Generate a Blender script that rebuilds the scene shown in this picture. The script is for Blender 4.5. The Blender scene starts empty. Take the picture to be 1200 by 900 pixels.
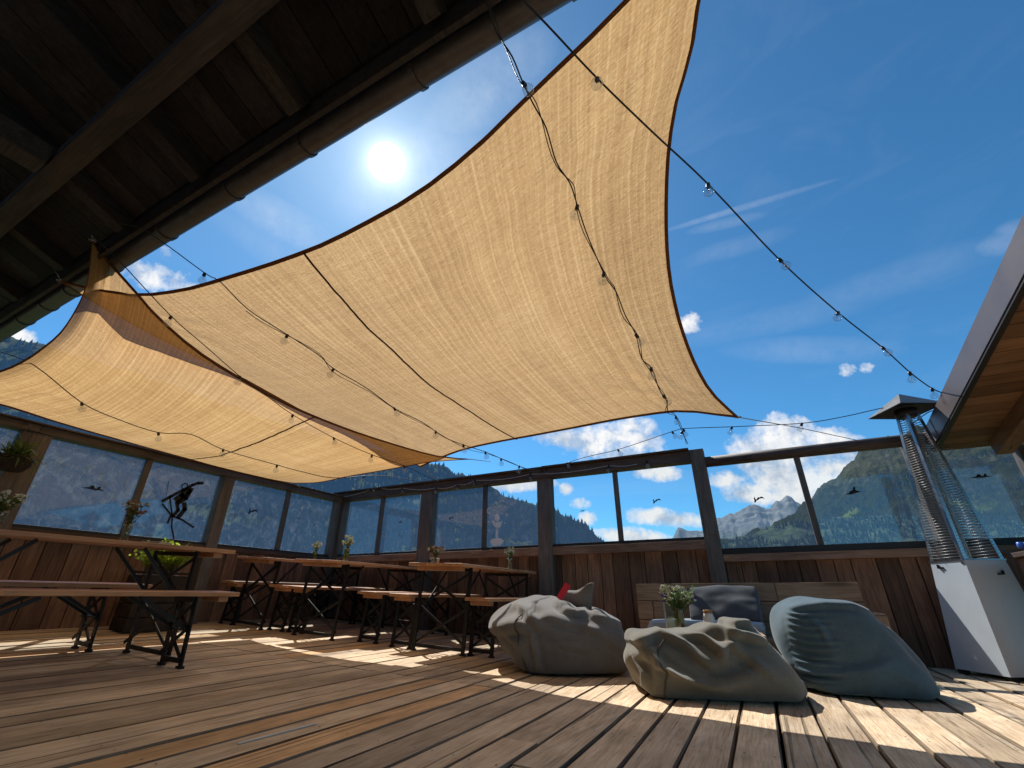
import bpy, bmesh, math, random
from mathutils import Vector, Matrix, noise

SAIL_A = {'top': [[-4.915,1.034,3.0],[-4.7353,1.1477,2.9515],[-4.5371,1.236,2.9029],[-4.3115,1.3214,2.8516],[-4.0853,1.3792,2.8147],[-3.8487,1.4165,2.7877],[-3.6262,1.4448,2.767],[-3.409,1.4628,2.7549],[-3.1816,1.4779,2.7447],[-2.9432,1.4941,2.7335],[-2.7121,1.5079,2.7243],[-2.4614,1.5188,2.7181],[-2.2457,1.5252,2.7156],[-2.0289,1.5236,2.7218],[-1.8046,1.5174,2.7329],[-1.5553,1.5076,2.7481],[-1.3147,1.4874,2.773],[-1.1072,1.4588,2.8047],[-0.8852,1.4191,2.8446],[-0.6632,1.3662,2.8917],[-0.4423,1.315,2.9345],[-0.2232,1.2641,2.9726],[-0.0022,1.2042,3.0131],[0.2122,1.131,3.0561],[0.419,1.042,3.1]],'right': [[0.419,1.042,3.1],[0.3719,1.1415,3.0524],[0.3169,1.2464,3.0015],[0.2632,1.3502,2.9499],[0.2199,1.4615,2.8925],[0.1648,1.5553,2.8436],[0.1049,1.6451,2.7952],[0.0546,1.7515,2.737],[0.0168,1.8489,2.6834],[-0.0166,1.9579,2.6237],[-0.0459,2.0688,2.5632],[-0.072,2.1791,2.5034],[-0.0944,2.293,2.442],[-0.1102,2.3986,2.3856],[-0.1205,2.5094,2.3275],[-0.1241,2.6188,2.2708],[-0.1246,2.7262,2.2156],[-0.119,2.8406,2.1571],[-0.1096,2.9514,2.1007],[-0.0947,3.066,2.0421],[-0.0741,3.1768,1.9851],[-0.0468,3.2861,1.9283],[-0.0041,3.3919,1.8697],[0.0613,3.5017,1.8044],[0.112,3.58,1.757]],'low': [[0.112,3.58,1.757],[-0.0312,3.6089,1.8119],[-0.1737,3.6365,1.8697],[-0.3336,3.6643,1.9133],[-0.4855,3.6882,1.9302],[-0.6575,3.7148,1.9429],[-0.8209,3.7405,1.9525],[-0.9785,3.7662,1.9579],[-1.1393,3.7918,1.9616],[-1.2992,3.8154,1.9657],[-1.4619,3.8378,1.9692],[-1.6248,3.861,1.9732],[-1.7853,3.8858,1.9788],[-1.9434,3.9115,1.986],[-2.103,3.9407,1.9932],[-2.2602,3.9725,1.9991],[-2.4179,4.0059,2.0046],[-2.5775,4.0478,2.0098],[-2.7306,4.1017,2.0146],[-2.8814,4.1667,2.0188],[-3.0307,4.2383,2.0231],[-3.1752,4.3108,2.0277],[-3.3383,4.3997,2.0341],[-3.4916,4.4881,2.0405],[-3.598,4.55,2.045]],'left': [[-3.598,4.55,2.045],[-3.6461,4.4234,2.078],[-3.7092,4.2568,2.1217],[-3.762,4.1151,2.1609],[-3.8171,3.9674,2.2014],[-3.8727,3.8221,2.2384],[-3.9321,3.6687,2.276],[-3.99,3.5221,2.3096],[-4.0522,3.3726,2.3368],[-4.1122,3.2299,2.3614],[-4.1687,3.0834,2.3977],[-4.2232,2.9332,2.4422],[-4.2752,2.7884,2.4864],[-4.3293,2.6368,2.5336],[-4.3806,2.4938,2.5773],[-4.4377,2.3461,2.6136],[-4.4967,2.201,2.6428],[-4.554,2.0538,2.6782],[-4.6089,1.9076,2.7174],[-4.6621,1.765,2.7567],[-4.7158,1.6184,2.7992],[-4.7688,1.47,2.8451],[-4.8235,1.3146,2.8949],[-4.8754,1.161,2.9486],[-4.915,1.034,3.0]]}
SAIL_B = {'right': [[-4.176,0.932,3.06],[-4.3437,1.0326,3.1162],[-4.4134,1.1367,3.1008],[-4.2824,1.223,2.9549],[-4.1773,1.3232,2.82],[-4.2225,1.4747,2.7596],[-4.2795,1.6537,2.7138],[-4.3141,1.8383,2.6643],[-4.3351,2.0272,2.6221],[-4.3492,2.2127,2.5922],[-4.3347,2.405,2.5534],[-4.2817,2.57,2.5008],[-4.2033,2.7368,2.4385],[-4.1199,2.9057,2.382],[-4.0412,3.0754,2.339],[-3.9579,3.2471,2.3013],[-3.8693,3.4055,2.2653],[-3.7665,3.5627,2.2273],[-3.6537,3.7039,2.1904],[-3.5173,3.8307,2.1472],[-3.3592,3.9369,2.0956],[-3.1927,4.0386,2.0443],[-3.0474,4.1425,2.0093],[-2.8923,4.3023,2.004],[-2.794,4.42,2.013]],'low': [[-2.794,4.42,2.013],[-2.8837,4.3948,2.0119],[-3.0132,4.3585,2.0104],[-3.1471,4.3214,2.0078],[-3.2662,4.29,2.0028],[-3.3731,4.2651,1.9925],[-3.4913,4.2385,1.9783],[-3.5965,4.2119,1.9656],[-3.7157,4.1815,1.9508],[-3.8399,4.1532,1.9368],[-3.9596,4.1327,1.9262],[-4.0754,4.1175,1.9187],[-4.1934,4.1066,1.9129],[-4.3175,4.1008,1.9077],[-4.4346,4.0994,1.9022],[-4.5471,4.0999,1.8949],[-4.6645,4.1043,1.8886],[-4.7901,4.1151,1.8868],[-4.9196,4.1333,1.8924],[-5.0376,4.1565,1.904],[-5.1703,4.187,1.9209],[-5.3063,4.2206,1.9404],[-5.4342,4.2534,1.9599],[-5.5426,4.2815,1.9766],[-5.62,4.301,1.988]],'out': [[-5.62,4.301,1.988],[-5.6307,4.1958,1.9802],[-5.6474,4.0175,1.9723],[-5.659,3.8786,1.9717],[-5.671,3.7311,1.9727],[-5.6837,3.5707,1.9747],[-5.6962,3.4114,1.9776],[-5.7076,3.2624,1.9812],[-5.719,3.1088,1.9866],[-5.7295,2.9623,1.9931],[-5.7396,2.8183,2.0],[-5.75,2.6719,2.0067],[-5.7609,2.5196,2.0135],[-5.7717,2.3677,2.0204],[-5.782,2.2213,2.0274],[-5.7921,2.0747,2.0353],[-5.8025,1.9203,2.0444],[-5.812,1.7762,2.0538],[-5.8209,1.6334,2.0645],[-5.8295,1.4784,2.0804],[-5.8376,1.3343,2.0944],[-5.8491,1.184,2.098],[-5.8637,1.0363,2.0897],[-5.8816,0.8843,2.0699],[-5.9,0.754,2.041]],'left': [[-5.9,0.754,2.041],[-5.8477,0.7887,2.0615],[-5.7723,0.8388,2.091],[-5.6886,0.8941,2.1237],[-5.6115,0.9439,2.1538],[-5.5336,0.9923,2.1837],[-5.4595,1.0357,2.2113],[-5.3921,1.0705,2.2378],[-5.3132,1.1024,2.2732],[-5.2371,1.1248,2.3107],[-5.161,1.143,2.3504],[-5.086,1.1553,2.3924],[-5.0096,1.1644,2.4369],[-4.9353,1.1723,2.4808],[-4.8546,1.1743,2.5317],[-4.7818,1.1677,2.5817],[-4.7064,1.1557,2.6361],[-4.6321,1.1406,2.6911],[-4.5627,1.1236,2.7433],[-4.4952,1.1028,2.7959],[-4.4318,1.0768,2.8473],[-4.3652,1.0437,2.9019],[-4.2929,1.0024,2.962],[-4.224,0.9609,3.0198],[-4.176,0.932,3.06]]}
CABLES = {'a': [[[-0.4644,0.9158,2.93],[-0.3751,1.0863,2.8958],[-0.2294,1.3848,2.8333],[-0.0343,1.6884,2.6889],[0.1948,2.1619,2.6812],[0.5456,2.8629,2.5346],[0.9125,3.5121,2.4106],[1.2474,4.0592,2.3135],[1.4786,4.4673,2.2357],[1.686,4.7938,2.1795],[1.8593,4.9998,2.1544]],[[-0.2294,1.3848,2.8333],[0.1858,2.1434,2.6815],[0.5352,2.8421,2.539],[0.9068,3.5021,2.4125],[1.2372,4.0425,2.3164],[1.4786,4.4673,2.2357],[1.686,4.7938,2.1795]]],'b': [[[-0.6001,0.9244,2.9998],[-0.613,1.0481,2.9718],[-0.5897,1.1662,2.954],[-0.5891,1.2831,2.9307],[-0.5683,1.3732,2.8554],[-0.549,1.497,2.8126],[-0.5597,1.6673,2.746],[-0.5283,1.7976,2.6971],[-0.5298,1.927,2.64],[-0.53,2.1222,2.5514],[-0.5048,2.3784,2.4275],[-0.4703,2.4848,2.3709],[-0.4601,2.6642,2.2863],[-0.4329,2.8199,2.2136],[-0.4461,3.0329,2.1284],[-0.3969,3.1295,2.0766],[-0.3941,3.3353,1.9996],[-0.3678,3.4781,1.9413],[-0.3805,3.6041,1.9014],[-0.4361,4.7256,2.278],[-0.4258,5.0838,2.2088],[-0.411,5.4,2.1492]],[[-0.5875,1.2898,2.9251],[-0.5297,1.9227,2.6419],[-0.5079,2.3472,2.4426],[-0.433,2.8217,2.2129],[-0.401,3.1215,2.081],[-0.3788,3.4179,1.9659],[-0.4352,4.7576,2.2718],[-0.4255,5.0919,2.2072]]],'c': [[[-3.714,0.8953,2.9999],[-3.6276,1.0416,3.0241],[-3.5186,1.4649,2.8907],[-3.2428,1.4667,2.7092],[-3.2486,1.7224,2.6191],[-3.1571,1.9901,2.5349],[-3.0642,2.3029,2.4484],[-3.0664,2.5013,2.3979],[-2.9285,2.7993,2.2972],[-2.8765,3.1541,2.2105],[-2.7493,3.4386,2.1413],[-2.6799,3.7295,2.0636],[-2.5287,3.919,2.0022],[-2.6052,4.5147,2.0977],[-2.459,4.9099,2.0418],[-2.3491,5.1827,2.0172],[-2.2378,5.4002,2.0327]],[[-3.5186,1.4649,2.8907],[-3.1421,2.0405,2.521],[-3.0664,2.5013,2.3979],[-2.8783,3.142,2.2135],[-2.7067,3.6172,2.0936],[-2.5433,3.9007,2.0082],[-2.6006,4.4784,2.0919],[-2.5236,4.7354,2.0665],[-2.413,5.0242,2.0315]]],'d': [[[-4.0219,0.897,3.0002],[-4.0347,1.0961,2.9269],[-4.0792,1.5698,2.7107],[-4.0972,1.9086,2.5961],[-4.111,2.2871,2.4638],[-4.1096,2.5855,2.3839],[-4.1071,2.9471,2.2882],[-3.9832,3.4298,2.1569],[-3.7194,3.7904,2.0187],[-3.5157,4.1374,1.9471],[-3.8826,5.4001,2.0404]],[[-4.0794,1.5746,2.7091],[-4.111,2.2983,2.4608],[-4.1071,2.9471,2.2882],[-3.9832,3.4298,2.1569],[-3.7194,3.7904,2.0187],[-3.5174,4.1346,1.9477]]],'e': [[[-5.9007,0.9925,2.6106],[-5.8596,1.1079,2.5697],[-5.2048,1.2062,2.3201],[-5.2834,1.6335,2.1472],[-5.2994,1.9604,2.0928],[-5.252,2.3015,2.0598],[-5.0594,2.5108,2.0767],[-5.0131,2.8583,1.998],[-4.8032,3.397,1.9305],[-4.6534,3.6461,1.8892],[-4.4783,3.9804,1.8706],[-4.5706,4.8479,2.1062],[-4.333,5.4499,2.1223]],[[-5.2834,1.6335,2.1472],[-5.2523,2.2993,2.06],[-5.0135,2.8547,1.9988],[-4.8041,3.3948,1.9308],[-4.537,4.532,2.0204]]],'f': [[[-2.2088,5.4201,2.0569],[-1.6551,5.364,2.1344],[-1.1823,5.3249,2.1715],[-0.523,5.2506,2.2768],[-0.3705,5.2406,2.2809],[0.1015,5.2351,2.224],[0.7322,5.2218,2.1557],[1.0989,5.1996,2.1601],[1.4455,5.1714,2.1872],[1.7295,5.1594,2.1737],[1.8706,5.1502,2.1777]],[[-2.2088,5.4201,2.0569],[-1.8613,5.3849,2.1056],[-1.2168,5.3278,2.1688],[-0.5481,5.2534,2.2728],[-0.4182,5.2437,2.2796],[0.0837,5.2353,2.2261],[0.7318,5.2219,2.1557]]],'g': [[[1.8706,5.1502,2.1777],[1.9101,4.8964,2.2008],[1.9881,4.3665,2.2524],[2.0414,4.0164,2.2826],[2.1585,3.8929,2.37]],[[1.915,4.8633,2.204],[1.9881,4.3665,2.2524]]],'h': [[[1.5911,5.3001,2.0146],[1.8083,5.2428,2.1214],[1.9727,5.2842,1.9725],[2.3152,5.3097,1.7828]],[[1.8224,5.2464,2.1087],[2.2714,5.3064,1.8071]]]}
ROPES = {'ra2': [[0.112,3.58,1.757],[0.603,4.6,1.928],[1.185,5.43,1.967]],'ra3': [[-3.598,4.55,2.045],[-3.911,5.44,2.052]],'rbr': [[-2.794,4.42,2.013],[-3.054,5.42,2.265]],'rbc': [[-5.62,4.301,1.988],[-5.85,4.6,2.0]]}
BEAM_BULBS = [[-5.901,5.42,2.008],[-5.113,5.42,2.101],[-4.592,5.42,2.037],[-3.952,5.42,1.976],[-3.581,5.42,1.989],[-3.296,5.42,2.022],[-2.433,5.42,2.013],[-1.363,5.42,2.003],[-0.904,5.42,2.001]]
CLOUDS = [[[-0.2516,0.9173,0.3086],[10.1254,2.9761,-0.591],[-3.2262,5.5233,-19.0497],1],[[-0.1665,0.9351,0.3129],[13.2531,2.7469,-1.1576],[-3.9789,6.547,-21.6824],1],[[-0.3296,0.8891,0.3175],[14.6865,5.6163,-0.4816],[-6.261,11.5958,-38.9755],1],[[-0.2082,0.9389,0.2742],[13.6584,3.2898,-0.8953],[-5.5335,8.4285,-33.0587],1],[[0.1043,0.9601,0.2594],[16.332,-1.0742,-2.5923],[-3.7511,5.0812,-17.2997],1],[[0.0512,0.9677,0.2467],[16.2822,-0.3098,-2.1669],[-4.3568,5.5048,-20.6927],1],[[0.1679,0.9551,0.2442],[18.4981,-2.4285,-3.2174],[-5.7484,7.5409,-25.5364],1],[[0.1699,0.9654,0.1981],[16.5729,-2.4328,-2.3607],[-4.6043,4.8699,-19.7855],1],[[0.0912,0.9757,0.1993],[12.1159,-0.8377,-1.443],[-5.576,5.6989,-25.3428],1],[[0.0199,0.9831,0.1819],[20.0136,-0.0675,-1.8276],[-8.8247,8.0829,-42.7268],1],[[0.1123,0.9816,0.1547],[16.4957,-1.6351,-1.6042],[-9.0774,7.2833,-39.6134],1],[[-0.8273,0.2682,0.4935],[9.2504,14.8317,7.4467],[-13.5624,17.1879,-32.075],1],[[-0.8341,0.2412,0.496],[19.5307,32.3219,17.1257],[-16.1822,19.7857,-36.8393],1],[[-0.8015,0.2687,0.5343],[39.9653,58.1661,30.708],[-20.5007,24.6098,-43.1318],0.8],[[-0.8024,0.3275,0.4989],[17.6017,25.5327,11.5536],[-27.5633,37.1128,-68.6965],1],[[-0.0239,0.8597,0.5103],[42.2675,6.2709,-8.5877],[-9.2938,23.706,-40.3697],0.75],[[0.2198,0.9035,0.368],[65.3585,-8.255,-18.77],[-12.1264,26.8618,-58.714],0.6],[[0.2439,0.8996,0.3623],[62.3167,-9.3726,-18.6792],[-13.6736,30.4913,-66.502],0.58],[[-0.1506,0.9597,0.2373],[16.9377,2.9595,-1.2192],[-9.4062,12.0763,-54.8058],1],[[-0.0164,0.977,0.2125],[27.0534,1.0256,-2.6237],[-9.5603,10.3184,-48.1695],1],[[-0.2087,0.9717,0.1103],[13.1451,2.8628,-0.3464],[-6.593,4.2181,-49.6308],1],[[-0.2582,0.9592,0.1148],[21.4065,5.8183,-0.4601],[-6.8268,5.2126,-58.9063],1],[[-0.1489,0.978,0.1461],[11.0574,1.7572,-0.495],[-9.2865,7.3364,-58.5559],0.85],[[-0.2915,0.9448,0.1493],[38.3471,11.9707,-0.8869],[-7.1949,7.8071,-63.446],0.8],[[-0.4365,0.8717,0.2228],[9.6512,4.8255,0.0263],[-5.9631,12.2515,-59.6269],1],[[-0.3306,0.9199,0.211],[56.9759,20.7861,-1.3484],[-9.4092,14.4287,-77.6495],0.75],[[-0.0148,0.9832,0.1817],[73.1109,2.2295,-6.0985],[-10.6604,9.7702,-53.7336],0.75],[[-0.305,0.9351,0.1807],[40.4887,13.4041,-1.031],[-9.4204,12.2975,-79.5574],0.66],[[-0.9174,0.1885,0.3506],[18.6109,49.603,22.0365],[-19.846,31.1436,-68.6761],1],[[0.1069,0.7433,0.6604],[7.9369,0.2371,-1.5515],[-3.2947,119.3608,-133.804],0.42],[[0.0772,0.7576,0.6481],[16.5457,1.4089,-3.6191],[-8.6987,68.8859,-79.4918],0.3],[[-0.276,0.4406,0.8542],[7.7938,0.9164,2.0454],[3.0409,19.2243,-8.9325],0.54],[[-0.4618,0.4655,0.755],[6.6052,1.4778,3.1289],[0.9191,14.41,-8.3219],0.52],[[-0.6739,0.37,0.6395],[4.1483,9.5182,-1.135],[-19.7943,4.5433,-23.4894],0.5],[[0.4169,0.7765,0.4726],[36.1329,-16.2605,-5.1559],[5.0317,32.2764,-57.4702],0.42],[[0.4308,0.7619,0.4837],[45.6758,-34.5486,13.7365],[21.3918,34.003,-72.6139],0.4],[[0.1003,0.8718,0.4795],[6.3053,-0.504,-0.4023],[-0.2974,20.7983,-37.7563],0.2],[[0.2938,0.8256,0.4817],[6.633,-2.3435,-0.0291],[4.334,18.206,-33.8476],0.16],[[0.1589,0.8941,0.4188],[7.8397,-0.158,-2.6372],[-9.9345,20.0212,-38.969],0.3],[[0.0837,0.7875,0.6105],[11.4062,-0.1343,-1.3903],[0.3617,37.7233,-48.71],0.22],[[-0.6987,0.402,0.5918],[2.8427,8.0861,-2.1372],[-23.9883,1.777,-29.5307],0.25]]
SUN = [-0.4876,0.4264,0.7619]
BAG_DATA = {
'bag1': [
-272,-8,-42,12,-43,20,-40,27,-56,36,-48,50,-44,31,-45,27,-45,40,-20,26,-5,14,-35,54,-63,37,-63,61,-84,61,-62,52,-39,43,-18,34,-4,22,4,15,9,15,67,-41,-42,-30,-18,-38,-4,-8,
-20,23,14,15,-43,-30,-27,-2,25,40,41,17,42,83,-41,-46,-39,-14,-49,-24,-10,-11,31,45,-28,-44,-41,-25,15,40,47,35,25,35,105,-44,-54,-37,-26,-47,15,-48,-22,31,45,-44,-38,-49,
-12,9,54,55,26,37,32,112,-48,-45,-47,-25,-46,10,-51,-30,30,46,-37,-49,-51,-17,25,58,54,30,40,34,120,-44,-55,-43,-33,-37,-6,-44,-38,33,41,-42,-58,-55,2,25,60,56,35,42,35,
126,-48,-46,-49,-31,-18,-43,-43,-33,48,12,-45,-46,-58,-2,27,69,52,32,49,41,129,-40,-59,-43,-40,-16,-41,-49,-32,53,-24,-25,-48,-59,5,26,73,64,32,44,39,145,-55,-48,-46,-37,
-20,-53,-39,-39,47,2,-51,-49,-65,20,27,62,69,43,42,41,146,-44,-53,-56,-34,-13,-56,-49,-41,33,25,-58,-59,-63,42,4,70,62,49,46,42,149,-47,-48,-53,-37,-19,-53,-54,-20,54,-39,
-43,-41,-57,22,-4,69,77,52,39,54,155,-49,-47,-62,-33,-20,-62,-49,-25,59,-11,-40,-67,-57,5,0,66,72,52,52,48,165,-44,-55,-55,-37,-20,-53,-58,-24,60,1,-54,-46,-79,-13,6,63,80,
55,48,54,169,-41,-64,-43,-47,-16,-56,-59,-20,55,11,-66,-39,-70,-25,-8,63,79,70,48,53,172,-45,-49,-56,-40,-23,-62,-11,-51,33,26,-55,-42,-70,-33,-10,44,80,80,55,43,194,-44,
-61,-50,-50,-22,-54,9,-52,49,-11,-58,-34,-62,-47,-17,29,87,79,62,50,199,-52,-53,-56,-50,-24,-31,15,-49,52,-39,-36,-46,-55,-42,-22,12,70,81,62,57,204,-48,-58,-56,-48,-14,13,
-47,-15,53,-62,1,-54,-44,-31,-10,-6,24,62,65,60,205,-43,-44,-52,-40,-7,-12,6,-26,31,-39,-3,-49,-26,-16,-1,-14,1,16,41,63,220,-38,-55,-34,-2,-12,5,-13,-21,16,-16,-24,-37,-8,
-13,-1,-7,-5,-8,12,35,778,11,38,-27,49,-39,36,-55,42,-46,34,-49,24,-40,28,-40,43,-40,39,-50,29,-30,22,-31,14,-28,14,-26,16,-19,9,-20,0,-3,6,-20,-8,-3,-21,-6,-11,-18,182,
56,37,9,-4,-9,-35,-15,3,-2,-16,-14,-23,-17,-19,-10,-14,-15,-35,-20,-26,171,49,55,40,6,-5,-44,-17,2,-2,-17,-27,-22,-25,-33,-21,-22,-10,-26,-23,-22,165,47,56,62,35,-3,-35,
-24,-2,-14,-13,-29,-33,-37,-39,-12,-30,-24,-30,-17,-25,170,43,58,77,59,14,-39,-16,-9,-28,-11,-36,-40,-48,-52,-11,-17,-39,-29,-19,-28,171,43,63,63,77,32,-7,-43,-1,-24,-26,-40,
-47,-56,-47,-19,-27,-29,-36,-17,-30,166,53,57,64,77,42,12,-32,-16,-46,-9,-45,-51,-63,-46,-10,-42,-32,-23,-28,-31,174,49,52,69,78,43,12,-10,-42,-28,-16,-49,-51,-63,-51,-18,
-35,-29,-26,-29,-22,157,59,55,71,70,48,-9,16,-30,-26,-42,-44,-46,-64,-46,-20,-38,-37,-22,-32,-21,164,58,50,71,72,42,19,-16,-14,-34,-38,-49,-44,-56,-51,-15,-41,-40,-31,-21,
-31,173,43,56,70,85,39,1,10,-23,-31,-37,-48,-52,-51,-49,-26,-41,-32,-26,-30,-26,164,47,53,72,81,51,-5,11,-23,-28,-33,-52,-51,-46,-56,-26,-39,-32,-32,-30,-25,162,51,59,66,80,
47,17,-5,-22,-31,-38,-51,-49,-46,-53,-28,-45,-24,-33,-32,-30,174,41,59,71,70,57,10,-1,-24,-24,-38,-46,-58,-43,-53,-31,-41,-36,-21,-38,-29,166,47,59,71,88,43,-20,15,-47,-9,
-15,-50,-54,-50,-54,-32,-34,-33,-28,-27,-32,170,46,61,68,80,50,0,-45,-15,-46,21,-48,-53,-40,-60,-21,-53,-26,-35,-24,-29,163,53,51,75,77,52,-10,-25,-45,-47,30,-41,-40,-54,-48,
-30,-43,-27,-40,-27,-28,165,47,66,63,68,35,-6,-29,-48,-34,33,-44,-42,-47,-18,-47,-37,-35,-29,-34,-27,170,48,55,64,34,9,6,-31,-43,1,-15,-19,-15,-11,-44,-49,-45,-22,-38,-29,
-20,163,44,53,34,6,5,1,-15,-28,-21,-8,-13,-19,11,-30,-33,-41,-19,-37,-38,-25,-378,34,4,33,3,29,4,17,13,18,7,19,9,13,19,6,16,3,27,-6,26,5,23,-4,28,-8,35,-12,45,-19,45,
-19,49,-19,47,-19,58,-24,-527,38,29,37,44,25,25,41,27,31,24,27,28,30,23,35,31,21,39,-571,35,38,40,39,35,27,38,29,32,20,28,29,31,24,29,32,24,44,-587,38,44,42,39,32,32,
30,30,38,26,35,27,26,31,18,38,25,32,-584,43,30,52,35,38,35,43,30,23,30,22,32,25,21,36,27,19,25,-579,48,50,39,35,29,41,29,41,21,31,36,19,31,25,20,23,12,23,-560,39,57,
39,35,39,31,41,23,34,23,31,24,22,24,19,6,31,29,-562,51,44,45,37,38,35,33,33,31,19,23,32,28,0,38,25,25,32,-560,51,37,38,41,40,35,22,37,20,31,25,29,27,27,17,25,16,38,
-546,41,42,43,33,42,22,39,23,32,27,25,25,14,25,26,11,27,33,-541,45,47,46,36,27,39,33,22,35,21,22,22,25,24,13,28,15,31,-539,55,39,42,41,31,44,24,31,22,20,26,24,24,16,
22,23,11,34,-531,47,49,43,41,36,33,24,21,18,26,22,24,23,14,26,18,26,33,-519,48,39,49,35,36,28,19,29,29,25,15,26,8,23,26,18,27,27,-517,47,53,44,40,35,24,28,31,19,25,18,
14,23,17,26,18,23,24,-507,52,46,37,33,38,31,23,27,26,27,21,11,28,17,28,17,23,19,-496,40,45,37,29,36,31,25,29,18,28,18,29,20,17,17,25,28,16,-479,41,43,38,28,34,23,14,
23,26,24,21,22,15,30,15,26,23,24,-451,35,35,37,29,19,26,16,27,24,20,18,16,17,25,21,23,14,30,-413,30,30,30,33,21,23,22,14,10,23,11,24,16,21,17,19,23,25,-357,35,4,32,8,
23,4,22,6,21,12,16,15,5,15,9,22,4,17,0,30,-8,33,-8,32,-8,38,-5,36,-18,49,-27,59,-30,69,-38,73,-36,-550,41,46,27,47,29,30,34,27,27,32,40,23,30,34,35,41,45,40,-666,52,
47,44,40,31,39,29,40,33,30,27,35,32,39,37,51,37,64,-718,55,42,43,43,37,39,36,30,38,33,29,40,32,38,40,45,46,55,-720,52,41,53,37,37,37,37,29,36,37,36,42,22,36,37,46,48,
59,-719,52,41,45,40,36,32,40,35,34,22,36,37,32,45,36,49,57,56,-747,49,43,48,40,47,32,34,31,34,37,25,38,43,39,37,42,56,53,-743,64,41,38,40,36,39,28,38,33,35,28,33,41,
37,46,41,50,52,-718,38,43,47,31,41,35,33,29,38,37,42,30,42,36,43,31,52,53,-718,31,48,44,42,37,35,39,32,38,34,38,28,43,39,30,45,41,56,-733,54,44,51,39,40,34,40,40,25,
34,38,36,39,37,40,37,51,40,-727,49,53,43,41,46,33,36,38,35,28,36,33,40,41,34,51,48,48,-750,55,59,45,39,40,36,39,40,29,33,35,39,33,37,34,47,44,59,-749,57,52,49,48,27,
47,31,39,27,38,32,35,42,32,39,43,41,50,-732,60,45,48,46,27,44,39,28,35,35,32,34,41,32,37,38,41,46,-711,59,45,48,36,37,41,36,27,39,36,28,30,36,36,30,33,35,39,-674,49,
50,47,41,34,34,41,30,38,27,28,36,32,33,42,15,34,34,-657,57,47,43,42,35,35,37,38,31,30,30,18,42,31,23,31,36,27,-620,47,45,36,45,37,36,41,19,34,33,33,21,26,29,35,16,31,
19,-559,42,36,41,46,38,22,39,32,16,35,28,30,11,24,28,27,18,27,-319,-2,1,-3,1,-1,4,-3,-3,0,3,3,4,-6,-4,3,-3,4,-1,38,-1,-3,-6,8,1,-1,0,-4,9,-4,-6,4,-6,7,0,-4,7,2,
29,0,-6,3,0,3,2,-9,6,-3,2,3,-7,0,7,-3,2,-2,2,23,6,-5,-1,5,1,-5,1,6,-2,-2,-1,4,-2,-2,-1,-1,2,4,26,-4,1,-1,0,6,-3,-8,7,-1,4,-2,-1,-3,1,0,-2,0,5,21,3,-3,0,3,-2,
2,1,-3,4,1,-3,5,-10,2,3,-2,5,-3,28,-10,2,7,-4,-3,8,-2,0,-1,-2,-8,11,1,-7,-1,0,1,3,24,-1,1,-3,3,3,-4,4,-7,-1,9,-4,0,1,0,-5,4,3,-5,24,-2,3,-5,4,1,-5,10,-8,1,0,
-3,5,-1,-2,-1,0,2,0,20,2,-3,5,-5,5,-4,2,-4,9,-1,-4,-1,-1,3,1,-6,3,-2,25,8,-11,6,1,-6,2,1,-4,1,4,-2,1,5,-6,0,1,1,0,23,-6,3,2,4,-7,2,1,-1,-2,1,1,1,-6,6,-1,0,
-5,3,20,9,-10,5,1,3,-7,4,-1,0,-3,10,-7,-2,1,-2,4,-3,-3,27,5,-5,2,-2,2,2,2,-4,-4,4,-4,0,7,-4,1,-4,1,4,26,-1,2,-7,1,-2,2,4,-3,-3,10,-7,1,1,1,4,-8,-1,1,37,-8,-1,
4,-1,3,-1,-1,-4,0,3,3,-2,-1,-4,1,10,-11,5,30,-5,-3,4,-3,-1,8,-9,7,0,4,-4,-3,1,3,-2,2,-2,0,28,4,0,-2,0,-3,6,-2,4,-3,-6,7,-4,1,-2,5,-6,8,0,30,3,-2,4,-2,-1,-5,7,
1,-1,4,-2,-3,-3,1,4,-3,3,-1,-568,-6,-12,-8,-5,-15,-3,-1,-5,-10,-2,-7,-8,-10,-6,-8,-8,-8,-3,163,-8,-15,-12,0,-6,-3,-1,-16,-6,-2,-2,-4,-10,-13,4,-17,2,-5,141,-5,-17,-1,
-4,-10,-4,-2,-5,-11,0,-11,1,-9,-10,-3,-6,-5,-7,142,-16,-1,-18,4,-11,0,-7,-3,-5,-1,-14,6,-9,-1,-6,1,-15,-13,134,-9,-13,1,-7,-8,-3,3,-14,-1,-1,3,-9,-2,-7,-7,4,-15,-1,
109,-11,-9,0,0,-10,-1,1,-12,8,-2,-12,2,-7,-3,-6,-1,-5,-2,91,-4,-13,4,2,-14,10,-4,-4,-5,-4,-5,1,-10,1,-1,-5,-4,-11,84,4,-12,3,-5,2,-4,-2,-3,1,-5,-3,10,-16,-1,-7,1,0,
-13,79,-4,-5,-5,-3,0,-1,2,-4,2,-3,-4,-9,4,-2,3,-3,-15,0,66,-5,1,-5,4,0,-7,6,-8,-2,2,-1,-13,7,-1,-8,-4,0,-1,53,2,-1,-1,3,-4,-4,3,-4,-7,3,2,-7,-2,-3,0,-1,0,-7,50,
-5,-3,12,-8,5,3,-3,-3,-3,5,-12,3,0,-4,-6,8,-3,-9,42,-2,2,-4,10,-6,1,-3,-4,7,-7,-2,-1,-2,6,-12,1,-11,9,37,2,0,-3,8,-4,-5,-1,3,3,-1,-8,4,-6,-5,8,-5,-3,-8,36,9,0,4,
-7,7,0,-7,-6,8,-10,4,0,9,-7,-7,3,-8,-2,28,3,13,-16,6,5,-5,-5,3,6,-8,8,-4,-9,4,0,-8,-1,6,24,7,-3,9,-9,-4,10,-4,6,-3,-2,1,-3,1,2,-6,-6,2,-5,27,8,-6,-2,12,-1,0,3,
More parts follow.
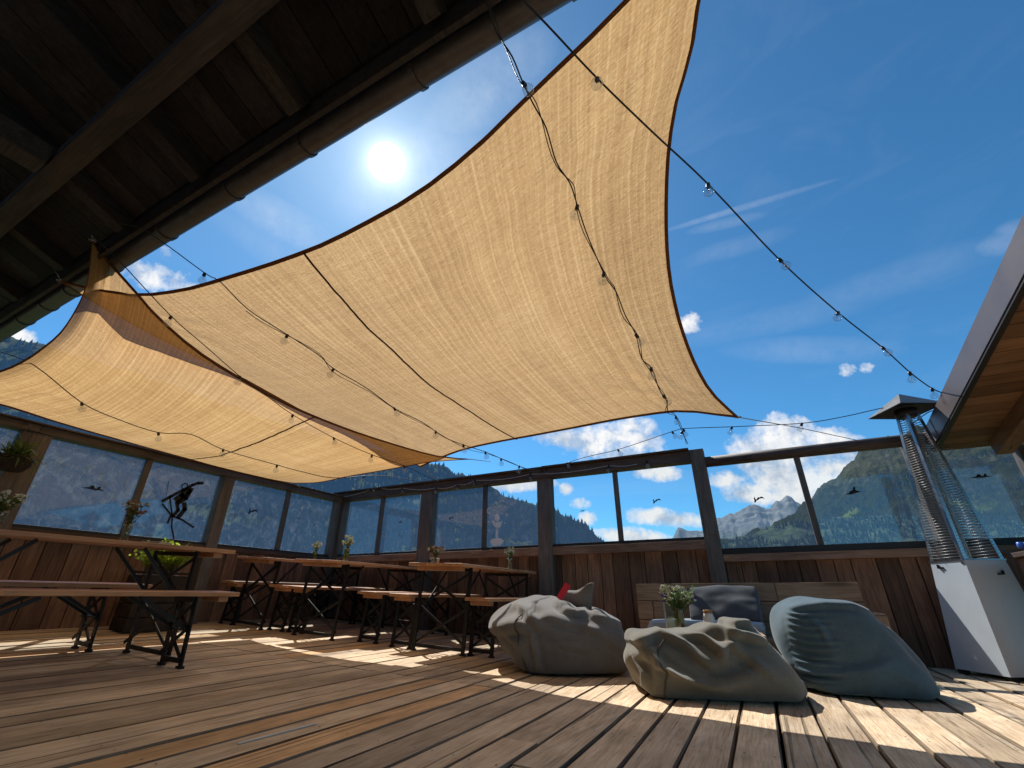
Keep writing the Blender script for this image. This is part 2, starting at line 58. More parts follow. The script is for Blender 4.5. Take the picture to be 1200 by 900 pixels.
-7,-3,3,-5,7,4,-12,2,0,1,2,14,1,5,5,-3,5,3,-7,0,2,-1,0,2,-3,0,-2,1,2,-8,-271,30,-35,-33,7,-32,15,-25,2,-18,29,8,23,-17,-12,-26,-15,-22,65,-42,64,-36,16,-1,-37,13,
-18,-21,-9,-24,20,-17,37,-21,64,-31,68,-32,61,-28,59,-34,71,-30,-27,-25,-7,-28,30,-36,-15,40,-6,12,-29,-42,-17,7,39,33,38,20,22,53,-21,-29,-23,-16,-21,-6,-29,11,28,11,3,
-31,-44,-10,10,41,25,35,21,29,45,-21,-26,-18,-15,-18,-5,-25,4,21,18,-19,-32,-32,-8,17,41,35,13,25,29,42,-19,-18,-19,-13,-8,-13,-24,3,24,22,-22,-29,-46,0,15,46,25,13,22,
18,52,-15,-16,-21,-9,-2,-13,-17,-4,14,35,-34,-34,-26,-3,18,29,27,17,13,22,42,-16,-6,-17,0,-9,-9,-19,-7,17,28,-29,-28,-30,4,16,30,16,12,8,14,48,-8,-9,-5,-11,4,-15,-18,-4,
18,6,-7,-26,-30,4,18,16,20,5,8,10,45,-4,-5,-1,1,-7,-4,-25,4,21,-2,-16,-17,-23,7,10,16,16,-5,13,4,39,-5,6,3,1,-2,-13,-8,-4,4,18,-26,-7,-23,14,9,14,5,-7,1,-1,41,0,16,
-4,4,5,-13,-9,-3,8,-10,3,-19,-5,15,4,11,-1,-6,-5,-3,29,13,10,2,10,4,1,-9,-3,-4,-7,-6,-9,7,10,-2,6,7,-16,-11,-9,32,16,14,8,15,8,-2,2,-11,-6,-11,-4,-6,13,11,6,-2,-5,
-18,-22,-3,27,9,19,25,7,12,-4,-1,5,-6,-11,-3,-7,11,18,10,-10,-13,-26,-25,-12,21,29,13,25,14,11,6,-11,17,-1,-21,9,-8,18,24,2,-16,-25,-25,-23,-30,25,21,30,29,17,14,5,-17,
24,-19,11,6,-9,25,8,19,-13,-38,-32,-36,-29,9,28,38,28,35,9,9,-22,23,-9,15,-20,11,20,22,8,-5,-43,-34,-41,-39,-4,42,38,40,35,16,-17,3,6,1,18,-32,17,16,26,0,-7,-23,-38,
-43,-47,-5,38,43,42,25,8,4,-39,35,8,6,-14,17,18,8,-38,10,-8,-19,-36,-51,-26,52,47,34,10,15,-37,15,14,31,-14,7,29,-2,-8,-30,-30,17,-3,-24,-43,-627,34,-38,-16,1,-4,7,-8,
11,-8,-16,-14,43,-32,41,-24,-7,-25,7,-10,23,-5,35,-15,42,-15,33,-12,-13,-5,25,-2,30,-29,28,-28,43,-30,44,-32,44,-22,-10,-36,-34,-9,-18,6,32,8,-18,-36,6,38,27,16,-18,30,
12,6,18,7,17,-21,-37,-31,-23,-6,0,25,9,-36,-11,5,20,30,0,4,27,25,12,0,15,13,-20,-25,-30,-29,-17,8,28,2,-37,-4,8,2,17,19,22,18,17,15,1,14,10,-2,-28,-21,-30,-25,-7,39,
-26,-12,14,-5,6,14,21,16,15,16,12,6,6,9,0,-19,-15,-29,-18,-17,4,26,-24,3,5,8,11,17,17,6,17,3,16,-3,10,5,-11,-12,-18,-21,-8,-2,-9,4,11,-3,12,2,14,22,-5,16,3,12,1,9,
3,-8,-13,-7,-11,-1,-6,-6,6,0,3,4,8,10,6,0,7,9,4,2,1,17,-2,-8,-8,-6,-3,-3,4,2,-1,-3,2,8,6,7,-3,6,2,-8,6,-1,22,1,4,3,-9,4,0,-8,4,3,-8,10,1,-3,6,-5,0,-2,-1,-4,0,
29,1,6,4,14,-2,0,-2,1,-6,1,3,-3,-6,-6,2,-5,-4,-3,-5,-8,37,7,11,15,5,11,4,-5,-5,7,-4,-2,-7,-6,-2,-11,-6,-14,-3,-2,-7,39,14,13,15,19,12,-2,4,-12,8,1,-8,-4,-15,-12,
-8,-11,-13,-13,-10,-5,51,16,17,24,23,18,13,-7,-7,3,-5,1,-12,-21,-20,-8,-19,-1,-29,-4,-15,58,16,26,32,31,24,2,12,-22,10,-8,-5,-5,-25,-30,-18,-17,-17,-15,-13,-14,60,30,26,
37,35,36,2,-10,5,-14,9,-1,-17,-31,-25,-22,-27,-25,-12,-23,-9,67,25,42,36,54,27,15,-7,-6,-20,10,-1,-18,-40,-27,-18,-33,-23,-25,-16,-17,76,29,50,42,51,24,22,-10,-30,-4,23,
-4,-16,-43,-15,-34,-31,-36,-30,-16,-19,81,40,47,48,37,9,42,-4,-28,15,-23,-47,31,-21,-9,-33,-45,-31,-28,-28,-29,99,45,54,30,17,38,42,-8,-13,-11,-42,-38,-4,23,4,-26,-41,-33,
-37,-34,-25,-543,46,-44,40,-45,46,-48,43,-41,43,-47,49,-41,38,-43,49,-49,50,-49,44,-43,49,-50,41,-38,41,-45,44,-39,40,-36,38,-34,35,-31,35,-31,34,-78,-10,-1,-6,1,-10,3,6,
9,0,-3,4,6,10,4,11,3,2,13,-57,-12,-8,-4,-6,4,3,1,8,3,15,3,5,8,4,14,7,7,-9,-55,-9,-5,2,-9,0,13,-10,24,1,-8,-14,9,12,12,20,-9,5,17,-12,-14,-26,-8,16,7,-5,-13,-10,
-22,-1,9,14,12,15,1,12,24,29,-38,-14,-6,-12,-8,-25,-14,-8,-4,21,-8,7,5,10,13,19,31,31,-21,-53,-13,-12,-15,-18,-5,5,8,11,10,8,15,16,5,0,20,17,4,11,-103,-12,-5,-1,14,15,
4,11,5,1,14,3,6,9,8,-12,-1,2,12,-39,-1,-10,-3,-4,16,1,14,12,13,6,6,7,8,-1,-3,-13,-20,7,4,-32,18,-9,-25,20,16,9,1,-1,-4,-3,6,16,-13,-4,2,4,8,-40,7,-23,1,27,4,-5,
-7,-9,0,1,19,2,16,-6,28,3,3,7,-95,-4,30,-6,1,-10,-7,-6,5,13,18,-3,9,8,20,15,20,12,5,-118,-8,0,-11,-3,-6,7,13,19,16,17,10,7,6,20,17,10,0,19,-178,-4,19,-9,2,12,16,
11,17,8,9,18,8,26,11,-1,23,10,-8,-162,-6,-3,14,7,9,7,11,12,7,13,13,25,6,15,5,11,28,11,-168,4,11,1,12,-2,7,13,5,2,16,6,16,6,6,17,13,8,27,-128,2,10,0,0,0,0,2,5,7,
10,13,4,10,13,20,0,23,1,-83,8,2,0,8,-8,11,-15,13,4,11,7,2,4,6,12,16,9,9,-60,-4,-4,6,5,-5,12,-10,9,3,10,8,7,5,4,9,3,8,7,-53,2,3,6,-11,7,3,10,1,-5,10,7,7,7,0,
11,7,0,16,522,-49,45,-46,47,-48,44,-40,43,-49,50,-47,52,-50,42,-45,47,-45,49,-52,52,-54,53,-48,46,-45,48,-44,40,-51,48,-41,49,-51,52,-51,44,-43,94,2,2,-3,-2,0,7,-3,0,2,
-1,-4,1,-1,1,3,1,-6,5,27,10,-4,-5,2,2,0,1,-4,7,5,-10,0,0,1,3,-4,-3,0,17,3,4,-8,0,8,-5,-2,0,-2,4,-2,2,0,-1,-1,0,2,5,0,-16,28,-7,22,12,-11,4,13,-10,5,7,-1,4,-6,
5,-5,1,7,-73,13,22,18,17,19,10,5,8,2,-9,5,6,2,3,1,-2,-4,0,-78,22,13,10,9,-5,7,9,14,15,20,6,4,0,-1,-6,-8,-12,-17,-84,-1,17,18,18,25,20,15,13,13,0,-4,-5,-5,-10,-7,
-7,-11,-16,-38,1,15,27,19,16,11,6,-2,-12,-9,-11,-11,-5,-13,-5,-3,-5,-11,-8,35,23,12,8,5,5,-13,-8,-7,-7,-6,-3,-8,-1,-30,-20,-17,-7,71,21,-4,14,2,1,1,0,-5,-2,-2,-2,-5,
-8,-11,-19,-24,-12,-39,79,9,15,-3,-6,-5,-3,-1,-2,5,-7,5,2,0,2,-7,-17,-21,-25,56,0,-8,-8,-4,-5,1,-3,-3,-1,6,-9,-1,4,6,5,0,-15,-19,20,-7,-6,-4,-5,0,-2,-1,10,-7,-5,13,
-15,-1,-2,3,10,7,-23,15,-13,2,6,11,-5,-9,-8,-7,0,0,13,-14,5,-9,14,-16,15,-14,5,18,10,7,-5,6,-8,-7,-14,-13,7,-10,11,-16,-9,21,-10,-16,-11,62,8,5,0,0,-5,-10,-9,6,-12,
-21,14,3,-8,-10,-15,-22,-11,-16,91,6,-1,-10,16,0,-1,-1,-18,0,-11,-10,-23,-5,-8,-24,-6,-12,-19,99,11,0,-14,14,1,-4,-8,-21,-7,-6,-7,-27,-7,-11,-16,-7,-15,-17,110,-1,14,-3,
2,-15,-10,-9,-16,-11,-8,-9,-10,-9,-11,-9,-13,-9,-6,-467,35,27,30,33,14,27,22,23,25,23,25,16,19,28,33,26,33,35,-474,28,34,25,26,28,28,22,19,21,26,22,27,14,26,30,28,34,
39,-483,36,34,27,26,26,22,23,23,22,27,13,25,23,26,31,33,27,37,-478,35,34,27,24,25,19,26,23,22,24,22,23,26,24,28,22,36,34,-478,42,23,28,31,26,28,15,30,19,20,20,22,29,
23,30,26,31,40,-480,35,37,20,31,25,19,31,15,23,22,24,20,26,26,23,32,25,42,-479,34,34,34,28,23,27,20,18,24,19,29,19,20,21,34,32,31,29,-477,42,34,28,25,25,18,26,19,26,
22,22,22,25,29,18,31,34,34,-484,40,35,24,33,30,16,22,24,15,24,26,19,31,25,26,31,26,42,-485,38,30,25,34,28,22,17,25,26,17,23,20,26,32,25,21,38,33,-480,34,40,23,30,23,
25,20,27,20,26,25,18,23,24,29,29,28,33,-474,36,32,30,23,26,20,24,29,16,25,19,24,24,22,28,33,33,29,-472,32,31,31,25,28,25,24,17,27,26,16,22,23,28,21,35,29,41,-484,37,
34,30,28,19,28,24,19,20,23,20,28,29,12,33,30,30,39,-478,31,40,22,31,21,19,21,27,21,27,20,22,21,31,24,27,33,34,-475,37,28,30,28,27,23,27,17,21,23,24,16,25,31,28,30,24,
37,-470,28,36,23,30,26,31,12,26,17,30,13,29,17,33,20,37,30,27,-469,35,27,31,33,19,25,28,19,13,30,22,23,19,28,30,21,37,35,-476,37,34,23,20,36,22,18,28,19,30,21,16,26,
21,29,27,40,28,-486,34,25,24,29,23,30,19,25,28,23,30,29,24,40,37,37,51,54,-557,26,24,27,29,21,32,29,13,34,25,26,30,21,37,41,43,52,56,-559,20,30,28,21,25,31,16,28,32,
27,19,33,38,20,44,40,54,57,-570,27,31,25,25,30,26,26,23,21,27,31,28,29,42,30,39,50,58,-566,26,26,32,30,23,20,31,23,27,25,24,29,36,32,31,42,47,56,-558,26,33,31,21,23,
26,23,30,18,30,26,27,31,32,33,50,48,44,-550,31,22,33,24,26,23,21,23,32,24,20,39,27,28,35,38,43,47,-529,18,31,30,30,17,30,24,17,32,22,29,26,22,33,30,35,47,51,-518,21,
27,15,44,18,21,29,22,23,26,18,25,34,27,34,33,37,56,-511,32,20,32,20,20,28,31,13,27,22,22,25,24,32,33,28,43,45,-490,24,30,28,21,20,30,17,23,25,24,10,29,26,28,31,33,40,
38,-473,26,34,11,29,19,24,19,30,17,15,23,25,31,25,26,38,31,48,-470,28,28,23,21,18,27,19,18,25,15,29,20,20,32,31,23,40,44,-443,16,29,21,23,13,20,26,22,18,14,22,24,28,
27,22,38,26,40,-429,19,25,26,16,26,11,31,16,24,16,17,23,30,16,33,18,32,41,-416,27,18,17,33,14,23,15,25,11,23,18,20,21,21,26,29,32,38,-403,23,22,17,24,18,13,20,26,13,
19,19,24,22,14,19,34,31,33,-386,18,19,25,24,19,15,14,20,17,17,19,24,13,24,20,30,26,33,-379,28,20,24,17,24,9,13,19,19,20,14,19,18,21,19,24,30,37,18,-3,7,7,10,25,16,18,
9,33,10,13,20,21,10,-15,18,-9,19,14,9,24,8,21,13,-34,-5,6,18,3,50,-14,53,-8,14,6,-23,0,45,-27,52,-17,-419,3,13,27,47,17,35,34,45,-15,46,41,-9,-29,45,50,33,-19,19,35,
29,-449,1,13,21,42,12,42,40,43,37,-18,47,-11,-16,48,57,27,-21,38,33,22,-459,3,11,19,39,24,41,16,53,32,-19,35,31,-30,55,56,20,-14,43,29,21,-462,0,7,22,38,28,48,-3,45,42,
-7,34,12,-16,62,54,12,-7,48,29,17,-466,-1,8,18,35,44,46,-24,45,43,16,1,3,14,70,55,-1,5,56,22,19,-479,1,10,18,38,42,39,-27,43,26,51,21,-24,16,68,59,-4,8,49,27,22,-480,
-1,8,17,36,45,34,-31,43,15,50,55,-38,20,74,49,1,14,48,25,16,-480,1,4,19,35,41,29,-28,43,23,64,31,-28,20,66,64,-4,15,51,24,17,-486,-1,6,15,36,46,1,-14,42,43,53,-4,10,
22,61,65,2,14,49,31,7,-486,2,7,11,34,48,9,-16,62,-5,43,35,53,-41,71,66,16,11,44,34,10,-493,0,8,11,34,45,-8,10,52,8,60,54,-24,-21,81,64,30,8,44,31,11,-496,-2,7,12,29,
50,3,6,55,20,53,42,-44,-4,72,73,37,11,33,34,8,-497,1,6,11,26,48,21,4,53,26,62,9,-53,9,73,70,53,13,25,39,7,-503,2,2,13,30,45,1,56,19,53,50,-13,-60,21,70,77,57,25,16,
26,25,-515,3,0,16,27,41,24,58,19,12,65,-23,-62,37,64,77,63,34,18,21,26,-521,0,5,12,25,45,52,50,16,-3,51,-49,-38,47,59,74,67,42,28,9,31,-517,-5,6,6,30,50,54,35,47,-7,
18,-61,-18,47,52,64,67,54,33,9,23,-508,2,3,15,35,51,54,35,3,43,-34,-56,0,47,51,49,57,64,50,32,4,-505,4,6,28,46,54,18,48,-36,37,-32,-38,16,46,45,44,33,57,59,51,30,-507,
-9,6,29,11,36,16,33,21,31,11,7,16,12,24,10,2,-4,30,3,28,-6,10,-18,18,-17,38,-23,46,-19,35,-26,38,-17,41,-7,28,-11,13,5,-21,5,-433,0,15,40,60,56,26,37,33,30,30,5,12,
28,25,-13,22,26,13,-18,7,-435,-2,7,22,50,67,30,49,32,45,41,24,2,33,22,-13,-5,38,-15,1,10,-439,2,0,4,38,63,44,62,34,50,49,39,18,23,9,-37,27,14,-15,22,8,-456,1,5,-5,23,
55,54,61,56,51,47,42,32,18,1,-41,27,-9,13,23,4,-457,0,1,2,13,50,71,49,61,59,53,42,30,13,5,-49,25,-7,18,21,-6,-452,2,2,2,12,44,68,63,66,48,56,41,34,14,1,-47,6,21,4,
24,-5,-452,0,0,-2,13,43,73,66,56,56,56,40,35,20,-10,-50,15,20,11,8,14,-467,2,-3,3,10,45,69,68,66,58,52,34,33,27,-13,-49,14,14,7,26,-5,-459,3,-1,0,11,44,68,72,67,54,
51,39,35,26,-19,-43,10,15,16,16,-4,-456,-2,3,-1,8,41,75,72,64,56,47,37,36,32,-19,-48,15,15,21,-4,15,-463,-1,1,-1,12,39,73,71,67,57,42,40,33,38,-26,-42,24,13,12,-3,18,
-470,0,-3,4,10,39,73,74,62,59,50,37,31,40,-37,-32,17,20,0,17,3,-460,-2,1,1,8,35,72,78,63,55,55,38,21,45,-17,-46,15,14,13,4,8,-464,2,-3,3,8,35,79,65,55,65,57,32,29,
45,-13,-45,22,15,-2,15,1,-466,1,5,-4,10,39,68,59,69,43,62,42,30,44,0,-46,12,21,-3,9,15,-477,0,-1,1,12,39,70,71,51,42,52,41,46,9,42,-49,9,23,-2,9,7,-471,1,0,7,13,48,
63,59,31,50,46,36,47,5,60,-39,16,19,-7,11,9,-472,0,2,6,34,56,44,50,19,54,47,8,32,51,41,9,-25,29,-1,9,12,-476,1,7,26,46,41,20,54,40,39,-3,30,40,30,43,30,-20,25,16,1,
10,-469,-7,8,-10,3,-5,4,-3,5,-2,5,-2,-3,-2,2,-2,4,-5,6,-7,4,0,0,-2,10,-8,5,-5,9,-11,17,-15,16,-15,19,-18,22,-23,35,-10,-7,-2,-2,-4,5,-2,4,1,5,5,5,6,-1,7,10,5,11,
-3,-3,-9,-6,1,-4,0,5,5,5,8,3,3,13,1,12,0,14,2,-5,0,-12,-4,-2,2,6,8,4,7,5,-8,8,8,7,3,3,3,19,-27,5,1,3,-6,6,2,12,-4,-11,14,2,15,0,5,0,8,2,-2,-4,4,-2,6,-6,-13,
0,9,9,7,4,10,2,5,5,-3,-5,-7,0,-38,-3,5,6,13,16,11,8,8,5,-1,-3,-5,-2,-27,-6,12,28,6,-57,5,17,17,8,1,2,-4,-4,-13,-11,-1,-2,-4,24,12,-4,5,8,-34,-17,34,-19,-7,0,0,-2,
-2,3,-2,2,7,8,13,17,9,14,9,-55,9,5,-8,8,0,-7,1,4,-4,-1,-7,11,11,-5,15,24,14,7,-49,24,-15,1,7,3,-3,-9,-10,-3,3,10,7,7,-1,-2,-5,27,6,-27,9,16,8,-7,-1,-24,-1,3,8,0,
8,6,4,3,-5,-10,-7,8,25,9,-31,4,2,1,3,8,-5,2,7,-3,-6,15,-8,-9,1,7,0,-4,11,15,-3,3,-2,5,2,2,1,-1,-3,2,-1,-3,0,-3,0,7,3,19,3,6,0,3,-1,2,0,-3,2,-7,3,-3,0,-4,-6,
5,-4,24,0,-5,10,0,10,8,-4,-1,4,-1,3,-4,-3,0,-1,-2,-9,2,-23,26,5,10,6,9,8,3,2,0,1,3,-2,-5,-7,-3,0,-8,1,-29,-6,7,6,8,9,13,14,-8,-4,-1,4,7,11,5,-3,-6,0,-5,-41,8,
14,-1,4,15,-3,15,-3,3,-14,-8,9,4,15,-9,7,0,-2,-24,10,-1,5,12,8,-3,-1,-12,13,-11,-9,-4,14,7,-7,-8,9,-6,-450,1,6,-6,4,-3,1,0,1,0,-1,-1,5,-7,3,-1,0,1,3,-4,4,-5,0,2,
0,0,-1,-2,2,-1,5,-1,2,-2,4,-6,-2,5,6,0,-1,4,-4,-1,5,-4,2,-5,7,-3,-2,4,-2,-1,1,1,1,24,-5,2,4,-3,3,0,-5,2,0,2,3,2,-9,5,-2,1,1,-2,49,-7,8,-2,-4,3,-1,2,1,-6,3,2,
0,-1,5,-5,1,1,-5,59,1,-1,-1,-12,-6,10,-8,-13,8,0,-12,-19,-19,27,-17,23,9,-10,86,5,3,-8,-7,-8,-14,-12,-13,-14,-25,-16,-8,24,-4,3,10,14,18,67,-19,-16,-12,-16,-18,-10,-11,
-14,-10,-4,5,10,11,13,15,23,15,17,-29,-9,-16,-19,-15,-8,-3,1,3,14,8,14,11,10,15,14,15,18,19,-48,-50,-22,-9,2,8,9,9,8,3,2,6,9,3,11,13,27,11,35,-112,-31,7,12,13,5,7,
9,5,7,8,8,2,13,1,14,2,14,18,-124,18,8,15,10,9,5,10,12,5,6,3,8,8,9,2,8,11,13,-117,12,18,6,4,1,7,5,7,2,7,20,11,15,10,5,10,7,8,-111,13,1,3,2,5,3,9,7,7,15,-3,16,
11,16,20,18,2,12,-127,5,5,3,9,3,8,6,20,1,4,10,13,3,13,11,20,27,5,-116,1,8,5,6,8,5,4,15,-1,8,14,2,17,-1,20,9,25,3,-104,8,4,5,10,7,7,4,8,4,14,7,4,6,7,11,9,6,
-27,-38,6,6,8,7,6,10,3,3,10,6,8,3,0,6,2,-22,-7,-4,3,12,6,2,12,6,5,4,8,0,6,-3,-15,-1,10,-13,9,-9,-4,12,19,5,2,10,9,-4,-2,-13,-3,0,10,-14,1,-10,7,-18,-1,-12,57,12,
5,12,-5,-3,-18,6,-1,-13,4,-10,9,-14,-7,3,-4,-18,-4,-491,0,-1,1,-2,7,-6,2,1,-5,2,3,-2,1,0,-2,-1,3,-4,2,1,2,-1,0,4,-4,-2,2,3,-3,-2,1,3,-2,-2,0,0,1,0,1,1,3,-5,-2,
5,-5,0,4,0,-6,1,-1,5,-5,6,2,-2,-4,1,1,-1,3,-1,1,1,0,-4,0,3,-1,0,0,-3,1,3,-2,-2,0,0,0,1,2,-1,-3,0,2,3,-6,4,-1,2,-4,2,0,1,-3,-1,5,-3,2,1,-2,3,1,0,-3,-1,-1,0,
0,1,5,0,-6,2,-4,4,1,-1,-1,0,2,-3,-1,7,-4,-2,5,-3,1,-1,3,0,-4,-1,5,-4,2,1,-2,-1,2,-1,-3,2,5,-6,1,0,-1,1,2,1,-1,-1,2,-3,-1,5,0,-5,2,0,-2,1,0,5,-3,1,0,-6,5,1,
-3,3,0,-2,-1,4,-4,0,0,1,3,-1,-2,1,-1,-1,-3,4,4,-6,-1,5,-1,-1,2,-4,4,1,-1,-3,1,0,-1,2,-2,0,0,2,2,-3,2,-1,1,-2,3,-5,-2,4,-1,-1,-1,5,-1,1,-3,2,-3,6,-6,2,-3,2,2,
-2,1,-1,-1,4,-6,3,3,-4,2,0,-2,0,0,1,5,-5,1,0,1,-2,0,0,4,-2,-3,0,1,1,-2,2,0,2,-4,0,0,1,0,-1,-1,7,-5,2,2,-2,-1,-3,1,2,1,1,-1,-3,1,0,1,-2,3,-4,3,3,-1,-1,0,1,
-2,-1,1,-2,0,3,0,-1,-2,1,5,-2,1,-1,-1,-2,-2,2,5,-7,1,2,4,-4,1,0,1,-1,1,-1,-2,2,2,-4,1,1,-6,7,-3,1,2,1,-1,3,-3,-5,4,-3,3,-2,1,-2,1,2,-1,0,-1,-3,4,-2,454,13,1,
6,15,0,2,0,4,11,4,-2,4,11,-1,0,10,0,-9,-69,18,1,16,-2,2,6,7,7,-1,2,4,12,-4,3,8,8,-5,5,-81,11,20,7,-8,8,2,12,4,2,-2,10,-3,6,9,7,-4,1,21,-97,17,13,-7,13,-4,13,
-4,4,3,12,-4,5,9,4,12,-3,12,2,-85,11,-8,10,7,13,-6,4,4,4,11,3,6,-3,10,-1,14,7,9,-93,-8,15,7,3,14,-5,3,5,11,-2,2,10,5,-1,8,2,9,14,-109,11,16,2,5,14,-6,10,5,7,1,
-4,6,10,-2,4,5,20,-12,-94,22,8,-1,14,-4,11,-2,5,11,-6,5,7,-1,5,5,17,2,-15,-78,21,-5,12,3,8,5,-3,3,12,-5,9,-2,8,13,9,-5,-5,2,-67,10,-9,9,10,-3,5,5,9,-4,6,0,16,5,
4,-4,-2,3,9,-84,21,5,-4,4,10,-1,12,-6,3,3,13,-3,1,2,3,5,14,-9,-81,13,10,12,7,-6,5,9,-3,0,14,-2,-3,3,6,13,2,3,1,-78,5,15,-2,10,5,4,3,-6,16,-2,-4,3,10,5,-5,1,6,
0,-70,20,-5,6,2,10,-3,4,3,16,2,4,3,-12,5,6,-1,15,4,-83,17,1,12,3,-3,10,5,5,-13,6,7,-5,11,3,-3,11,-3,8,-61,-4,12,-2,4,13,-7,3,2,8,-4,0,11,-3,1,15,-7,2,1,-62,7,7,
15,6,-9,10,5,0,0,-6,9,-3,2,10,-6,8,-2,4,-61,15,9,-4,3,13,-7,8,-8,3,9,-5,1,9,-3,4,-1,11,3,-66,9,4,3,4,2,10,-6,5,9,-7,0,10,-6,3,2,12,-5,2],
'bag2': [
-293,-7,-44,-1,-51,-4,-53,33,-66,68,-58,72,-37,53,-26,67,-47,2,-45,42,-61,30,-54,48,-25,27,-47,65,-54,47,-65,44,-30,34,-4,17,-3,25,4,1,24,15,57,-46,-50,-63,-59,-20,26,28,
46,-27,-32,-33,31,-22,-10,26,26,29,3,44,40,64,-47,-47,-71,-65,-28,6,22,40,11,-42,-45,11,20,-37,21,38,30,33,45,32,70,-39,-52,-56,-79,-46,16,-8,37,17,-37,-44,55,-35,-32,31,
53,15,58,34,39,74,-43,-55,-59,-76,-39,-30,27,11,19,-29,-32,65,-40,-29,19,63,24,50,45,38,70,-40,-51,-69,-68,-49,-25,-6,30,13,-42,-6,60,-20,-40,19,71,10,56,49,39,66,-39,-53,
-58,-76,-49,-1,-46,14,15,-46,22,64,-20,-41,15,74,12,66,46,39,64,-42,-52,-61,-70,-62,3,-43,-22,24,-46,48,58,-20,-25,6,80,22,47,48,40,72,-49,-51,-59,-72,-55,-6,-28,-58,27,
-43,66,51,-1,-21,-11,79,17,53,48,40,72,-47,-50,-58,-83,-50,-34,-10,-61,-9,23,51,36,4,-38,7,90,22,48,44,42,74,-47,-50,-62,-79,-58,-13,-49,-43,-4,34,37,3,32,-47,20,95,25,
54,41,37,76,-47,-55,-58,-76,-66,-10,-40,-50,-3,32,45,-6,15,-48,44,80,24,59,47,37,73,-43,-54,-64,-77,-64,-8,-46,-39,-4,39,30,16,-40,-23,58,83,30,46,52,34,72,-43,-48,-65,
-77,-70,-14,-26,-49,2,35,43,-32,-31,-5,56,94,25,50,53,31,74,-40,-54,-60,-81,-73,-23,-39,-22,11,39,44,-14,-60,-13,55,99,30,46,45,42,67,-47,-45,-67,-75,-78,-20,7,-40,15,16,
59,-15,-66,-29,60,89,39,47,49,33,67,-41,-51,-66,-77,-66,-15,-2,3,24,-46,37,41,-68,-40,52,78,39,48,50,39,63,-45,-57,-56,-77,-28,-9,15,-2,-19,-15,45,-19,-14,-13,20,47,24,57,
48,34,67,-44,-54,-58,-37,2,13,-6,-9,-15,-30,2,4,18,-15,4,4,31,42,47,40,56,-46,-42,-32,-8,11,11,-13,-22,-22,-13,9,5,-1,-2,1,1,12,27,29,39,552,3,43,1,50,-2,54,-30,68,
-63,45,-72,54,-63,56,-76,56,-74,37,-59,45,-41,35,-38,21,-48,18,-37,29,-54,50,-36,26,-28,7,-25,3,-20,2,-18,21,-23,92,36,52,65,72,31,-20,-20,-29,-28,-37,-46,-7,-11,-35,-37,
14,0,-39,-11,-9,55,42,48,65,76,99,13,-23,-42,-41,-50,-52,-6,-36,-33,-33,-27,17,-55,14,-32,57,45,49,64,78,114,69,-47,-64,-27,-64,-35,-19,-42,-50,-44,6,-20,-52,25,-47,61,37,
56,60,83,112,80,-26,-52,-41,-66,-23,-32,-48,-50,-52,7,-40,-42,30,-51,59,41,52,58,86,112,89,-51,-11,-45,-62,-55,-14,-40,-52,-46,-10,-58,-30,30,-51,54,44,46,68,82,113,93,-19,
-32,-66,-54,-27,-52,-22,-55,-29,-47,-51,-21,32,-56,50,51,47,65,84,109,97,-5,-47,-53,-51,-60,-29,-13,-51,-44,-56,-53,-15,28,-49,45,45,46,73,84,102,103,-5,-70,-52,-50,-35,-10,
-31,-51,-57,-51,-47,-13,23,-54,51,45,53,62,79,111,116,-51,-34,-23,-52,-53,-16,-34,-62,-57,-42,-49,-6,25,-58,44,44,58,58,87,108,120,-23,-34,-47,-48,-57,-22,-47,-62,-42,-50,
-57,20,-3,-47,47,45,51,61,82,114,110,-26,-13,-46,-51,-53,-27,-55,-61,-55,-29,-58,5,19,-54,42,38,55,69,76,113,124,-5,-51,-38,-44,-49,-55,-61,-52,-36,-38,-56,0,19,-52,48,38,
51,63,83,114,124,-1,-45,-56,-41,-54,-56,-66,-27,-54,-34,-62,5,22,-53,46,39,52,66,88,99,135,0,-50,-51,-59,-45,-67,-56,-26,-48,-40,-56,15,14,-59,48,43,53,60,87,109,103,-2,
-32,-54,-56,-60,-58,-26,-45,-36,-47,-58,-9,34,-58,51,42,53,62,83,92,29,-14,-10,-33,-40,-50,-22,-38,-33,-32,-55,-53,-19,37,-48,49,40,57,69,64,37,-14,6,-16,-24,-22,-30,-29,
-34,-23,-20,-43,-43,-22,44,-47,47,50,46,59,30,5,-13,10,-18,-24,-15,-30,-15,-22,2,-19,-38,-35,-32,49,-45,62,41,42,38,1,6,-10,-12,-12,-17,-21,-18,-19,3,-4,-18,16,-10,-27,-17,
-25,-447,43,4,28,0,23,10,21,10,15,8,13,6,18,9,10,14,5,15,8,17,3,25,-8,32,-13,38,-14,39,-22,51,-30,54,-20,59,-25,61,-42,-497,40,37,41,30,29,31,26,30,24,27,32,21,31,27,
37,36,36,47,-611,50,41,35,39,34,30,33,27,27,27,34,32,28,30,37,38,42,49,-632,49,47,37,35,26,33,35,24,30,28,30,30,34,30,36,41,38,51,-608,28,42,44,28,30,29,13,45,21,37,
31,22,34,30,28,45,43,33,-577,26,51,31,12,33,26,24,34,35,30,33,25,37,17,38,43,36,47,-594,49,31,19,27,25,40,26,35,25,30,32,30,16,32,35,27,47,38,-566,37,22,30,38,36,28,
37,28,25,19,16,35,19,31,42,19,41,41,-566,38,43,36,32,28,28,25,26,32,21,23,32,17,41,20,25,46,47,-571,45,43,32,32,28,26,21,33,23,29,25,27,36,16,40,32,34,41,-553,42,30,
37,19,29,31,22,27,25,21,32,36,18,29,32,36,40,42,-564,34,44,25,26,28,30,26,39,13,27,36,24,26,26,30,28,41,40,-525,23,26,32,30,31,22,28,29,22,33,25,28,17,34,29,29,39,24,
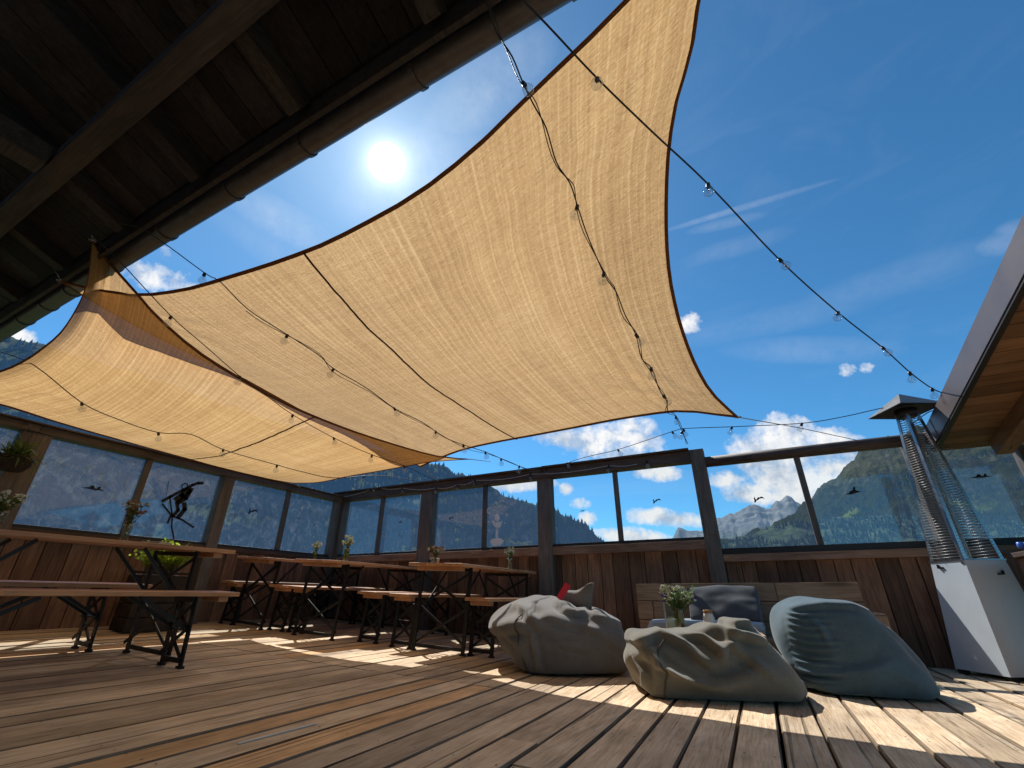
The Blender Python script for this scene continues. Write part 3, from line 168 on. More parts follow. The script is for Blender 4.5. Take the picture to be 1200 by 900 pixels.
-523,27,47,26,33,31,24,22,29,23,24,33,28,26,32,29,27,25,34,-522,30,41,31,26,32,21,28,29,28,23,30,29,23,28,27,35,39,23,-511,31,40,35,30,20,32,26,25,26,23,33,14,27,15,
31,33,32,37,-509,41,36,32,23,26,32,24,27,24,25,19,28,10,29,33,21,25,42,-480,33,33,32,27,26,25,25,19,27,20,20,31,14,33,28,22,12,36,-453,26,39,36,24,31,23,19,21,27,16,
20,13,28,25,16,31,5,31,-402,35,29,22,26,17,27,12,24,24,8,20,23,16,19,21,24,22,34,-381,39,3,32,-4,33,2,24,9,16,5,15,10,14,13,7,11,7,23,3,14,2,28,-10,33,-11,35,-13,37,
-20,43,-17,51,-28,61,-24,62,-32,-511,48,37,39,29,31,26,28,29,27,26,23,36,26,27,37,31,39,43,-607,51,42,34,39,34,25,36,31,30,24,31,31,25,36,38,39,43,49,-635,51,38,35,37,
34,33,33,31,24,32,28,27,34,36,31,42,39,53,-649,58,46,35,28,30,27,39,33,28,33,22,38,22,30,41,41,37,54,-629,45,39,36,27,43,28,18,26,34,23,26,36,41,27,38,40,45,56,-630,
27,33,36,39,29,30,22,33,26,35,31,39,32,38,38,37,43,54,-653,32,33,41,35,33,35,29,31,28,42,22,35,33,45,34,37,50,48,-668,45,47,40,33,37,31,36,28,26,39,25,38,27,39,33,32,
41,50,-648,46,50,42,27,40,30,32,31,26,35,27,39,29,29,35,33,36,43,-622,50,33,41,32,32,39,26,29,28,31,43,28,34,19,25,37,30,45,-594,34,36,42,33,36,33,34,25,30,33,30,28,
38,37,26,21,35,36,-596,42,39,40,38,29,38,33,25,30,21,35,33,31,33,35,40,11,44,-602,49,40,37,39,36,25,32,30,26,32,27,28,34,22,43,37,46,11,-588,49,40,37,40,30,34,30,31,
18,23,29,26,41,17,42,35,41,43,-607,53,45,34,39,33,25,35,24,36,9,26,22,46,17,23,41,51,25,-572,47,42,35,34,36,29,24,25,32,23,20,33,16,37,27,20,45,40,-547,47,41,36,23,28,
32,27,27,9,36,17,28,29,25,39,17,38,19,-485,34,38,27,32,20,30,20,12,25,25,24,32,4,31,33,38,22,40,-450,29,27,28,18,15,27,22,9,23,18,13,31,18,22,26,32,32,22,-360,3,-4,
-1,1,7,-5,2,-3,-4,11,-8,2,1,1,-1,-2,-4,1,36,1,-1,-1,0,-2,3,-3,3,-5,7,-6,-2,8,0,-1,-2,0,7,18,3,6,-2,-5,1,-3,1,5,-2,-1,4,-4,1,1,3,-8,3,2,21,7,-6,3,-1,4,-4,-2,3,
-2,3,1,-3,3,-1,-3,-3,2,3,24,-1,1,-3,3,2,-7,5,-3,6,-5,3,-2,4,-7,3,1,1,5,18,-5,6,5,-11,1,-1,0,1,1,3,3,-8,9,-8,0,2,2,-5,24,-6,8,-3,-2,1,0,8,-7,-1,2,-1,-1,-4,4,
8,-9,4,2,21,-1,-5,2,-2,0,2,2,-5,0,3,6,-3,2,-10,3,7,0,-10,23,5,-4,5,-3,1,-2,5,-3,-3,0,-5,7,0,-1,-2,2,2,-2,20,-4,0,3,5,-5,-2,-1,0,7,-3,0,0,-3,0,0,4,0,-2,19,5,
-1,-1,-3,0,1,1,1,-3,1,3,-1,-5,9,-5,-3,10,-9,15,7,3,-9,7,-3,4,-6,4,3,-4,-1,-1,5,1,-5,2,0,-10,32,-1,0,-8,11,-6,1,2,-3,0,3,-3,10,-6,5,-3,-3,-4,-2,26,2,3,-3,-3,-1,
3,1,-2,2,-5,7,-2,3,-7,-1,5,1,-2,17,6,-4,0,-2,8,1,-1,-6,4,-4,-2,1,4,-6,4,3,-4,4,22,-4,10,-5,0,-7,-1,8,-4,-1,6,-6,4,-1,2,-3,0,1,4,23,2,0,0,-3,-2,3,2,-5,-1,4,1,
2,2,-4,-2,0,3,-2,31,-7,8,-4,3,-1,-2,2,-4,7,-7,-2,4,1,0,1,-1,-5,13,27,-4,2,-1,5,-4,1,-5,-3,5,1,3,-2,-1,-1,5,-2,-2,8,-498,-3,-7,6,-4,9,-15,-1,10,-3,3,-3,-4,11,-8,
8,-2,7,-4,23,8,-11,7,-4,-6,3,7,-7,-3,8,-9,9,4,-1,-1,2,6,5,14,-1,4,-6,-9,6,8,-8,4,-5,3,-2,5,5,-4,0,-1,5,5,15,-4,-8,10,2,-6,4,-1,-7,8,-4,2,10,-2,2,-4,1,6,-1,12,
0,-3,8,-5,5,-2,-4,5,-1,-3,-3,3,8,-6,5,-2,-6,14,14,-6,-1,3,-3,-3,7,-2,1,4,-6,2,3,-2,1,4,-2,6,0,12,-2,-2,-4,2,3,-1,4,-1,4,-7,0,2,-5,1,1,1,3,6,17,-5,0,0,-1,-1,6,
0,-7,1,1,-4,-5,6,-2,3,6,1,3,12,8,-5,-3,6,-8,0,7,-2,-2,-3,3,-1,1,2,0,5,-5,3,19,-4,3,0,1,-6,-4,1,-3,4,2,-3,-2,8,2,-4,-7,17,-12,28,-5,-4,5,-3,5,-5,-3,4,2,-2,-2,
6,-6,2,0,1,7,-3,17,-2,4,-4,6,3,-13,1,1,2,6,1,-5,2,-1,-4,2,2,0,25,-4,-2,9,-2,-9,-4,-1,11,-4,-5,5,2,2,4,-6,-8,6,-4,19,14,-2,-2,3,-8,2,1,-4,1,6,-2,-4,8,-10,3,10,
-6,1,16,2,2,6,-8,3,-3,8,-3,-7,-3,10,-3,-1,1,5,-8,8,1,17,-2,-2,-1,9,0,-4,10,-5,3,-7,2,-1,2,-3,11,-2,3,-8,21,1,1,-1,5,1,4,-4,11,-10,1,-5,5,-4,4,-3,3,-4,2,17,5,6,
1,-7,6,8,0,-3,1,3,-4,-1,1,2,1,-3,1,1,26,5,-4,-1,2,13,-15,9,3,-3,0,-1,6,1,-1,-6,2,-2,3,-252,41,-41,-42,2,-44,-6,-30,8,-3,5,-26,-3,22,13,-35,41,-53,14,-44,30,-58,32,
-30,58,-47,29,-5,35,4,41,-10,38,-3,-1,20,10,-30,64,-35,43,-16,77,-23,-40,-43,-49,-13,0,21,33,-32,-5,-37,19,-23,-16,32,31,42,32,20,24,60,-24,-32,-40,-39,-24,0,1,38,-3,-18,
-32,-14,7,-25,17,23,58,33,17,22,62,-19,-31,-29,-37,-22,6,-16,36,4,-24,-32,-3,-5,-8,0,21,53,23,33,14,63,-27,-8,-38,-21,-25,-10,12,6,23,-31,-35,10,-7,-7,-7,29,41,22,15,10,
71,-17,-20,-20,-23,-20,-8,-3,38,-4,-19,-38,11,-2,-10,-9,23,30,28,4,12,64,-6,-18,-15,-14,-14,-3,-16,23,17,-37,-18,13,-6,-15,-5,18,25,9,14,7,59,1,-13,-3,-14,-11,-6,-6,-8,
36,-41,-9,22,-17,-6,-13,14,23,-1,15,0,56,3,-9,-12,2,-3,-2,-7,-6,18,-34,-6,31,-17,-13,-13,11,12,7,5,-3,54,2,3,1,-2,2,-7,4,-19,-2,-5,-8,26,-8,-19,-9,-2,20,-6,-4,-1,61,
3,-1,10,10,-2,0,-8,-5,-3,-7,-4,7,7,-25,-2,-1,-1,-17,-2,-5,64,7,6,12,13,8,2,-2,-6,-5,-8,-2,3,7,-22,-11,-4,-8,-14,-8,-13,63,17,7,21,10,24,-6,4,-2,-5,-7,-5,5,-20,2,-6,
-32,-9,-18,-16,-6,66,9,26,13,26,27,1,12,-12,-3,-1,-11,-7,-5,5,-23,-26,-23,-17,-14,-24,69,20,14,31,31,30,0,12,6,-11,-6,-2,-22,5,-3,-21,-27,-28,-22,-33,-16,65,25,27,26,45,
38,11,-23,28,-9,-2,-19,-20,18,0,-28,-41,-34,-38,-26,-20,65,31,25,48,49,35,12,-9,-5,-55,43,-8,-11,19,0,-29,-43,-43,-39,-35,-23,65,42,31,46,51,23,17,-10,-67,31,40,-24,17,
17,-53,-10,-27,-44,-47,-34,-31,64,40,49,41,30,4,19,-54,3,49,32,7,3,-36,-50,-34,23,-44,-39,-43,-36,78,40,41,38,4,22,-42,4,37,25,33,4,-16,-43,-44,-24,21,-19,-35,-38,-51,
-457,32,-32,-46,1,-46,-8,-25,1,3,-44,10,-35,5,-24,-12,36,-7,31,8,38,-3,48,-8,2,8,-23,26,16,-13,-5,-30,4,-21,1,-16,24,-27,69,-37,71,-32,124,-30,-36,-41,-52,-23,-22,-42,17,
19,27,34,45,-42,20,35,-25,-31,4,44,36,93,-24,-33,-41,-41,-66,-6,-22,21,13,38,33,-30,2,49,-10,3,-36,11,37,41,87,-21,-22,-33,-46,-56,-34,-2,30,5,35,18,-33,8,41,12,-32,-18,
28,25,32,90,-20,-25,-17,-41,-46,-27,3,-6,21,31,-11,-8,0,27,26,-32,-10,21,22,29,81,-7,-19,-23,-29,-28,-35,6,7,11,-5,14,-20,5,30,12,-31,-5,24,9,29,80,-11,-9,-16,-21,-29,
-21,-5,6,-2,24,-20,3,-5,24,-12,0,-10,20,7,15,81,-6,-4,-8,-22,-14,-25,6,7,3,3,-15,1,-8,2,6,-12,7,5,8,10,78,-10,5,-10,-3,-13,-12,0,-6,8,2,-12,-4,-9,4,-11,12,-9,11,-6,
6,74,2,-4,0,6,-1,-3,-5,3,-23,8,-2,-2,-8,-10,-8,6,-11,5,-6,0,75,5,1,5,5,10,3,1,-22,1,2,-1,-7,-4,-19,-4,-5,-3,-10,-9,0,67,14,5,4,14,22,11,2,-19,0,-14,3,-8,-9,-1,
-16,-10,-12,-13,-14,-5,73,7,14,18,10,26,37,-14,-4,-11,-7,-9,-14,-9,-17,-8,-5,-9,-20,-23,-12,70,12,15,22,34,31,35,-2,-10,-9,-9,-18,-19,-15,-9,-15,-6,-16,-34,-17,-19,69,15,
30,17,31,51,58,1,-24,-8,-14,-19,-9,-24,-18,-14,-11,-24,-27,-23,-27,59,21,32,29,46,58,47,11,-12,-18,-15,-13,-35,-14,-18,-5,-17,-25,-44,-29,-32,64,27,24,43,51,55,16,-21,50,
-8,-10,-36,-17,-12,-12,-11,-20,-32,-57,-32,-36,68,26,43,39,60,25,-18,60,23,-7,-8,-22,-27,-20,-39,15,-20,-27,-66,-23,-54,73,31,41,55,32,-6,44,53,5,-6,-19,-31,-28,-28,22,-3,
-32,-35,-41,-32,-62,66,47,52,27,6,50,46,19,6,-26,-22,-27,-14,15,-33,-13,-44,-35,-20,-5,-52,-516,49,-48,38,-36,46,-53,51,-49,49,-51,51,-40,31,-38,52,-48,38,-42,38,-34,42,
-50,51,-45,46,-44,34,-39,48,-50,55,-49,39,-39,46,-58,49,-88,1,-1,-2,6,2,-2,0,-6,6,-4,4,-4,2,0,-1,1,4,-3,-31,4,-2,0,-3,1,3,-2,-1,4,-2,-2,5,-8,5,-2,-2,5,-2,8,-2,-6,
6,-7,4,0,3,2,-10,4,-2,2,-3,10,-7,-4,1,2,-12,-33,-8,8,9,-4,-7,3,-10,-3,-1,0,1,0,6,2,-13,-1,22,9,-36,6,-11,-1,-13,-7,-4,-9,0,0,-4,4,3,18,-23,-2,9,9,21,-24,-16,3,
-11,-12,-6,-8,-2,2,-4,11,15,21,-18,7,28,-13,0,36,-29,-36,-25,-5,3,5,9,7,10,10,10,-4,6,4,15,16,-8,-2,-22,-32,-12,1,9,10,9,13,6,13,10,7,0,7,1,9,8,1,5,-82,-7,6,20,2,
11,12,12,6,13,9,4,1,8,-4,7,-1,10,14,-114,20,15,8,10,9,11,8,1,13,10,8,7,4,4,-10,14,12,2,-107,11,18,10,9,11,8,6,13,1,1,1,-11,-4,24,10,2,-15,6,-67,16,14,4,9,3,-10,
11,-5,-5,-2,2,5,-13,2,17,20,-10,28,-55,12,-8,-4,-2,6,13,-18,-7,-5,-4,-3,4,4,-8,9,13,22,3,12,-12,11,-3,-15,-7,-4,-13,-7,-9,-5,-9,-10,-2,3,6,17,12,24,31,15,2,-1,-3,
-12,-5,-11,-6,-10,-1,-10,-4,-18,-10,-12,1,24,0,95,-2,-6,-9,-14,5,4,0,-5,-9,-6,-16,2,-13,-7,-3,-16,-12,4,109,-10,-16,-3,5,2,5,3,-11,5,-15,-10,14,-18,5,-2,-16,-17,-3,66,
-3,-1,1,-1,5,2,10,-15,10,-11,-5,14,-13,5,-14,10,-18,-11,56,2,5,0,-3,-3,7,-11,13,-6,-9,-7,1,19,-11,-13,17,-15,-4,589,-43,41,-41,42,-37,41,-42,38,-40,43,-44,42,-39,35,
-40,43,-37,35,-37,40,-34,33,-36,43,-46,42,-41,35,-36,36,-42,47,-45,45,-45,44,-44,95,-5,2,1,3,3,-4,0,-3,-3,4,-4,2,-1,3,0,-1,-5,4,28,2,2,1,-2,0,0,-1,1,0,0,4,-10,2,7,
-3,-2,7,-6,7,0,-5,8,-6,0,1,-3,7,-6,8,-4,-2,3,-6,2,4,-5,2,-21,16,-8,13,30,-19,0,10,9,3,21,-1,2,-1,-1,0,0,0,6,-47,-31,25,19,25,8,8,5,-2,11,8,3,10,-1,2,2,-1,1,-2,
-83,5,22,23,3,11,5,16,15,5,9,5,7,7,-1,0,-5,-6,-9,-86,19,15,18,15,12,13,10,4,2,3,2,0,-4,4,0,0,-8,-12,-53,16,17,9,3,1,-4,-1,-13,5,-2,-1,2,-4,8,-2,13,3,-14,-20,8,2,
-9,-1,-7,-10,-3,2,-8,6,-4,3,-6,5,18,10,9,-23,-2,-8,-5,-17,-3,-7,-8,1,1,-7,-2,2,0,3,13,15,16,11,-22,-21,-9,-13,-5,-8,-4,-1,-2,-5,0,1,9,-8,5,4,10,18,21,8,-61,-14,0,
2,4,3,-4,-12,7,8,-15,-6,1,-2,5,4,15,10,8,-51,14,11,4,-5,-4,-13,7,5,5,-20,-4,8,1,-15,1,8,10,25,-27,8,0,-8,-10,-1,-3,-2,3,16,-22,0,9,4,-19,-1,5,15,-10,12,-4,1,-3,
-1,-4,0,-9,-5,20,-21,5,5,10,-21,15,-3,0,-23,12,4,-1,0,-4,-2,-4,-14,13,-7,15,-20,17,-11,19,-3,-26,15,3,-33,2,0,-3,-1,-1,4,-4,-8,19,-8,5,-1,-14,14,-6,5,-18,28,-50,-3,
-1,3,-5,12,-10,4,9,-6,-1,2,5,-11,2,-1,-2,10,2,-52,-2,3,-3,0,8,-1,1,-4,5,-2,-1,4,6,-16,1,2,-2,1,-424,30,26,30,24,17,29,16,21,20,19,19,25,24,18,22,26,27,34,-424,26,
26,37,21,20,18,19,25,16,20,17,27,21,25,23,25,24,35,-428,33,25,27,23,26,18,19,24,26,12,21,17,24,22,22,23,33,29,-421,25,32,27,23,24,20,15,26,15,20,25,16,20,24,33,17,29,
35,-429,32,21,30,28,18,25,26,11,25,14,20,25,15,31,16,26,29,39,-435,40,25,31,17,22,25,13,29,15,17,21,21,21,23,20,35,23,33,-427,21,37,28,25,17,27,15,25,20,19,20,22,16,
28,24,26,21,38,-428,28,32,18,34,22,19,18,23,19,28,6,22,23,26,24,25,25,34,-426,30,25,29,32,20,17,22,18,24,16,23,11,26,24,21,26,24,38,-428,37,24,22,25,23,18,22,22,21,20,
15,29,23,14,25,26,28,33,-428,35,29,22,31,19,19,20,20,21,19,24,9,33,18,23,25,33,32,-432,32,32,28,25,19,18,18,18,28,16,20,21,14,34,17,21,29,46,-434,32,29,28,26,22,13,24,
18,21,20,22,21,21,21,21,23,29,34,-427,33,24,34,19,18,23,22,22,17,22,18,22,28,19,23,26,25,36,-432,34,33,22,26,19,24,14,25,21,16,23,21,15,23,26,27,30,35,-430,29,26,32,
20,22,20,24,20,18,24,13,31,17,16,21,26,36,30,-423,29,24,23,26,30,14,25,21,22,19,14,22,24,16,28,22,32,33,-433,38,27,29,17,28,20,21,18,27,12,24,22,14,24,24,25,31,34,
-426,24,35,20,30,19,23,22,18,22,15,26,22,11,27,27,22,24,35,-450,18,28,25,24,18,23,16,23,26,18,21,18,14,24,30,22,33,27,-417,29,26,18,31,25,12,23,21,22,17,22,26,18,23,
13,36,16,41,-417,27,15,36,18,26,21,19,17,22,18,27,18,21,24,28,25,20,38,-423,21,28,26,22,23,22,22,27,18,16,18,22,21,28,19,30,27,33,-435,33,25,28,27,20,25,24,18,11,26,
19,17,25,17,34,32,21,33,-423,20,29,22,23,18,37,12,20,25,13,28,21,22,20,26,27,32,35,-438,27,35,14,21,32,18,23,23,20,14,29,20,20,19,23,29,35,30,-431,24,26,30,17,22,31,
23,14,15,27,19,24,21,20,30,23,31,28,-426,23,35,22,34,11,19,23,27,10,26,15,26,16,29,23,31,28,35,-438,22,32,33,14,28,23,20,17,20,16,33,19,25,15,33,20,31,33,-426,16,29,
31,20,32,16,13,26,17,26,19,25,12,30,21,29,37,36,-448,30,30,29,22,17,22,24,17,25,18,22,29,16,22,19,45,29,30,-439,29,24,32,15,27,15,22,26,20,16,27,21,20,29,22,29,29,36,
-446,35,22,23,23,28,21,22,22,27,23,15,16,23,27,30,32,23,35,-438,9,35,27,21,27,17,29,29,12,15,23,33,14,33,27,28,25,31,-452,34,29,28,20,23,23,20,17,27,24,24,23,25,20,32,
22,35,34,-461,38,20,24,26,22,33,11,22,28,19,28,16,27,20,33,24,32,22,-430,17,25,27,28,17,19,29,20,28,16,34,15,22,27,24,31,23,31,-441,24,23,30,26,22,26,18,24,19,14,30,
26,19,26,32,26,28,30,13,-4,1,2,-1,4,3,27,6,48,8,44,11,33,11,10,32,-50,52,-29,-11,-3,37,3,17,21,15,4,32,-29,29,-43,69,-46,89,-53,30,1,22,6,32,-21,-407,-5,1,4,10,54,
63,59,30,42,-50,16,34,40,49,30,30,13,-43,45,15,-440,0,-2,2,9,45,64,64,37,54,-48,3,56,60,23,52,31,-25,-32,45,17,-458,2,-3,6,11,35,65,68,44,58,-46,11,34,52,52,56,22,-56,
14,22,28,-472,-2,3,3,6,36,66,56,64,59,-49,32,20,53,58,52,20,-67,32,24,5,-473,2,-2,1,6,38,64,70,51,62,-40,54,-9,65,55,60,6,-62,22,15,19,-481,5,2,-5,15,30,68,51,62,64,
-22,58,-13,59,57,64,2,-64,26,8,7,-474,6,-1,6,-1,37,70,54,66,47,7,45,-16,56,69,63,-8,-68,28,13,5,-471,0,-1,1,1,36,68,66,40,57,40,-7,19,68,62,61,-13,-67,20,12,23,-487,
1,0,1,4,29,66,70,32,63,59,-43,48,71,47,64,-10,-67,32,3,20,-488,0,-2,-3,10,27,63,51,49,70,60,-50,72,59,52,55,-8,-69,24,22,8,-489,-4,-1,1,8,24,64,58,50,70,56,-51,64,74,
48,52,0,-72,27,-2,9,-477,3,-4,3,-1,26,65,49,63,71,54,-55,72,55,66,48,-1,-72,30,-5,4,-470,-4,2,-1,4,26,60,66,54,69,57,-58,61,64,69,43,-1,-66,28,-7,6,-474,0,2,-3,4,25,
61,58,65,75,53,-46,67,40,67,46,-4,-62,29,0,-4,-475,-1,6,-3,3,18,66,68,60,63,69,-29,66,17,68,38,3,-62,30,-2,-3,-472,-2,0,0,8,21,64,68,73,33,31,53,46,9,51,38,11,-60,24,
15,-2,-480,-3,1,0,8,45,68,69,6,41,44,28,53,56,-13,54,33,-47,12,24,-5,-474,0,-2,10,27,60,54,24,53,21,-10,55,43,35,-1,35,44,14,-17,29,-3,-472,-2,7,27,48,52,31,48,23,-27,
24,45,41,4,5,42,40,40,-2,22,5,-475,-1,-2,4,0,1,4,31,4,47,2,49,10,26,24,6,41,-10,39,-22,30,-46,25,-30,67,-41,70,-33,41,-12,56,-44,82,-45,87,-48,86,-56,59,-25,-12,-6,
-459,5,-4,4,5,45,68,58,62,49,28,9,15,25,29,30,40,41,31,-29,-47,-465,1,0,3,-1,15,61,84,69,57,29,10,54,43,-2,44,49,39,-5,-55,-12,-474,-8,3,0,-4,6,44,95,63,81,10,55,55,
41,5,27,46,52,-22,-55,-10,-492,2,-1,-3,1,1,42,98,78,79,14,62,62,41,21,21,44,33,-36,-49,-10,-496,-3,4,-3,0,1,36,89,101,77,41,43,64,43,9,31,48,18,-47,-48,7,-515,1,3,1,
-2,-1,37,96,97,56,54,68,42,61,10,43,43,4,-58,-40,-11,-501,-2,2,-3,4,-1,28,105,92,68,62,40,62,65,33,31,3,24,-53,-57,-1,-502,-1,0,2,-4,3,27,103,73,74,68,56,66,60,32,7,
21,33,-59,-59,13,-518,0,2,-1,0,1,28,91,94,84,69,43,69,50,14,20,39,26,-66,-48,-8,-506,1,-1,0,4,-4,27,104,92,81,64,52,67,39,10,35,42,11,-54,-65,4,-510,0,5,-2,-2,1,24,
93,109,76,69,57,55,35,21,26,45,16,-60,-52,-9,-504,-1,-5,4,2,-5,22,103,97,83,68,66,45,17,25,54,40,14,-64,-58,6,-513,1,-3,1,-2,3,18,101,97,85,58,65,41,18,53,39,40,8,-62,
-56,-1,-502,-6,-2,3,1,2,18,98,95,75,67,58,35,33,63,33,46,3,-61,-54,-5,-503,-1,-2,0,-1,6,24,93,93,74,63,45,25,66,47,49,31,8,-64,-51,-1,-505,2,-7,4,3,8,60,76,63,67,60,
28,64,54,52,47,31,0,-52,-57,15,-519,-4,2,4,8,42,72,26,58,59,53,49,43,38,43,56,37,6,-37,-40,-11,-505,4,-4,8,32,59,38,18,55,46,41,33,32,42,50,45,26,14,2,-32,-5,-500,-2,
3,26,54,0,33,39,48,32,30,32,34,39,32,39,9,33,48,-39,27,-517,-1,0,-1,-1,0,0,-3,4,-3,4,-1,0,1,0,2,-3,-2,2,-4,4,-3,2,-1,-1,3,1,-3,2,-4,1,2,0,-1,5,-2,-2,-3,10,-2,-2,
3,-4,2,0,2,-4,0,5,0,-3,0,2,-1,-1,1,0,25,4,-1,-1,5,-3,-3,1,2,-2,0,-2,2,1,1,-4,4,0,-2,51,2,2,0,1,-3,4,-1,-1,-2,-2,3,1,0,0,-2,-1,5,-6,56,-21,-1,-1,25,-11,-13,-27,
-1,10,-6,-6,-12,-10,10,31,9,-20,25,66,-19,0,-9,-39,-17,-13,-11,-3,-2,-3,0,1,9,24,-1,6,11,27,63,-13,-27,-40,-20,-7,-9,1,-3,-7,13,8,9,10,15,6,-1,22,20,-23,-11,-17,1,-1,
3,1,-3,-6,-2,-20,27,19,14,7,5,-4,21,21,-48,0,7,-3,-4,-4,-11,-15,-4,-14,-7,25,4,10,7,29,15,16,2,-19,3,-3,-21,2,-20,-15,-10,-13,-3,-2,6,8,14,14,-3,20,15,29,16,-10,-16,
-17,-16,-20,-14,-4,4,-7,-3,2,3,5,12,22,0,12,12,36,-21,-16,-23,-13,-7,-4,0,7,5,4,2,0,11,2,14,12,5,15,20,-26,-38,-6,8,1,1,7,-2,0,4,7,4,1,3,13,13,11,11,-21,-24,9,-2,
-1,4,1,-1,3,0,0,1,7,8,2,4,5,32,-7,-26,-3,-7,-5,13,8,5,-3,2,0,0,-1,-3,11,4,11,0,14,20,-31,-14,-5,-7,2,-9,3,1,2,4,5,3,7,12,17,4,11,13,8,-29,-7,-5,-1,0,-5,-2,-2,
-1,3,8,3,0,15,11,4,23,14,14,-31,-3,-5,-3,-5,1,-6,-1,1,-2,9,0,2,6,1,5,17,27,11,-26,4,-7,1,-5,1,-6,0,3,-7,14,-2,-7,11,-3,11,-2,26,23,-29,-3,-8,0,7,2,-9,7,-2,-7,8,
7,-5,0,7,8,-13,17,-2,-436,0,1,-1,2,-3,4,-4,3,-3,4,-4,5,-4,4,-2,0,1,-1,-2,4,-2,5,-2,-5,2,-1,-1,3,-2,2,-3,-2,0,6,-3,1,-1,7,-2,2,-4,0,-1,4,0,0,-4,5,-2,0,0,-5,5,
2,-3,1,27,-3,5,-1,-3,1,0,0,2,-1,1,0,-3,2,0,-2,5,-3,-3,58,-1,-2,0,-2,0,-1,5,-6,3,-1,-1,2,-1,-2,3,-1,3,-3,49,6,1,2,-10,5,-1,-2,2,-10,-8,-8,-22,-22,14,23,2,-19,-3,
93,14,-2,-4,-1,-19,-15,-11,-27,-15,-10,-6,-5,18,8,-5,-3,7,6,118,-44,-11,1,-20,-17,-12,-14,-9,-4,-1,2,2,6,2,12,9,11,10,52,-28,-16,-13,-9,-6,-4,-2,1,3,8,2,3,11,2,7,10,
13,6,7,-16,-3,-1,2,-2,-5,-11,-8,5,-5,7,0,5,3,12,22,16,10,5,-5,-1,-9,-10,-20,-7,-2,2,-6,9,-8,-1,4,12,19,20,23,3,23,-16,-28,-14,-11,-7,-3,-6,-5,3,0,3,5,1,21,18,29,
19,6,0,-28,-20,-12,-3,-4,-2,-5,3,-5,3,7,0,6,8,13,29,29,23,-39,-21,-2,-4,-6,6,-4,-6,3,-6,3,-1,3,4,6,14,9,38,12,-28,-4,3,-1,-1,-3,-2,-4,-1,2,-7,8,1,4,2,9,10,9,42,
-20,1,-5,-7,0,-5,1,-5,4,0,0,0,4,3,3,7,7,15,9,12,-3,-2,0,-5,1,-3,-5,-3,8,0,3,3,2,-3,10,11,3,6,19,-2,0,0,-2,-5,0,-6,0,-5,12,-2,5,-8,11,9,-5,20,8,-10,2,-14,-1,-3,
5,8,7,-8,2,-5,17,-4,-4,11,-10,26,-10,25,-46,0,2,8,-3,11,-4,-4,14,-15,4,0,21,-9,-5,4,-1,34,8,-56,2,3,6,-2,18,3,-1,-17,3,6,-7,20,7,-14,-7,5,-1,29,-527,2,-2,6,-4,1,
-3,-2,8,-6,4,-3,1,0,2,-4,6,-5,2,1,-3,1,1,-3,2,-1,-2,3,1,4,-4,-2,0,4,-3,-1,1,2,-3,1,3,-5,2,2,-2,5,-9,6,-3,-1,0,2,-5,3,2,-1,-1,-1,3,2,-3,0,2,-3,2,0,0,1,-1,3,
-5,3,-4,2,4,-7,2,1,1,-1,0,-1,5,0,-1,-2,2,3,-7,6,-3,-2,4,-6,4,-1,-3,2,0,4,1,-3,1,0,-5,1,3,-4,4,1,-3,0,0,0,4,-5,0,-2,2,3,1,0,1,-5,3,-3,5,0,-5,3,0,0,-3,2,0,4,
-8,3,-1,4,0,0,-1,-2,0,1,-2,1,1,0,-4,5,-3,2,-1,1,0,-1,2,-1,1,4,-8,7,-2,-6,5,-5,4,2,1,0,-1,2,-7,2,1,0,-2,4,-1,-1,-2,1,2,1,-3,4,-2,-3,4,-1,0,-2,-4,7,-2,0,-2,2,
-1,-1,2,4,-3,-1,0,-3,1,2,1,1,-3,-1,0,4,-3,1,1,0,0,-4,3,-2,2,3,-3,-1,-1,2,1,0,2,-4,2,-2,3,-2,4,-6,4,-3,1,1,-5,4,-2,1,1,-1,2,-4,0,1,-1,5,-1,-4,3,0,-4,1,2,2,1,
-2,4,-5,3,-2,-2,-1,0,6,-3,-3,3,0,-1,3,0,-1,3,-4,-1,2,3,-4,0,0,-4,3,3,-4,4,-1,1,-2,0,1,1,-1,-1,2,-4,6,-6,5,-5,3,-4,6,-2,-2,3,-1,-2,-1,1,2,-3,1,1,4,-5,0,3,-3,
0,2,-1,-4,6,-1,0,0,-2,0,5,-5,0,1,-1,1,-1,4,1,-6,0,2,-1,1,-1,3,-1,0,-4,3,0,-1,4,430,18,11,12,0,-3,15,3,-9,-2,0,10,-2,-7,6,-8,0,0,3,-53,24,22,-6,5,13,-9,1,0,0,
6,-5,2,9,-10,11,-11,7,-7,-43,20,15,0,12,-6,3,4,-5,6,-5,5,-4,0,8,-5,12,-13,2,-50,25,3,15,-2,8,-3,0,9,-9,2,-1,7,-6,0,1,7,10,-20,-40,13,18,3,4,2,7,-5,10,-9,0,0,0,
2,9,3,2,-8,8,-60,29,14,8,4,-7,-4,8,-4,0,9,-4,0,9,-3,-13,0,2,3,-45,10,19,13,-2,11,-1,-10,0,6,14,-3,-2,-11,-3,9,4,2,1,-68,29,16,10,-7,1,3,3,12,1,-15,0,-1,1,5,-5,
0,5,14,-65,15,27,-4,6,0,12,5,-1,-13,0,10,-10,6,-6,0,0,12,-14,-47,24,9,10,9,-2,12,-13,2,9,-9,0,7,-8,11,1,-1,-10,-3,-45,26,4,13,0,10,-6,12,-6,7,0,-12,9,-8,0,0,0,13,
-16,-42,26,3,8,8,-3,13,-8,9,-4,7,-13,0,5,-5,0,-1,5,13,-71,27,21,0,3,13,-11,1,1,12,-8,7,-9,-1,-1,0,0,4,15,-62,15,11,23,7,-14,1,1,0,0,7,-6,13,-1,-2,-10,-1,11,13,
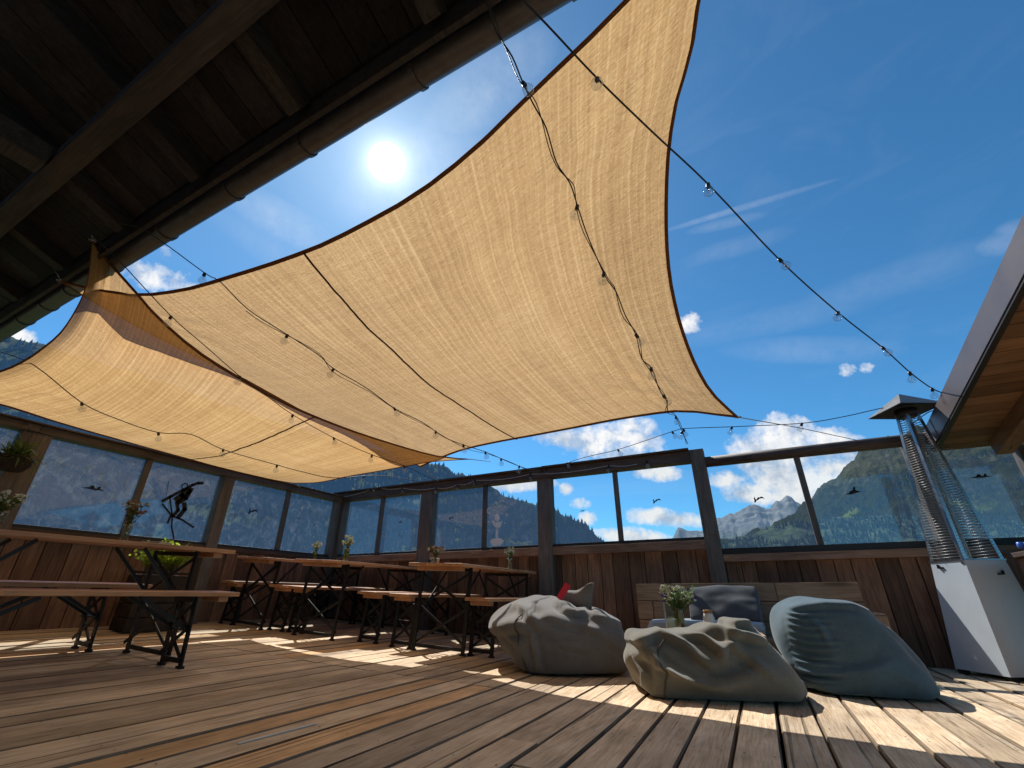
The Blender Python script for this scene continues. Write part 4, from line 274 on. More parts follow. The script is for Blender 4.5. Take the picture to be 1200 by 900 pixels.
-68,27,15,9,-7,-1,8,-2,-2,6,-5,-2,0,0,4,10,-5,-5,21,-61,2,15,10,5,17,-14,2,9,-8,-1,0,0,11,0,0,-9,5,14,-66,12,22,13,10,-6,-5,9,-8,0,0,0,0,10,-10,0,0,24,-18,-65,40,
-2,10,8,16,3,-14,-1,1,0,0,11,-10,7,-5,9,16,-29,-59,29,21,9,6,-7,4,13,-13,9,0,3,-11,4,-5,16,7,-17,13],
'bag3': [
-359,-3,-17,12,-36,16,-43,24,-16,25,1,23,-23,16,-37,20,-33,22,-35,22,-28,26,-18,29,-39,39,-29,30,-25,32,-49,39,-44,35,-51,40,-39,36,-45,42,-44,38,78,-36,-18,-23,-7,31,13,
-27,-20,-14,-9,0,-4,4,10,-18,-2,-16,-6,-1,6,137,-36,-35,-21,-18,36,-3,6,-22,-31,-13,-10,9,5,1,-14,0,-21,-2,-1,1,163,-31,-39,-22,-30,22,33,-3,-33,-26,-20,-17,5,6,-3,-13,
6,-21,0,-1,18,163,-33,-39,-22,-33,10,31,7,-28,-29,-26,-18,-9,11,-3,2,-6,-18,13,-7,16,186,-37,-41,-29,-42,1,35,17,-24,-36,-26,-10,-27,7,-6,10,-16,-10,9,18,14,186,-41,-28,
-40,-36,-16,32,20,-17,-31,-36,-1,-31,-18,5,8,-11,-9,16,15,24,201,-47,-43,-34,-39,-22,24,26,-20,-17,-39,0,-20,-37,-1,2,-13,17,9,16,32,201,-43,-43,-41,-42,-31,23,19,9,-31,
-38,-9,-9,-37,-12,-10,9,1,18,27,30,212,-51,-46,-43,-38,-38,5,18,23,-34,-16,9,-38,-37,-15,-9,3,4,28,33,33,204,-39,-52,-42,-48,-41,-9,20,29,-37,26,-17,-39,-39,-17,-10,-4,7,
21,34,45,216,-51,-47,-49,-45,-43,-24,13,31,-29,33,-2,-36,-50,-21,-12,-3,-7,36,39,46,225,-54,-54,-54,-43,-16,-17,-42,24,-18,45,5,-33,-43,-32,-14,-12,1,23,51,45,232,-51,-55,
-53,-57,-31,12,-13,-45,9,24,33,-27,-56,-22,-20,-9,-4,27,43,60,242,-57,-56,-61,-54,-47,19,4,-45,46,-28,5,6,-44,-29,-16,-28,7,17,52,59,248,-57,-59,-60,-64,-42,-5,29,-26,45,
-18,26,-50,-27,-18,-9,-35,4,14,49,54,249,-51,-61,-72,-58,-31,-9,3,28,40,-6,-29,-22,6,-29,-12,-9,-1,7,31,41,233,-51,-54,-60,-30,-15,5,-12,4,25,18,-23,-26,-10,-3,1,-5,0,1,
15,11,208,-52,-36,-32,-8,-4,-14,-2,6,17,6,-28,-14,-3,0,-5,9,-3,2,-2,3,164,-39,-27,-6,-8,-1,-5,-12,22,-20,0,-6,-1,0,-4,-4,-2,3,1,-3,0,694,15,31,-26,52,-46,50,-63,58,
-54,50,-51,44,-51,37,-49,46,-45,40,-49,33,-44,38,-37,28,-36,41,-50,28,-29,13,-29,31,-27,21,-30,11,-23,9,-18,4,-18,112,43,42,29,1,-3,-7,-19,-20,1,-12,-10,-18,-3,-14,-18,
-12,-6,-13,-24,-5,65,47,61,52,27,1,-14,-36,-23,8,-7,-26,-13,-17,-14,-21,-14,-5,-30,-16,-23,60,55,58,65,66,21,-19,-46,-17,-32,1,-11,-26,-38,-6,-18,-25,-3,-32,-14,-27,51,51,
59,73,86,46,-13,-54,-23,-33,-33,-1,-27,-27,-26,-11,-22,-7,-36,-26,-15,36,50,63,74,92,55,10,-47,-38,-47,-17,-18,-39,-8,-26,-24,-11,-21,-24,-35,-19,36,43,65,82,80,66,10,-49,
-21,-49,-37,-12,-34,-5,-25,-29,-10,-39,-18,-33,-15,29,46,63,79,85,71,7,-39,-19,-46,-48,-25,-1,-31,-13,-26,-27,-33,-17,-27,-36,36,48,61,72,97,73,7,-26,-24,-55,-39,-30,-2,-25,
-28,-21,-28,-40,-16,-26,-23,21,53,63,79,82,85,0,-35,-6,-42,-45,-36,-6,-22,-34,-25,-32,-33,-24,-19,-24,19,57,56,85,83,83,-16,5,-24,-42,-46,-27,-11,-36,-28,-25,-38,-13,-31,
-24,-27,28,47,61,81,89,84,13,-20,-31,-36,-50,-15,-33,-25,-38,-29,-33,-13,-28,-25,-27,21,52,60,77,99,85,22,-36,-32,-30,-38,-26,-31,-29,-38,-34,-19,-26,-34,-17,-24,21,54,64,
70,101,81,22,-58,-32,-8,-29,-37,-34,-41,-31,-19,-22,-27,-23,-26,-28,23,53,53,82,93,93,10,-55,-46,0,-34,-31,-33,-38,-20,-27,-24,-19,-22,-26,-33,25,48,69,69,93,67,9,-59,-35,
0,-46,-15,-30,-36,-20,-17,-25,-21,-26,-18,-28,19,53,65,69,66,39,-4,-17,-24,-42,-2,-24,-27,-25,-24,-15,-19,-31,-11,-30,-21,25,48,61,50,41,1,-2,-9,-20,-20,-3,-20,-15,-6,-20,
-21,-17,-17,-26,-19,-26,36,52,46,30,7,-5,-11,2,-21,-3,-6,-6,-12,-16,-14,-15,1,-18,-11,-26,-9,39,37,21,10,-12,7,-3,-8,-8,-8,-1,-10,-8,-10,-9,-7,-5,-11,-6,-13,-18,-509,28,
2,27,8,24,13,19,13,19,16,6,21,2,20,7,23,2,20,-1,23,6,24,-3,32,-14,35,-8,35,-3,40,-14,50,-16,51,-22,54,-21,-515,4,40,32,39,33,35,31,30,18,38,24,26,29,31,21,38,39,38,
-573,37,33,35,36,39,32,20,37,21,31,30,32,31,26,26,35,32,32,-554,33,35,31,32,30,37,23,35,22,37,23,27,32,25,30,36,40,28,-546,32,24,43,27,37,36,27,17,26,30,24,31,24,33,
27,31,33,43,-543,29,34,33,34,30,24,25,22,34,23,33,27,21,27,34,38,28,29,-539,35,35,34,28,30,24,34,21,34,28,19,30,29,25,33,24,44,25,-538,31,28,35,34,21,39,32,26,29,27,
28,22,31,27,32,21,40,32,-550,32,35,36,47,28,25,30,31,25,24,29,23,27,30,27,28,33,41,-548,32,39,33,41,37,24,22,31,29,25,20,25,26,27,36,26,27,32,-527,32,37,36,32,27,23,
29,30,32,24,22,28,21,30,30,32,21,33,-523,33,42,30,35,31,28,21,30,30,12,33,26,23,28,32,19,36,30,-509,20,43,36,22,36,26,27,34,22,17,27,28,19,31,27,24,34,35,-507,33,25,
38,29,24,30,29,24,28,22,21,29,27,30,24,23,25,32,-501,31,36,30,26,32,33,23,26,20,29,23,26,27,28,23,33,33,30,-529,45,32,32,40,24,26,29,25,27,20,23,28,28,21,24,31,29,38,
-523,46,34,30,34,29,23,27,25,23,23,30,28,15,29,30,23,30,34,-509,29,40,32,31,31,35,16,26,24,24,21,25,35,15,27,32,25,32,-505,42,36,32,26,32,24,21,24,26,22,26,25,21,30,
21,29,29,26,-493,36,41,29,37,19,25,26,22,24,21,19,27,26,21,30,22,34,27,-445,26,12,23,20,20,9,22,10,20,18,5,24,3,19,7,16,3,24,-2,31,-4,31,-6,35,-16,38,-9,42,-14,47,
-17,51,-28,59,-23,72,-28,-569,44,48,44,23,40,31,18,33,23,34,33,27,24,44,36,31,40,42,-617,48,34,41,31,31,33,32,31,29,27,29,30,32,35,33,45,45,47,-638,42,39,32,36,30,41,
31,29,29,27,36,33,23,42,36,39,46,41,-638,51,26,43,27,39,33,34,28,39,30,24,32,26,41,33,43,43,52,-649,44,46,28,43,34,32,28,30,32,27,27,39,31,31,37,42,43,40,-641,43,44,
36,38,30,35,32,23,37,31,32,27,32,37,39,36,38,54,-632,32,48,30,36,37,22,37,34,27,31,24,26,40,38,28,45,37,50,-642,55,39,32,36,34,33,30,31,35,25,24,35,31,34,31,48,42,40,
-636,48,38,39,31,44,25,31,32,21,38,29,33,25,35,29,39,50,45,-630,41,51,33,34,32,30,33,25,34,22,34,32,25,38,34,31,47,44,-622,44,47,31,35,34,33,25,31,22,30,33,31,27,33,
36,37,41,41,-613,42,43,36,35,32,31,26,31,29,28,31,31,24,34,37,32,42,45,-620,56,40,35,37,33,22,35,28,28,25,25,30,36,33,31,35,36,45,-609,45,42,44,25,37,28,27,29,31,19,
40,25,28,35,28,40,43,38,-600,47,33,42,36,32,18,29,38,23,32,23,29,28,31,34,37,41,36,-592,44,39,40,31,25,34,34,20,32,25,28,23,29,33,40,30,42,39,-595,55,36,37,27,31,29,
29,24,33,26,24,30,29,35,23,40,35,43,-580,42,39,37,31,22,32,26,29,30,26,26,24,32,34,31,31,39,36,-574,41,38,39,31,33,25,32,31,18,23,28,24,35,28,28,34,41,34,-449,-7,4,0,
-3,0,3,-1,2,-3,0,-1,-2,4,-12,7,2,-1,1,41,-5,0,0,1,3,1,-3,4,-3,2,1,-3,-3,-1,4,-2,0,6,34,0,-10,7,-2,-5,8,1,-10,5,5,-3,2,-2,2,-3,-2,4,-3,40,-9,3,-2,0,-1,2,4,-3,
1,2,-7,5,-5,7,-5,-1,-2,7,30,-4,-1,-4,3,6,-9,9,-2,-2,0,0,-1,-2,-2,10,-8,5,0,24,-3,5,-1,-5,-1,3,1,-1,3,-4,2,0,2,-4,2,-2,-2,1,29,1,-2,2,0,-1,-1,-1,6,0,-5,0,6,-3,
0,2,-4,4,-5,24,3,2,-4,5,0,-6,5,1,1,-5,0,1,-4,4,-2,6,1,-7,26,-3,5,-1,-3,1,0,-5,6,0,4,-2,-3,8,-3,-6,0,2,2,19,3,-1,1,1,-1,-8,10,-1,2,-2,-1,-2,-2,3,0,-5,2,4,20,
11,-7,0,-3,1,1,-3,3,-2,7,-9,10,-5,-4,2,1,-7,9,20,2,-4,0,-1,7,-2,-3,-1,2,0,1,0,2,0,7,-5,-4,-3,30,-4,-4,10,-3,-1,0,1,2,-8,9,-3,1,-2,-3,6,-3,4,-7,31,1,-4,-4,5,-1,
2,-4,2,4,-6,6,-7,4,-2,5,-7,3,-3,33,-5,2,0,-1,3,-6,1,5,0,-6,10,-7,0,5,0,-2,-1,-1,28,-3,6,-3,7,-6,-3,5,0,-5,1,0,1,3,-3,4,-4,-7,8,37,-5,0,2,-2,-4,1,0,7,-8,1,1,
2,2,-4,-2,3,-4,1,35,3,-2,2,-6,2,5,2,-5,5,-7,3,-5,8,4,-7,1,-2,1,36,1,1,0,-1,-2,4,1,1,-3,-1,0,1,3,-2,2,0,2,-2,-620,-40,-22,-17,-4,-5,-14,6,-8,-3,-3,2,-5,1,-10,1,
13,24,42,81,-32,-26,-15,-10,-2,4,-8,-9,1,-4,-2,-3,1,-3,3,9,28,38,72,-29,-23,-19,-8,-4,-3,-7,5,-6,-2,0,4,-6,-2,8,3,24,33,68,-27,-21,-23,-1,-4,-8,4,-8,1,-3,7,-9,1,3,
9,10,11,30,62,-22,-21,-16,-7,-8,2,-3,0,-4,10,-8,1,-8,10,-5,7,17,24,63,-26,-13,-12,-3,-9,0,-11,5,0,-3,1,1,-2,1,8,2,16,22,46,-11,-22,-3,-9,-4,-2,1,4,-7,3,-6,1,3,1,0,
13,7,10,51,-10,-11,-12,-9,-2,2,-3,-5,8,0,-3,-1,8,-3,1,-1,16,10,43,-6,-14,5,-17,-4,4,-4,6,-9,0,5,-3,4,1,-4,5,9,6,41,-9,-3,-5,0,-3,-6,6,-2,0,-3,-2,0,4,6,-7,6,3,3,
38,-8,1,4,-7,3,-6,0,0,6,-4,-2,0,3,3,0,-3,-4,7,36,-2,-2,-6,2,5,-3,-4,5,-4,0,4,-3,3,-5,5,-2,1,-7,32,11,-8,6,5,2,-10,13,-9,4,0,-4,0,-4,9,3,-3,-3,-5,18,12,6,-3,12,
-4,4,3,-6,5,-6,1,3,6,-11,4,-4,-6,-2,18,8,12,2,5,0,5,-2,4,0,7,-12,5,1,8,-7,1,-10,-21,21,15,7,21,-4,8,-8,4,2,-7,1,6,4,-5,7,1,-7,-18,-1,7,11,10,15,8,-2,5,7,-3,3,
-4,1,6,-1,-2,-6,7,-16,-11,4,11,14,21,-3,0,8,2,4,-5,4,7,-5,7,-3,-1,-10,-2,-13,-8,16,15,11,8,6,6,-2,-4,9,-1,6,-1,-2,-3,3,-3,-10,-5,-275,31,-16,-31,0,-33,22,-27,39,
-25,40,-20,43,-23,7,-33,13,-18,8,-19,18,-19,26,-6,30,-14,19,-25,44,-18,-5,-16,4,-15,5,-18,21,-19,16,-19,14,-15,99,-20,-27,-18,8,16,27,-18,-20,-10,-6,11,5,15,21,-20,-8,
-16,0,9,-15,99,-27,-20,-14,-9,21,11,-7,-7,-7,-14,-1,6,30,7,-23,1,-14,-3,-1,7,94,-23,-17,-18,-14,14,16,-1,-1,-23,-6,-6,4,28,-13,2,3,-19,0,8,7,88,-21,-15,-23,-16,17,16,
10,-15,-13,-13,-10,4,22,-9,13,-10,-19,7,6,4,89,-10,-15,-15,-20,0,25,3,-8,-10,-20,-4,-6,15,-2,11,-5,-13,12,5,3,75,-13,0,-18,-18,-3,27,8,-11,-10,-14,-4,-8,-4,3,12,-13,9,
3,2,7,66,-4,-5,-10,-23,-4,17,26,-16,-9,-9,-2,-14,-3,-4,14,-8,6,4,12,-3,64,-4,-2,-12,-12,-13,18,20,0,-22,-3,-5,-8,-6,-1,3,2,3,12,4,6,45,-3,-6,6,-12,-11,0,18,16,-26,4,
-12,-9,6,-3,-1,-2,6,13,6,3,31,-2,10,0,-2,-15,-5,23,4,-16,1,-9,1,-2,-7,-1,4,3,8,3,0,20,12,7,8,-2,-8,-5,12,13,-23,12,-8,-2,-2,1,0,6,5,3,-11,0,14,10,13,10,5,-6,-7,
9,15,-13,11,-7,-1,-4,2,2,5,-10,0,1,-23,12,15,20,19,10,-5,-5,-2,-1,16,-2,19,-7,-1,1,-6,1,0,-6,-21,-11,-6,13,28,31,20,5,-1,0,-4,-17,16,15,3,4,-1,1,2,-10,-15,-25,-21,
-28,35,29,33,34,24,-15,7,-3,-10,9,1,0,21,-4,-11,0,-7,-14,-36,-29,-25,33,29,46,39,16,-10,3,-6,-12,-15,24,14,2,8,-4,0,-18,-24,-24,-39,-26,33,43,39,33,-7,-25,46,23,-16,
-21,26,12,7,-5,-10,-12,-24,-27,-26,-25,-26,39,39,20,-22,11,42,36,6,-29,18,28,8,-6,-11,-15,-21,-15,-25,-21,-24,-15,29,22,-11,35,17,35,34,-20,12,17,19,-12,-24,-8,-12,-17,
-18,-13,-24,-25,-623,40,-40,-26,6,-4,4,-21,2,-15,-8,-7,-3,-10,40,-15,10,-25,26,-11,30,-9,38,-13,8,-12,16,6,12,-21,31,-15,10,-15,6,-19,26,-20,38,-22,14,-12,49,-31,-33,-25,
-22,-12,-1,24,26,-19,15,29,5,-10,19,-2,16,-20,25,-3,9,46,-34,-35,-32,-27,-8,2,28,19,-13,3,28,17,-16,8,7,20,-10,13,-2,10,52,-25,-34,-34,-32,-13,-3,36,-6,23,-1,4,7,16,-2,
8,11,-7,20,-5,7,62,-24,-32,-26,-30,-29,3,34,-13,26,10,-7,5,26,-5,3,11,-11,13,3,4,62,-17,-20,-26,-25,-21,-5,8,9,26,-3,4,7,0,14,7,-10,2,10,5,8,46,-4,-16,-15,-22,-19,-2,
8,-5,22,5,0,3,-10,9,12,-15,14,9,-1,0,54,-5,-9,-8,-18,-12,-6,7,-6,12,8,2,2,-2,1,-7,11,-1,-1,1,14,45,-10,-1,-8,-1,-6,3,-9,-4,10,4,-2,-6,-3,4,-1,4,-3,5,-2,-6,54,1,
-1,0,2,-2,8,-10,-13,11,-1,-5,-3,4,-3,-3,-5,-3,1,4,-7,48,5,-1,7,12,3,8,-15,-8,8,0,-10,-4,-4,-9,2,-1,-5,1,-5,-7,52,5,7,12,20,12,-11,1,-12,3,-11,2,-10,-2,-10,-5,-1,
-2,-4,-6,-14,50,12,18,12,21,24,-1,-15,1,-13,-3,-13,-6,-5,-6,-10,-6,-9,0,-11,-9,41,16,17,30,29,35,-1,-22,-13,-3,-9,-9,-16,-5,-5,-10,-7,-6,-11,-9,-5,32,23,26,29,39,37,5,
-21,-24,1,-12,-8,-11,-18,-9,-5,-17,-11,-6,-9,-13,35,23,30,43,42,38,3,-25,-8,-15,-26,-3,-5,-19,-10,-10,-6,-13,-15,-13,-13,33,29,39,37,52,29,14,-27,-13,-35,-6,-1,-16,-7,-17,
-3,-14,-13,-14,-16,-13,28,33,41,40,47,10,10,-5,-28,-35,5,-4,-9,-7,-9,-17,-21,7,-21,-19,-10,31,42,34,36,12,-9,19,20,-34,-1,-9,2,-13,-10,-19,-14,-5,-9,-10,-17,-12,36,38,23,
2,18,30,29,-24,-5,0,-7,-9,-11,-13,-15,-2,-19,-1,-6,-12,-12,-621,29,-37,35,-42,35,-32,36,-40,40,-36,40,-43,37,-34,41,-46,35,-25,31,-30,32,-35,30,-30,31,-29,30,-25,24,-20,
20,-29,31,-20,23,-20,22,-42,-19,-10,-8,-9,9,2,-1,-6,5,9,-8,10,-3,5,15,-10,5,7,-19,-16,-12,-10,-6,0,1,12,-11,7,-6,4,1,6,6,11,11,-9,20,25,-14,-16,-4,-19,-14,-16,-7,-9,
2,4,2,2,9,5,6,11,-2,15,72,-15,-23,-5,-8,-12,-18,-12,-24,9,-1,-2,-12,5,7,-3,4,10,15,83,-26,-1,-13,-17,-17,-19,-17,9,-9,-11,-4,1,1,-2,14,13,0,22,59,-11,-23,-16,-23,-14,
-12,-7,-1,-2,-1,4,3,3,5,6,6,8,30,27,-16,-26,-18,-7,0,-5,6,-1,3,4,-3,5,5,3,3,1,5,6,25,-13,-14,-1,4,-2,-1,0,2,3,3,-6,6,8,-4,5,-1,5,9,18,-16,3,-8,4,3,-8,-9,9,-2,
9,-2,4,4,-2,3,6,-7,-5,22,5,-14,-15,10,-15,14,4,4,3,1,5,3,-2,2,5,-1,-6,-5,10,-17,-9,12,-14,-13,4,8,4,-2,5,3,11,3,2,1,15,4,-13,21,-28,-2,-10,-23,-2,-6,4,5,6,-2,4,
4,11,7,8,3,16,7,-10,-9,-28,-5,-10,-16,1,6,-5,2,5,3,6,5,10,16,10,7,12,-14,-17,-20,-23,7,-7,-8,4,3,5,6,1,2,5,1,6,10,10,10,-15,-21,-12,1,-11,-1,3,4,1,7,0,-1,7,-5,
14,-2,8,8,11,-17,-16,-9,-6,0,4,7,3,-1,-5,5,7,6,2,-5,7,1,8,9,-17,-14,-1,-2,-5,2,3,5,11,-4,1,-5,6,5,-4,8,1,12,12,-35,-1,-7,0,2,9,-3,12,-5,-4,2,0,-2,2,5,7,0,12,
12,-37,2,-7,9,4,12,-5,4,-1,-4,0,3,-1,-2,-3,9,4,4,6,626,-42,36,-46,44,-39,41,-36,34,-39,45,-46,43,-42,43,-38,43,-47,40,-35,40,-37,33,-42,45,-43,43,-45,43,-41,40,-37,39,
-36,32,-40,47,-43,66,-2,-5,-8,14,-11,8,3,2,13,-1,-5,-2,-8,12,5,-22,11,-13,-4,25,-15,9,15,10,-1,8,10,4,-8,-6,0,4,-9,2,-2,-6,-2,0,-1,18,12,9,4,10,4,3,-9,-3,1,5,-3,0,
-4,-6,2,-26,10,9,12,17,13,0,4,2,-1,-1,0,1,-5,0,-5,-3,-2,-12,-7,13,12,11,13,-6,10,1,-4,-3,-7,10,-3,-2,-4,-5,-4,-6,-6,-19,41,15,11,-3,-1,-3,-2,-2,0,-1,-10,4,-6,-5,-4,
-4,-4,-5,-11,24,33,-1,-6,2,-6,-2,0,-3,-3,-4,-3,-7,2,-7,-3,-12,-3,-9,49,16,-10,1,-11,2,-3,-4,-4,-4,-6,0,-1,-3,0,-12,2,-11,-8,66,-9,-2,-5,-10,4,-9,-3,-3,-4,-1,-4,5,-2,
-2,-3,-6,-12,-14,64,-1,-6,-4,-7,-6,-3,-4,-4,-6,0,1,3,-1,2,-5,-3,-17,-10,51,6,-14,-1,2,-7,-7,-8,-8,5,3,-3,0,7,0,-5,-6,-18,-13,61,-3,-6,-5,-7,-4,-4,-13,10,2,-4,7,1,
-3,0,-2,-13,-11,-14,51,3,-9,-8,-7,0,-9,0,-2,5,4,3,-1,2,-1,-3,-8,-18,-19,59,-7,-3,-4,-18,-5,2,3,2,2,5,1,2,-4,2,1,-15,-5,-21,43,-3,-13,-3,-6,-4,2,0,4,6,-3,8,0,1,-5,
-2,-6,-11,-15,36,-9,-6,-7,-5,-2,2,3,7,-3,8,0,6,-5,-5,-2,-2,-9,-16,24,-7,-10,0,-8,1,8,2,-3,6,4,5,-1,3,-8,-1,-17,0,-8,12,-6,-3,-8,5,2,2,-7,7,10,4,-1,2,-7,2,-4,-7,
-10,-6,-1,4,-10,-8,10,4,-5,2,8,-4,14,-4,2,-3,-2,3,-10,-12,-12,-551,34,29,33,30,27,23,20,37,14,22,25,25,26,27,27,38,24,47,-506,26,38,33,27,23,26,26,26,17,26,27,24,20,
27,31,29,32,44,-502,32,27,32,27,38,18,26,18,21,27,22,30,27,27,25,31,39,37,-520,43,31,45,13,29,31,23,24,22,24,26,24,26,25,23,33,41,36,-516,42,32,35,26,26,24,25,31,14,
30,19,23,30,19,35,29,34,42,-512,38,28,39,26,26,25,24,21,19,31,23,18,37,19,32,34,30,44,-514,35,37,30,28,27,27,16,32,18,34,13,30,23,27,31,28,38,34,-508,40,31,30,23,32,
24,24,27,23,24,19,28,30,27,28,34,25,38,-512,43,32,36,24,27,25,19,32,25,20,25,29,21,25,27,39,33,35,-513,38,31,30,33,28,28,20,19,28,28,11,30,28,33,22,29,37,37,-509,37,
31,30,34,25,23,25,26,23,20,31,21,21,29,29,39,22,45,-511,40,29,38,20,30,23,28,25,24,19,21,26,31,27,31,28,32,41,-512,37,26,40,31,23,22,26,24,28,18,26,31,20,25,27,36,26,
39,-503,31,31,36,23,36,21,28,18,24,23,30,24,18,36,20,35,28,44,-505,31,38,33,26,22,30,18,32,17,31,19,30,22,34,20,26,39,35,-509,35,40,23,35,27,21,28,26,18,31,18,28,25,
20,35,29,30,45,-514,38,36,30,24,28,29,28,23,19,31,13,27,29,22,27,34,37,36,-507,34,32,32,32,26,23,26,25,24,28,16,25,27,26,27,36,33,34,-506,35,34,28,34,24,26,19,25,27,
25,25,20,20,35,34,31,25,41,-565,26,20,37,38,38,32,33,37,36,32,35,39,37,40,38,44,32,21,-613,11,30,37,29,40,36,37,34,34,34,33,38,38,46,46,33,28,27,-609,19,20,27,40,34,
44,25,44,25,43,40,29,46,37,45,35,32,21,-602,15,25,30,22,42,36,34,39,31,39,37,40,42,37,39,46,26,29,-598,23,17,22,22,37,36,31,44,37,31,35,44,41,42,34,43,25,24,-597,23,
23,9,41,33,38,31,37,35,38,37,40,42,36,49,35,37,14,-587,15,15,27,25,32,39,33,36,40,37,35,47,28,49,42,43,28,20,-593,17,16,24,27,33,34,37,42,33,39,36,46,32,41,44,43,27,
33,-600,6,32,16,26,35,35,35,38,34,38,37,41,45,35,42,46,30,20,-601,28,25,18,18,33,43,35,35,34,38,33,41,35,53,46,36,28,27,-603,18,27,14,24,40,33,43,26,45,33,37,36,42,46,
39,40,41,25,-603,11,22,15,36,31,39,37,34,39,39,31,32,44,49,43,34,48,26,-615,15,14,29,31,36,33,43,32,33,38,29,49,36,39,49,29,49,27,-609,7,26,16,32,35,46,32,41,30,38,43,
30,40,39,41,45,44,23,-606,10,17,26,33,36,33,40,33,42,35,35,29,40,47,40,47,22,33,-595,17,14,27,27,37,32,39,34,36,38,28,41,39,38,43,40,39,29,-595,18,19,19,37,30,37,33,
28,37,38,34,31,37,42,41,39,33,39,-581,21,9,30,31,31,32,33,30,30,31,36,29,38,31,48,32,43,32,-562,19,23,22,30,30,39,18,33,34,27,21,42,26,37,33,40,41,31,32,-5,30,11,-16,
12,15,16,19,10,-4,26,1,20,-18,9,-27,6,24,2,24,6,24,-9,25,-4,37,-8,26,-6,29,-6,32,-13,50,-18,59,-24,66,-28,70,-32,-441,23,-6,28,34,2,18,4,1,23,29,29,31,24,30,18,39,35,
43,47,43,-497,16,-4,24,33,0,28,35,-19,13,33,26,32,25,31,29,41,32,47,54,47,-526,14,4,20,22,26,8,36,-4,3,22,31,35,25,34,33,46,33,51,51,46,-536,11,6,28,4,36,4,36,20,-9,
13,28,36,30,38,38,43,37,53,50,48,-552,15,11,19,0,33,12,28,32,-4,7,37,26,32,40,38,44,44,54,47,47,-559,4,17,6,4,40,17,28,34,2,3,36,19,37,40,39,44,52,51,51,43,-572,8,
14,8,4,33,30,16,36,25,-11,38,26,24,45,42,44,51,58,43,44,-579,7,14,-4,15,28,24,33,40,-3,15,38,39,8,43,52,45,51,53,46,37,-578,3,9,5,22,8,45,34,31,-11,30,39,21,20,44,
49,49,56,43,44,39,-584,4,10,19,5,10,42,33,36,0,36,43,16,13,40,50,56,56,51,40,38,-598,6,3,20,9,2,49,36,36,23,15,43,29,5,42,50,53,60,46,42,21,-591,4,7,14,-14,45,46,25,
34,36,10,48,30,-4,45,50,58,63,53,26,25,-598,0,1,10,-3,41,51,46,1,46,41,22,41,-6,42,53,60,66,45,38,27,-617,-5,1,10,23,11,54,48,29,-3,43,42,54,-17,51,51,58,65,52,35,23,
-632,1,4,7,16,29,50,48,44,-32,37,46,19,33,50,60,42,63,53,33,31,-634,1,1,9,18,40,51,54,39,-28,47,-7,42,51,27,53,51,49,56,46,21,-624,5,2,18,29,45,50,9,40,31,33,-22,29,
42,41,45,40,42,46,45,37,-606,6,10,30,43,45,9,12,43,16,29,3,29,41,29,36,34,38,41,39,45,-571,9,35,40,21,34,5,13,15,26,21,34,24,27,25,29,31,35,29,38,39,-523,-8,9,23,10,
33,6,30,12,26,7,25,11,17,-5,21,12,12,21,-1,13,-5,3,-5,36,-15,45,-22,35,-10,34,-22,52,-20,48,-29,54,-26,56,-31,65,-33,-492,-1,13,32,38,50,43,25,27,30,32,2,33,25,27,27,
25,33,21,31,37,-552,2,6,11,35,50,51,21,32,45,35,18,34,28,32,32,20,37,15,36,29,-568,-4,4,0,24,44,61,25,50,32,54,37,30,21,35,31,21,39,22,31,28,-585,-3,-1,3,11,32,64,47,
52,47,33,49,32,21,36,35,26,32,18,30,35,-602,1,1,1,9,26,65,63,57,25,51,44,25,42,24,34,34,31,25,18,38,-614,1,2,0,3,29,65,61,65,27,46,49,32,38,35,32,27,22,23,30,29,
-614,3,-6,4,6,22,68,65,72,40,26,41,47,33,40,31,22,15,34,33,19,-616,-1,1,-1,10,21,69,73,69,36,37,33,46,41,27,35,16,24,32,24,30,-624,3,-1,0,8,23,62,80,69,47,35,25,54,
31,29,32,11,34,29,31,30,-629,-2,-3,1,6,24,68,76,69,52,25,46,42,27,39,20,21,28,31,29,32,-631,-3,1,1,3,22,67,82,61,53,34,48,41,26,24,31,23,33,31,23,34,-635,2,-2,0,1,
26,55,80,67,63,31,50,28,30,27,19,40,34,28,28,27,-634,3,-4,-2,9,16,62,60,70,60,53,40,35,18,30,35,30,33,34,27,28,-637,-2,4,-1,0,24,56,62,53,65,50,47,32,22,41,27,36,35,
26,32,26,-635,-1,1,-2,8,27,66,31,67,56,40,52,39,26,35,38,31,32,31,31,30,-637,-3,0,3,20,33,53,60,49,22,50,40,40,38,32,38,35,29,38,21,38,-638,1,5,11,25,46,50,51,35,19,
40,38,44,34,28,36,28,41,30,35,26,-623,4,12,27,38,45,41,36,8,40,36,33,37,23,33,32,33,31,37,32,38,-612,10,22,43,34,35,24,16,33,37,31,25,28,28,20,33,25,34,39,38,36,-563,
-21,13,-15,9,-13,8,-15,13,-7,9,-7,12,-13,11,-11,12,-13,11,-10,16,-14,12,-11,15,-18,18,-19,20,-18,23,-20,20,-20,22,-20,20,-25,58,-26,-14,-9,-5,2,7,-2,1,10,12,-9,9,2,-2,
15,0,5,2,14,4,-16,-16,-6,-2,7,5,-4,9,-1,2,5,7,7,7,15,-3,6,0,-25,-12,1,13,8,1,-2,2,1,6,3,4,9,-1,5,17,-3,12,-33,-5,4,-4,-1,10,-2,2,14,2,2,3,2,4,12,4,4,5,6,-28,
-7,5,0,0,1,4,1,12,5,0,5,5,5,4,6,2,8,-2,-35,2,1,-3,-10,6,11,8,8,6,4,6,5,5,4,3,6,3,2,-93,7,13,12,11,9,5,6,2,2,-1,-3,7,13,9,8,5,9,8,-96,12,8,8,0,-1,7,-8,5,4,
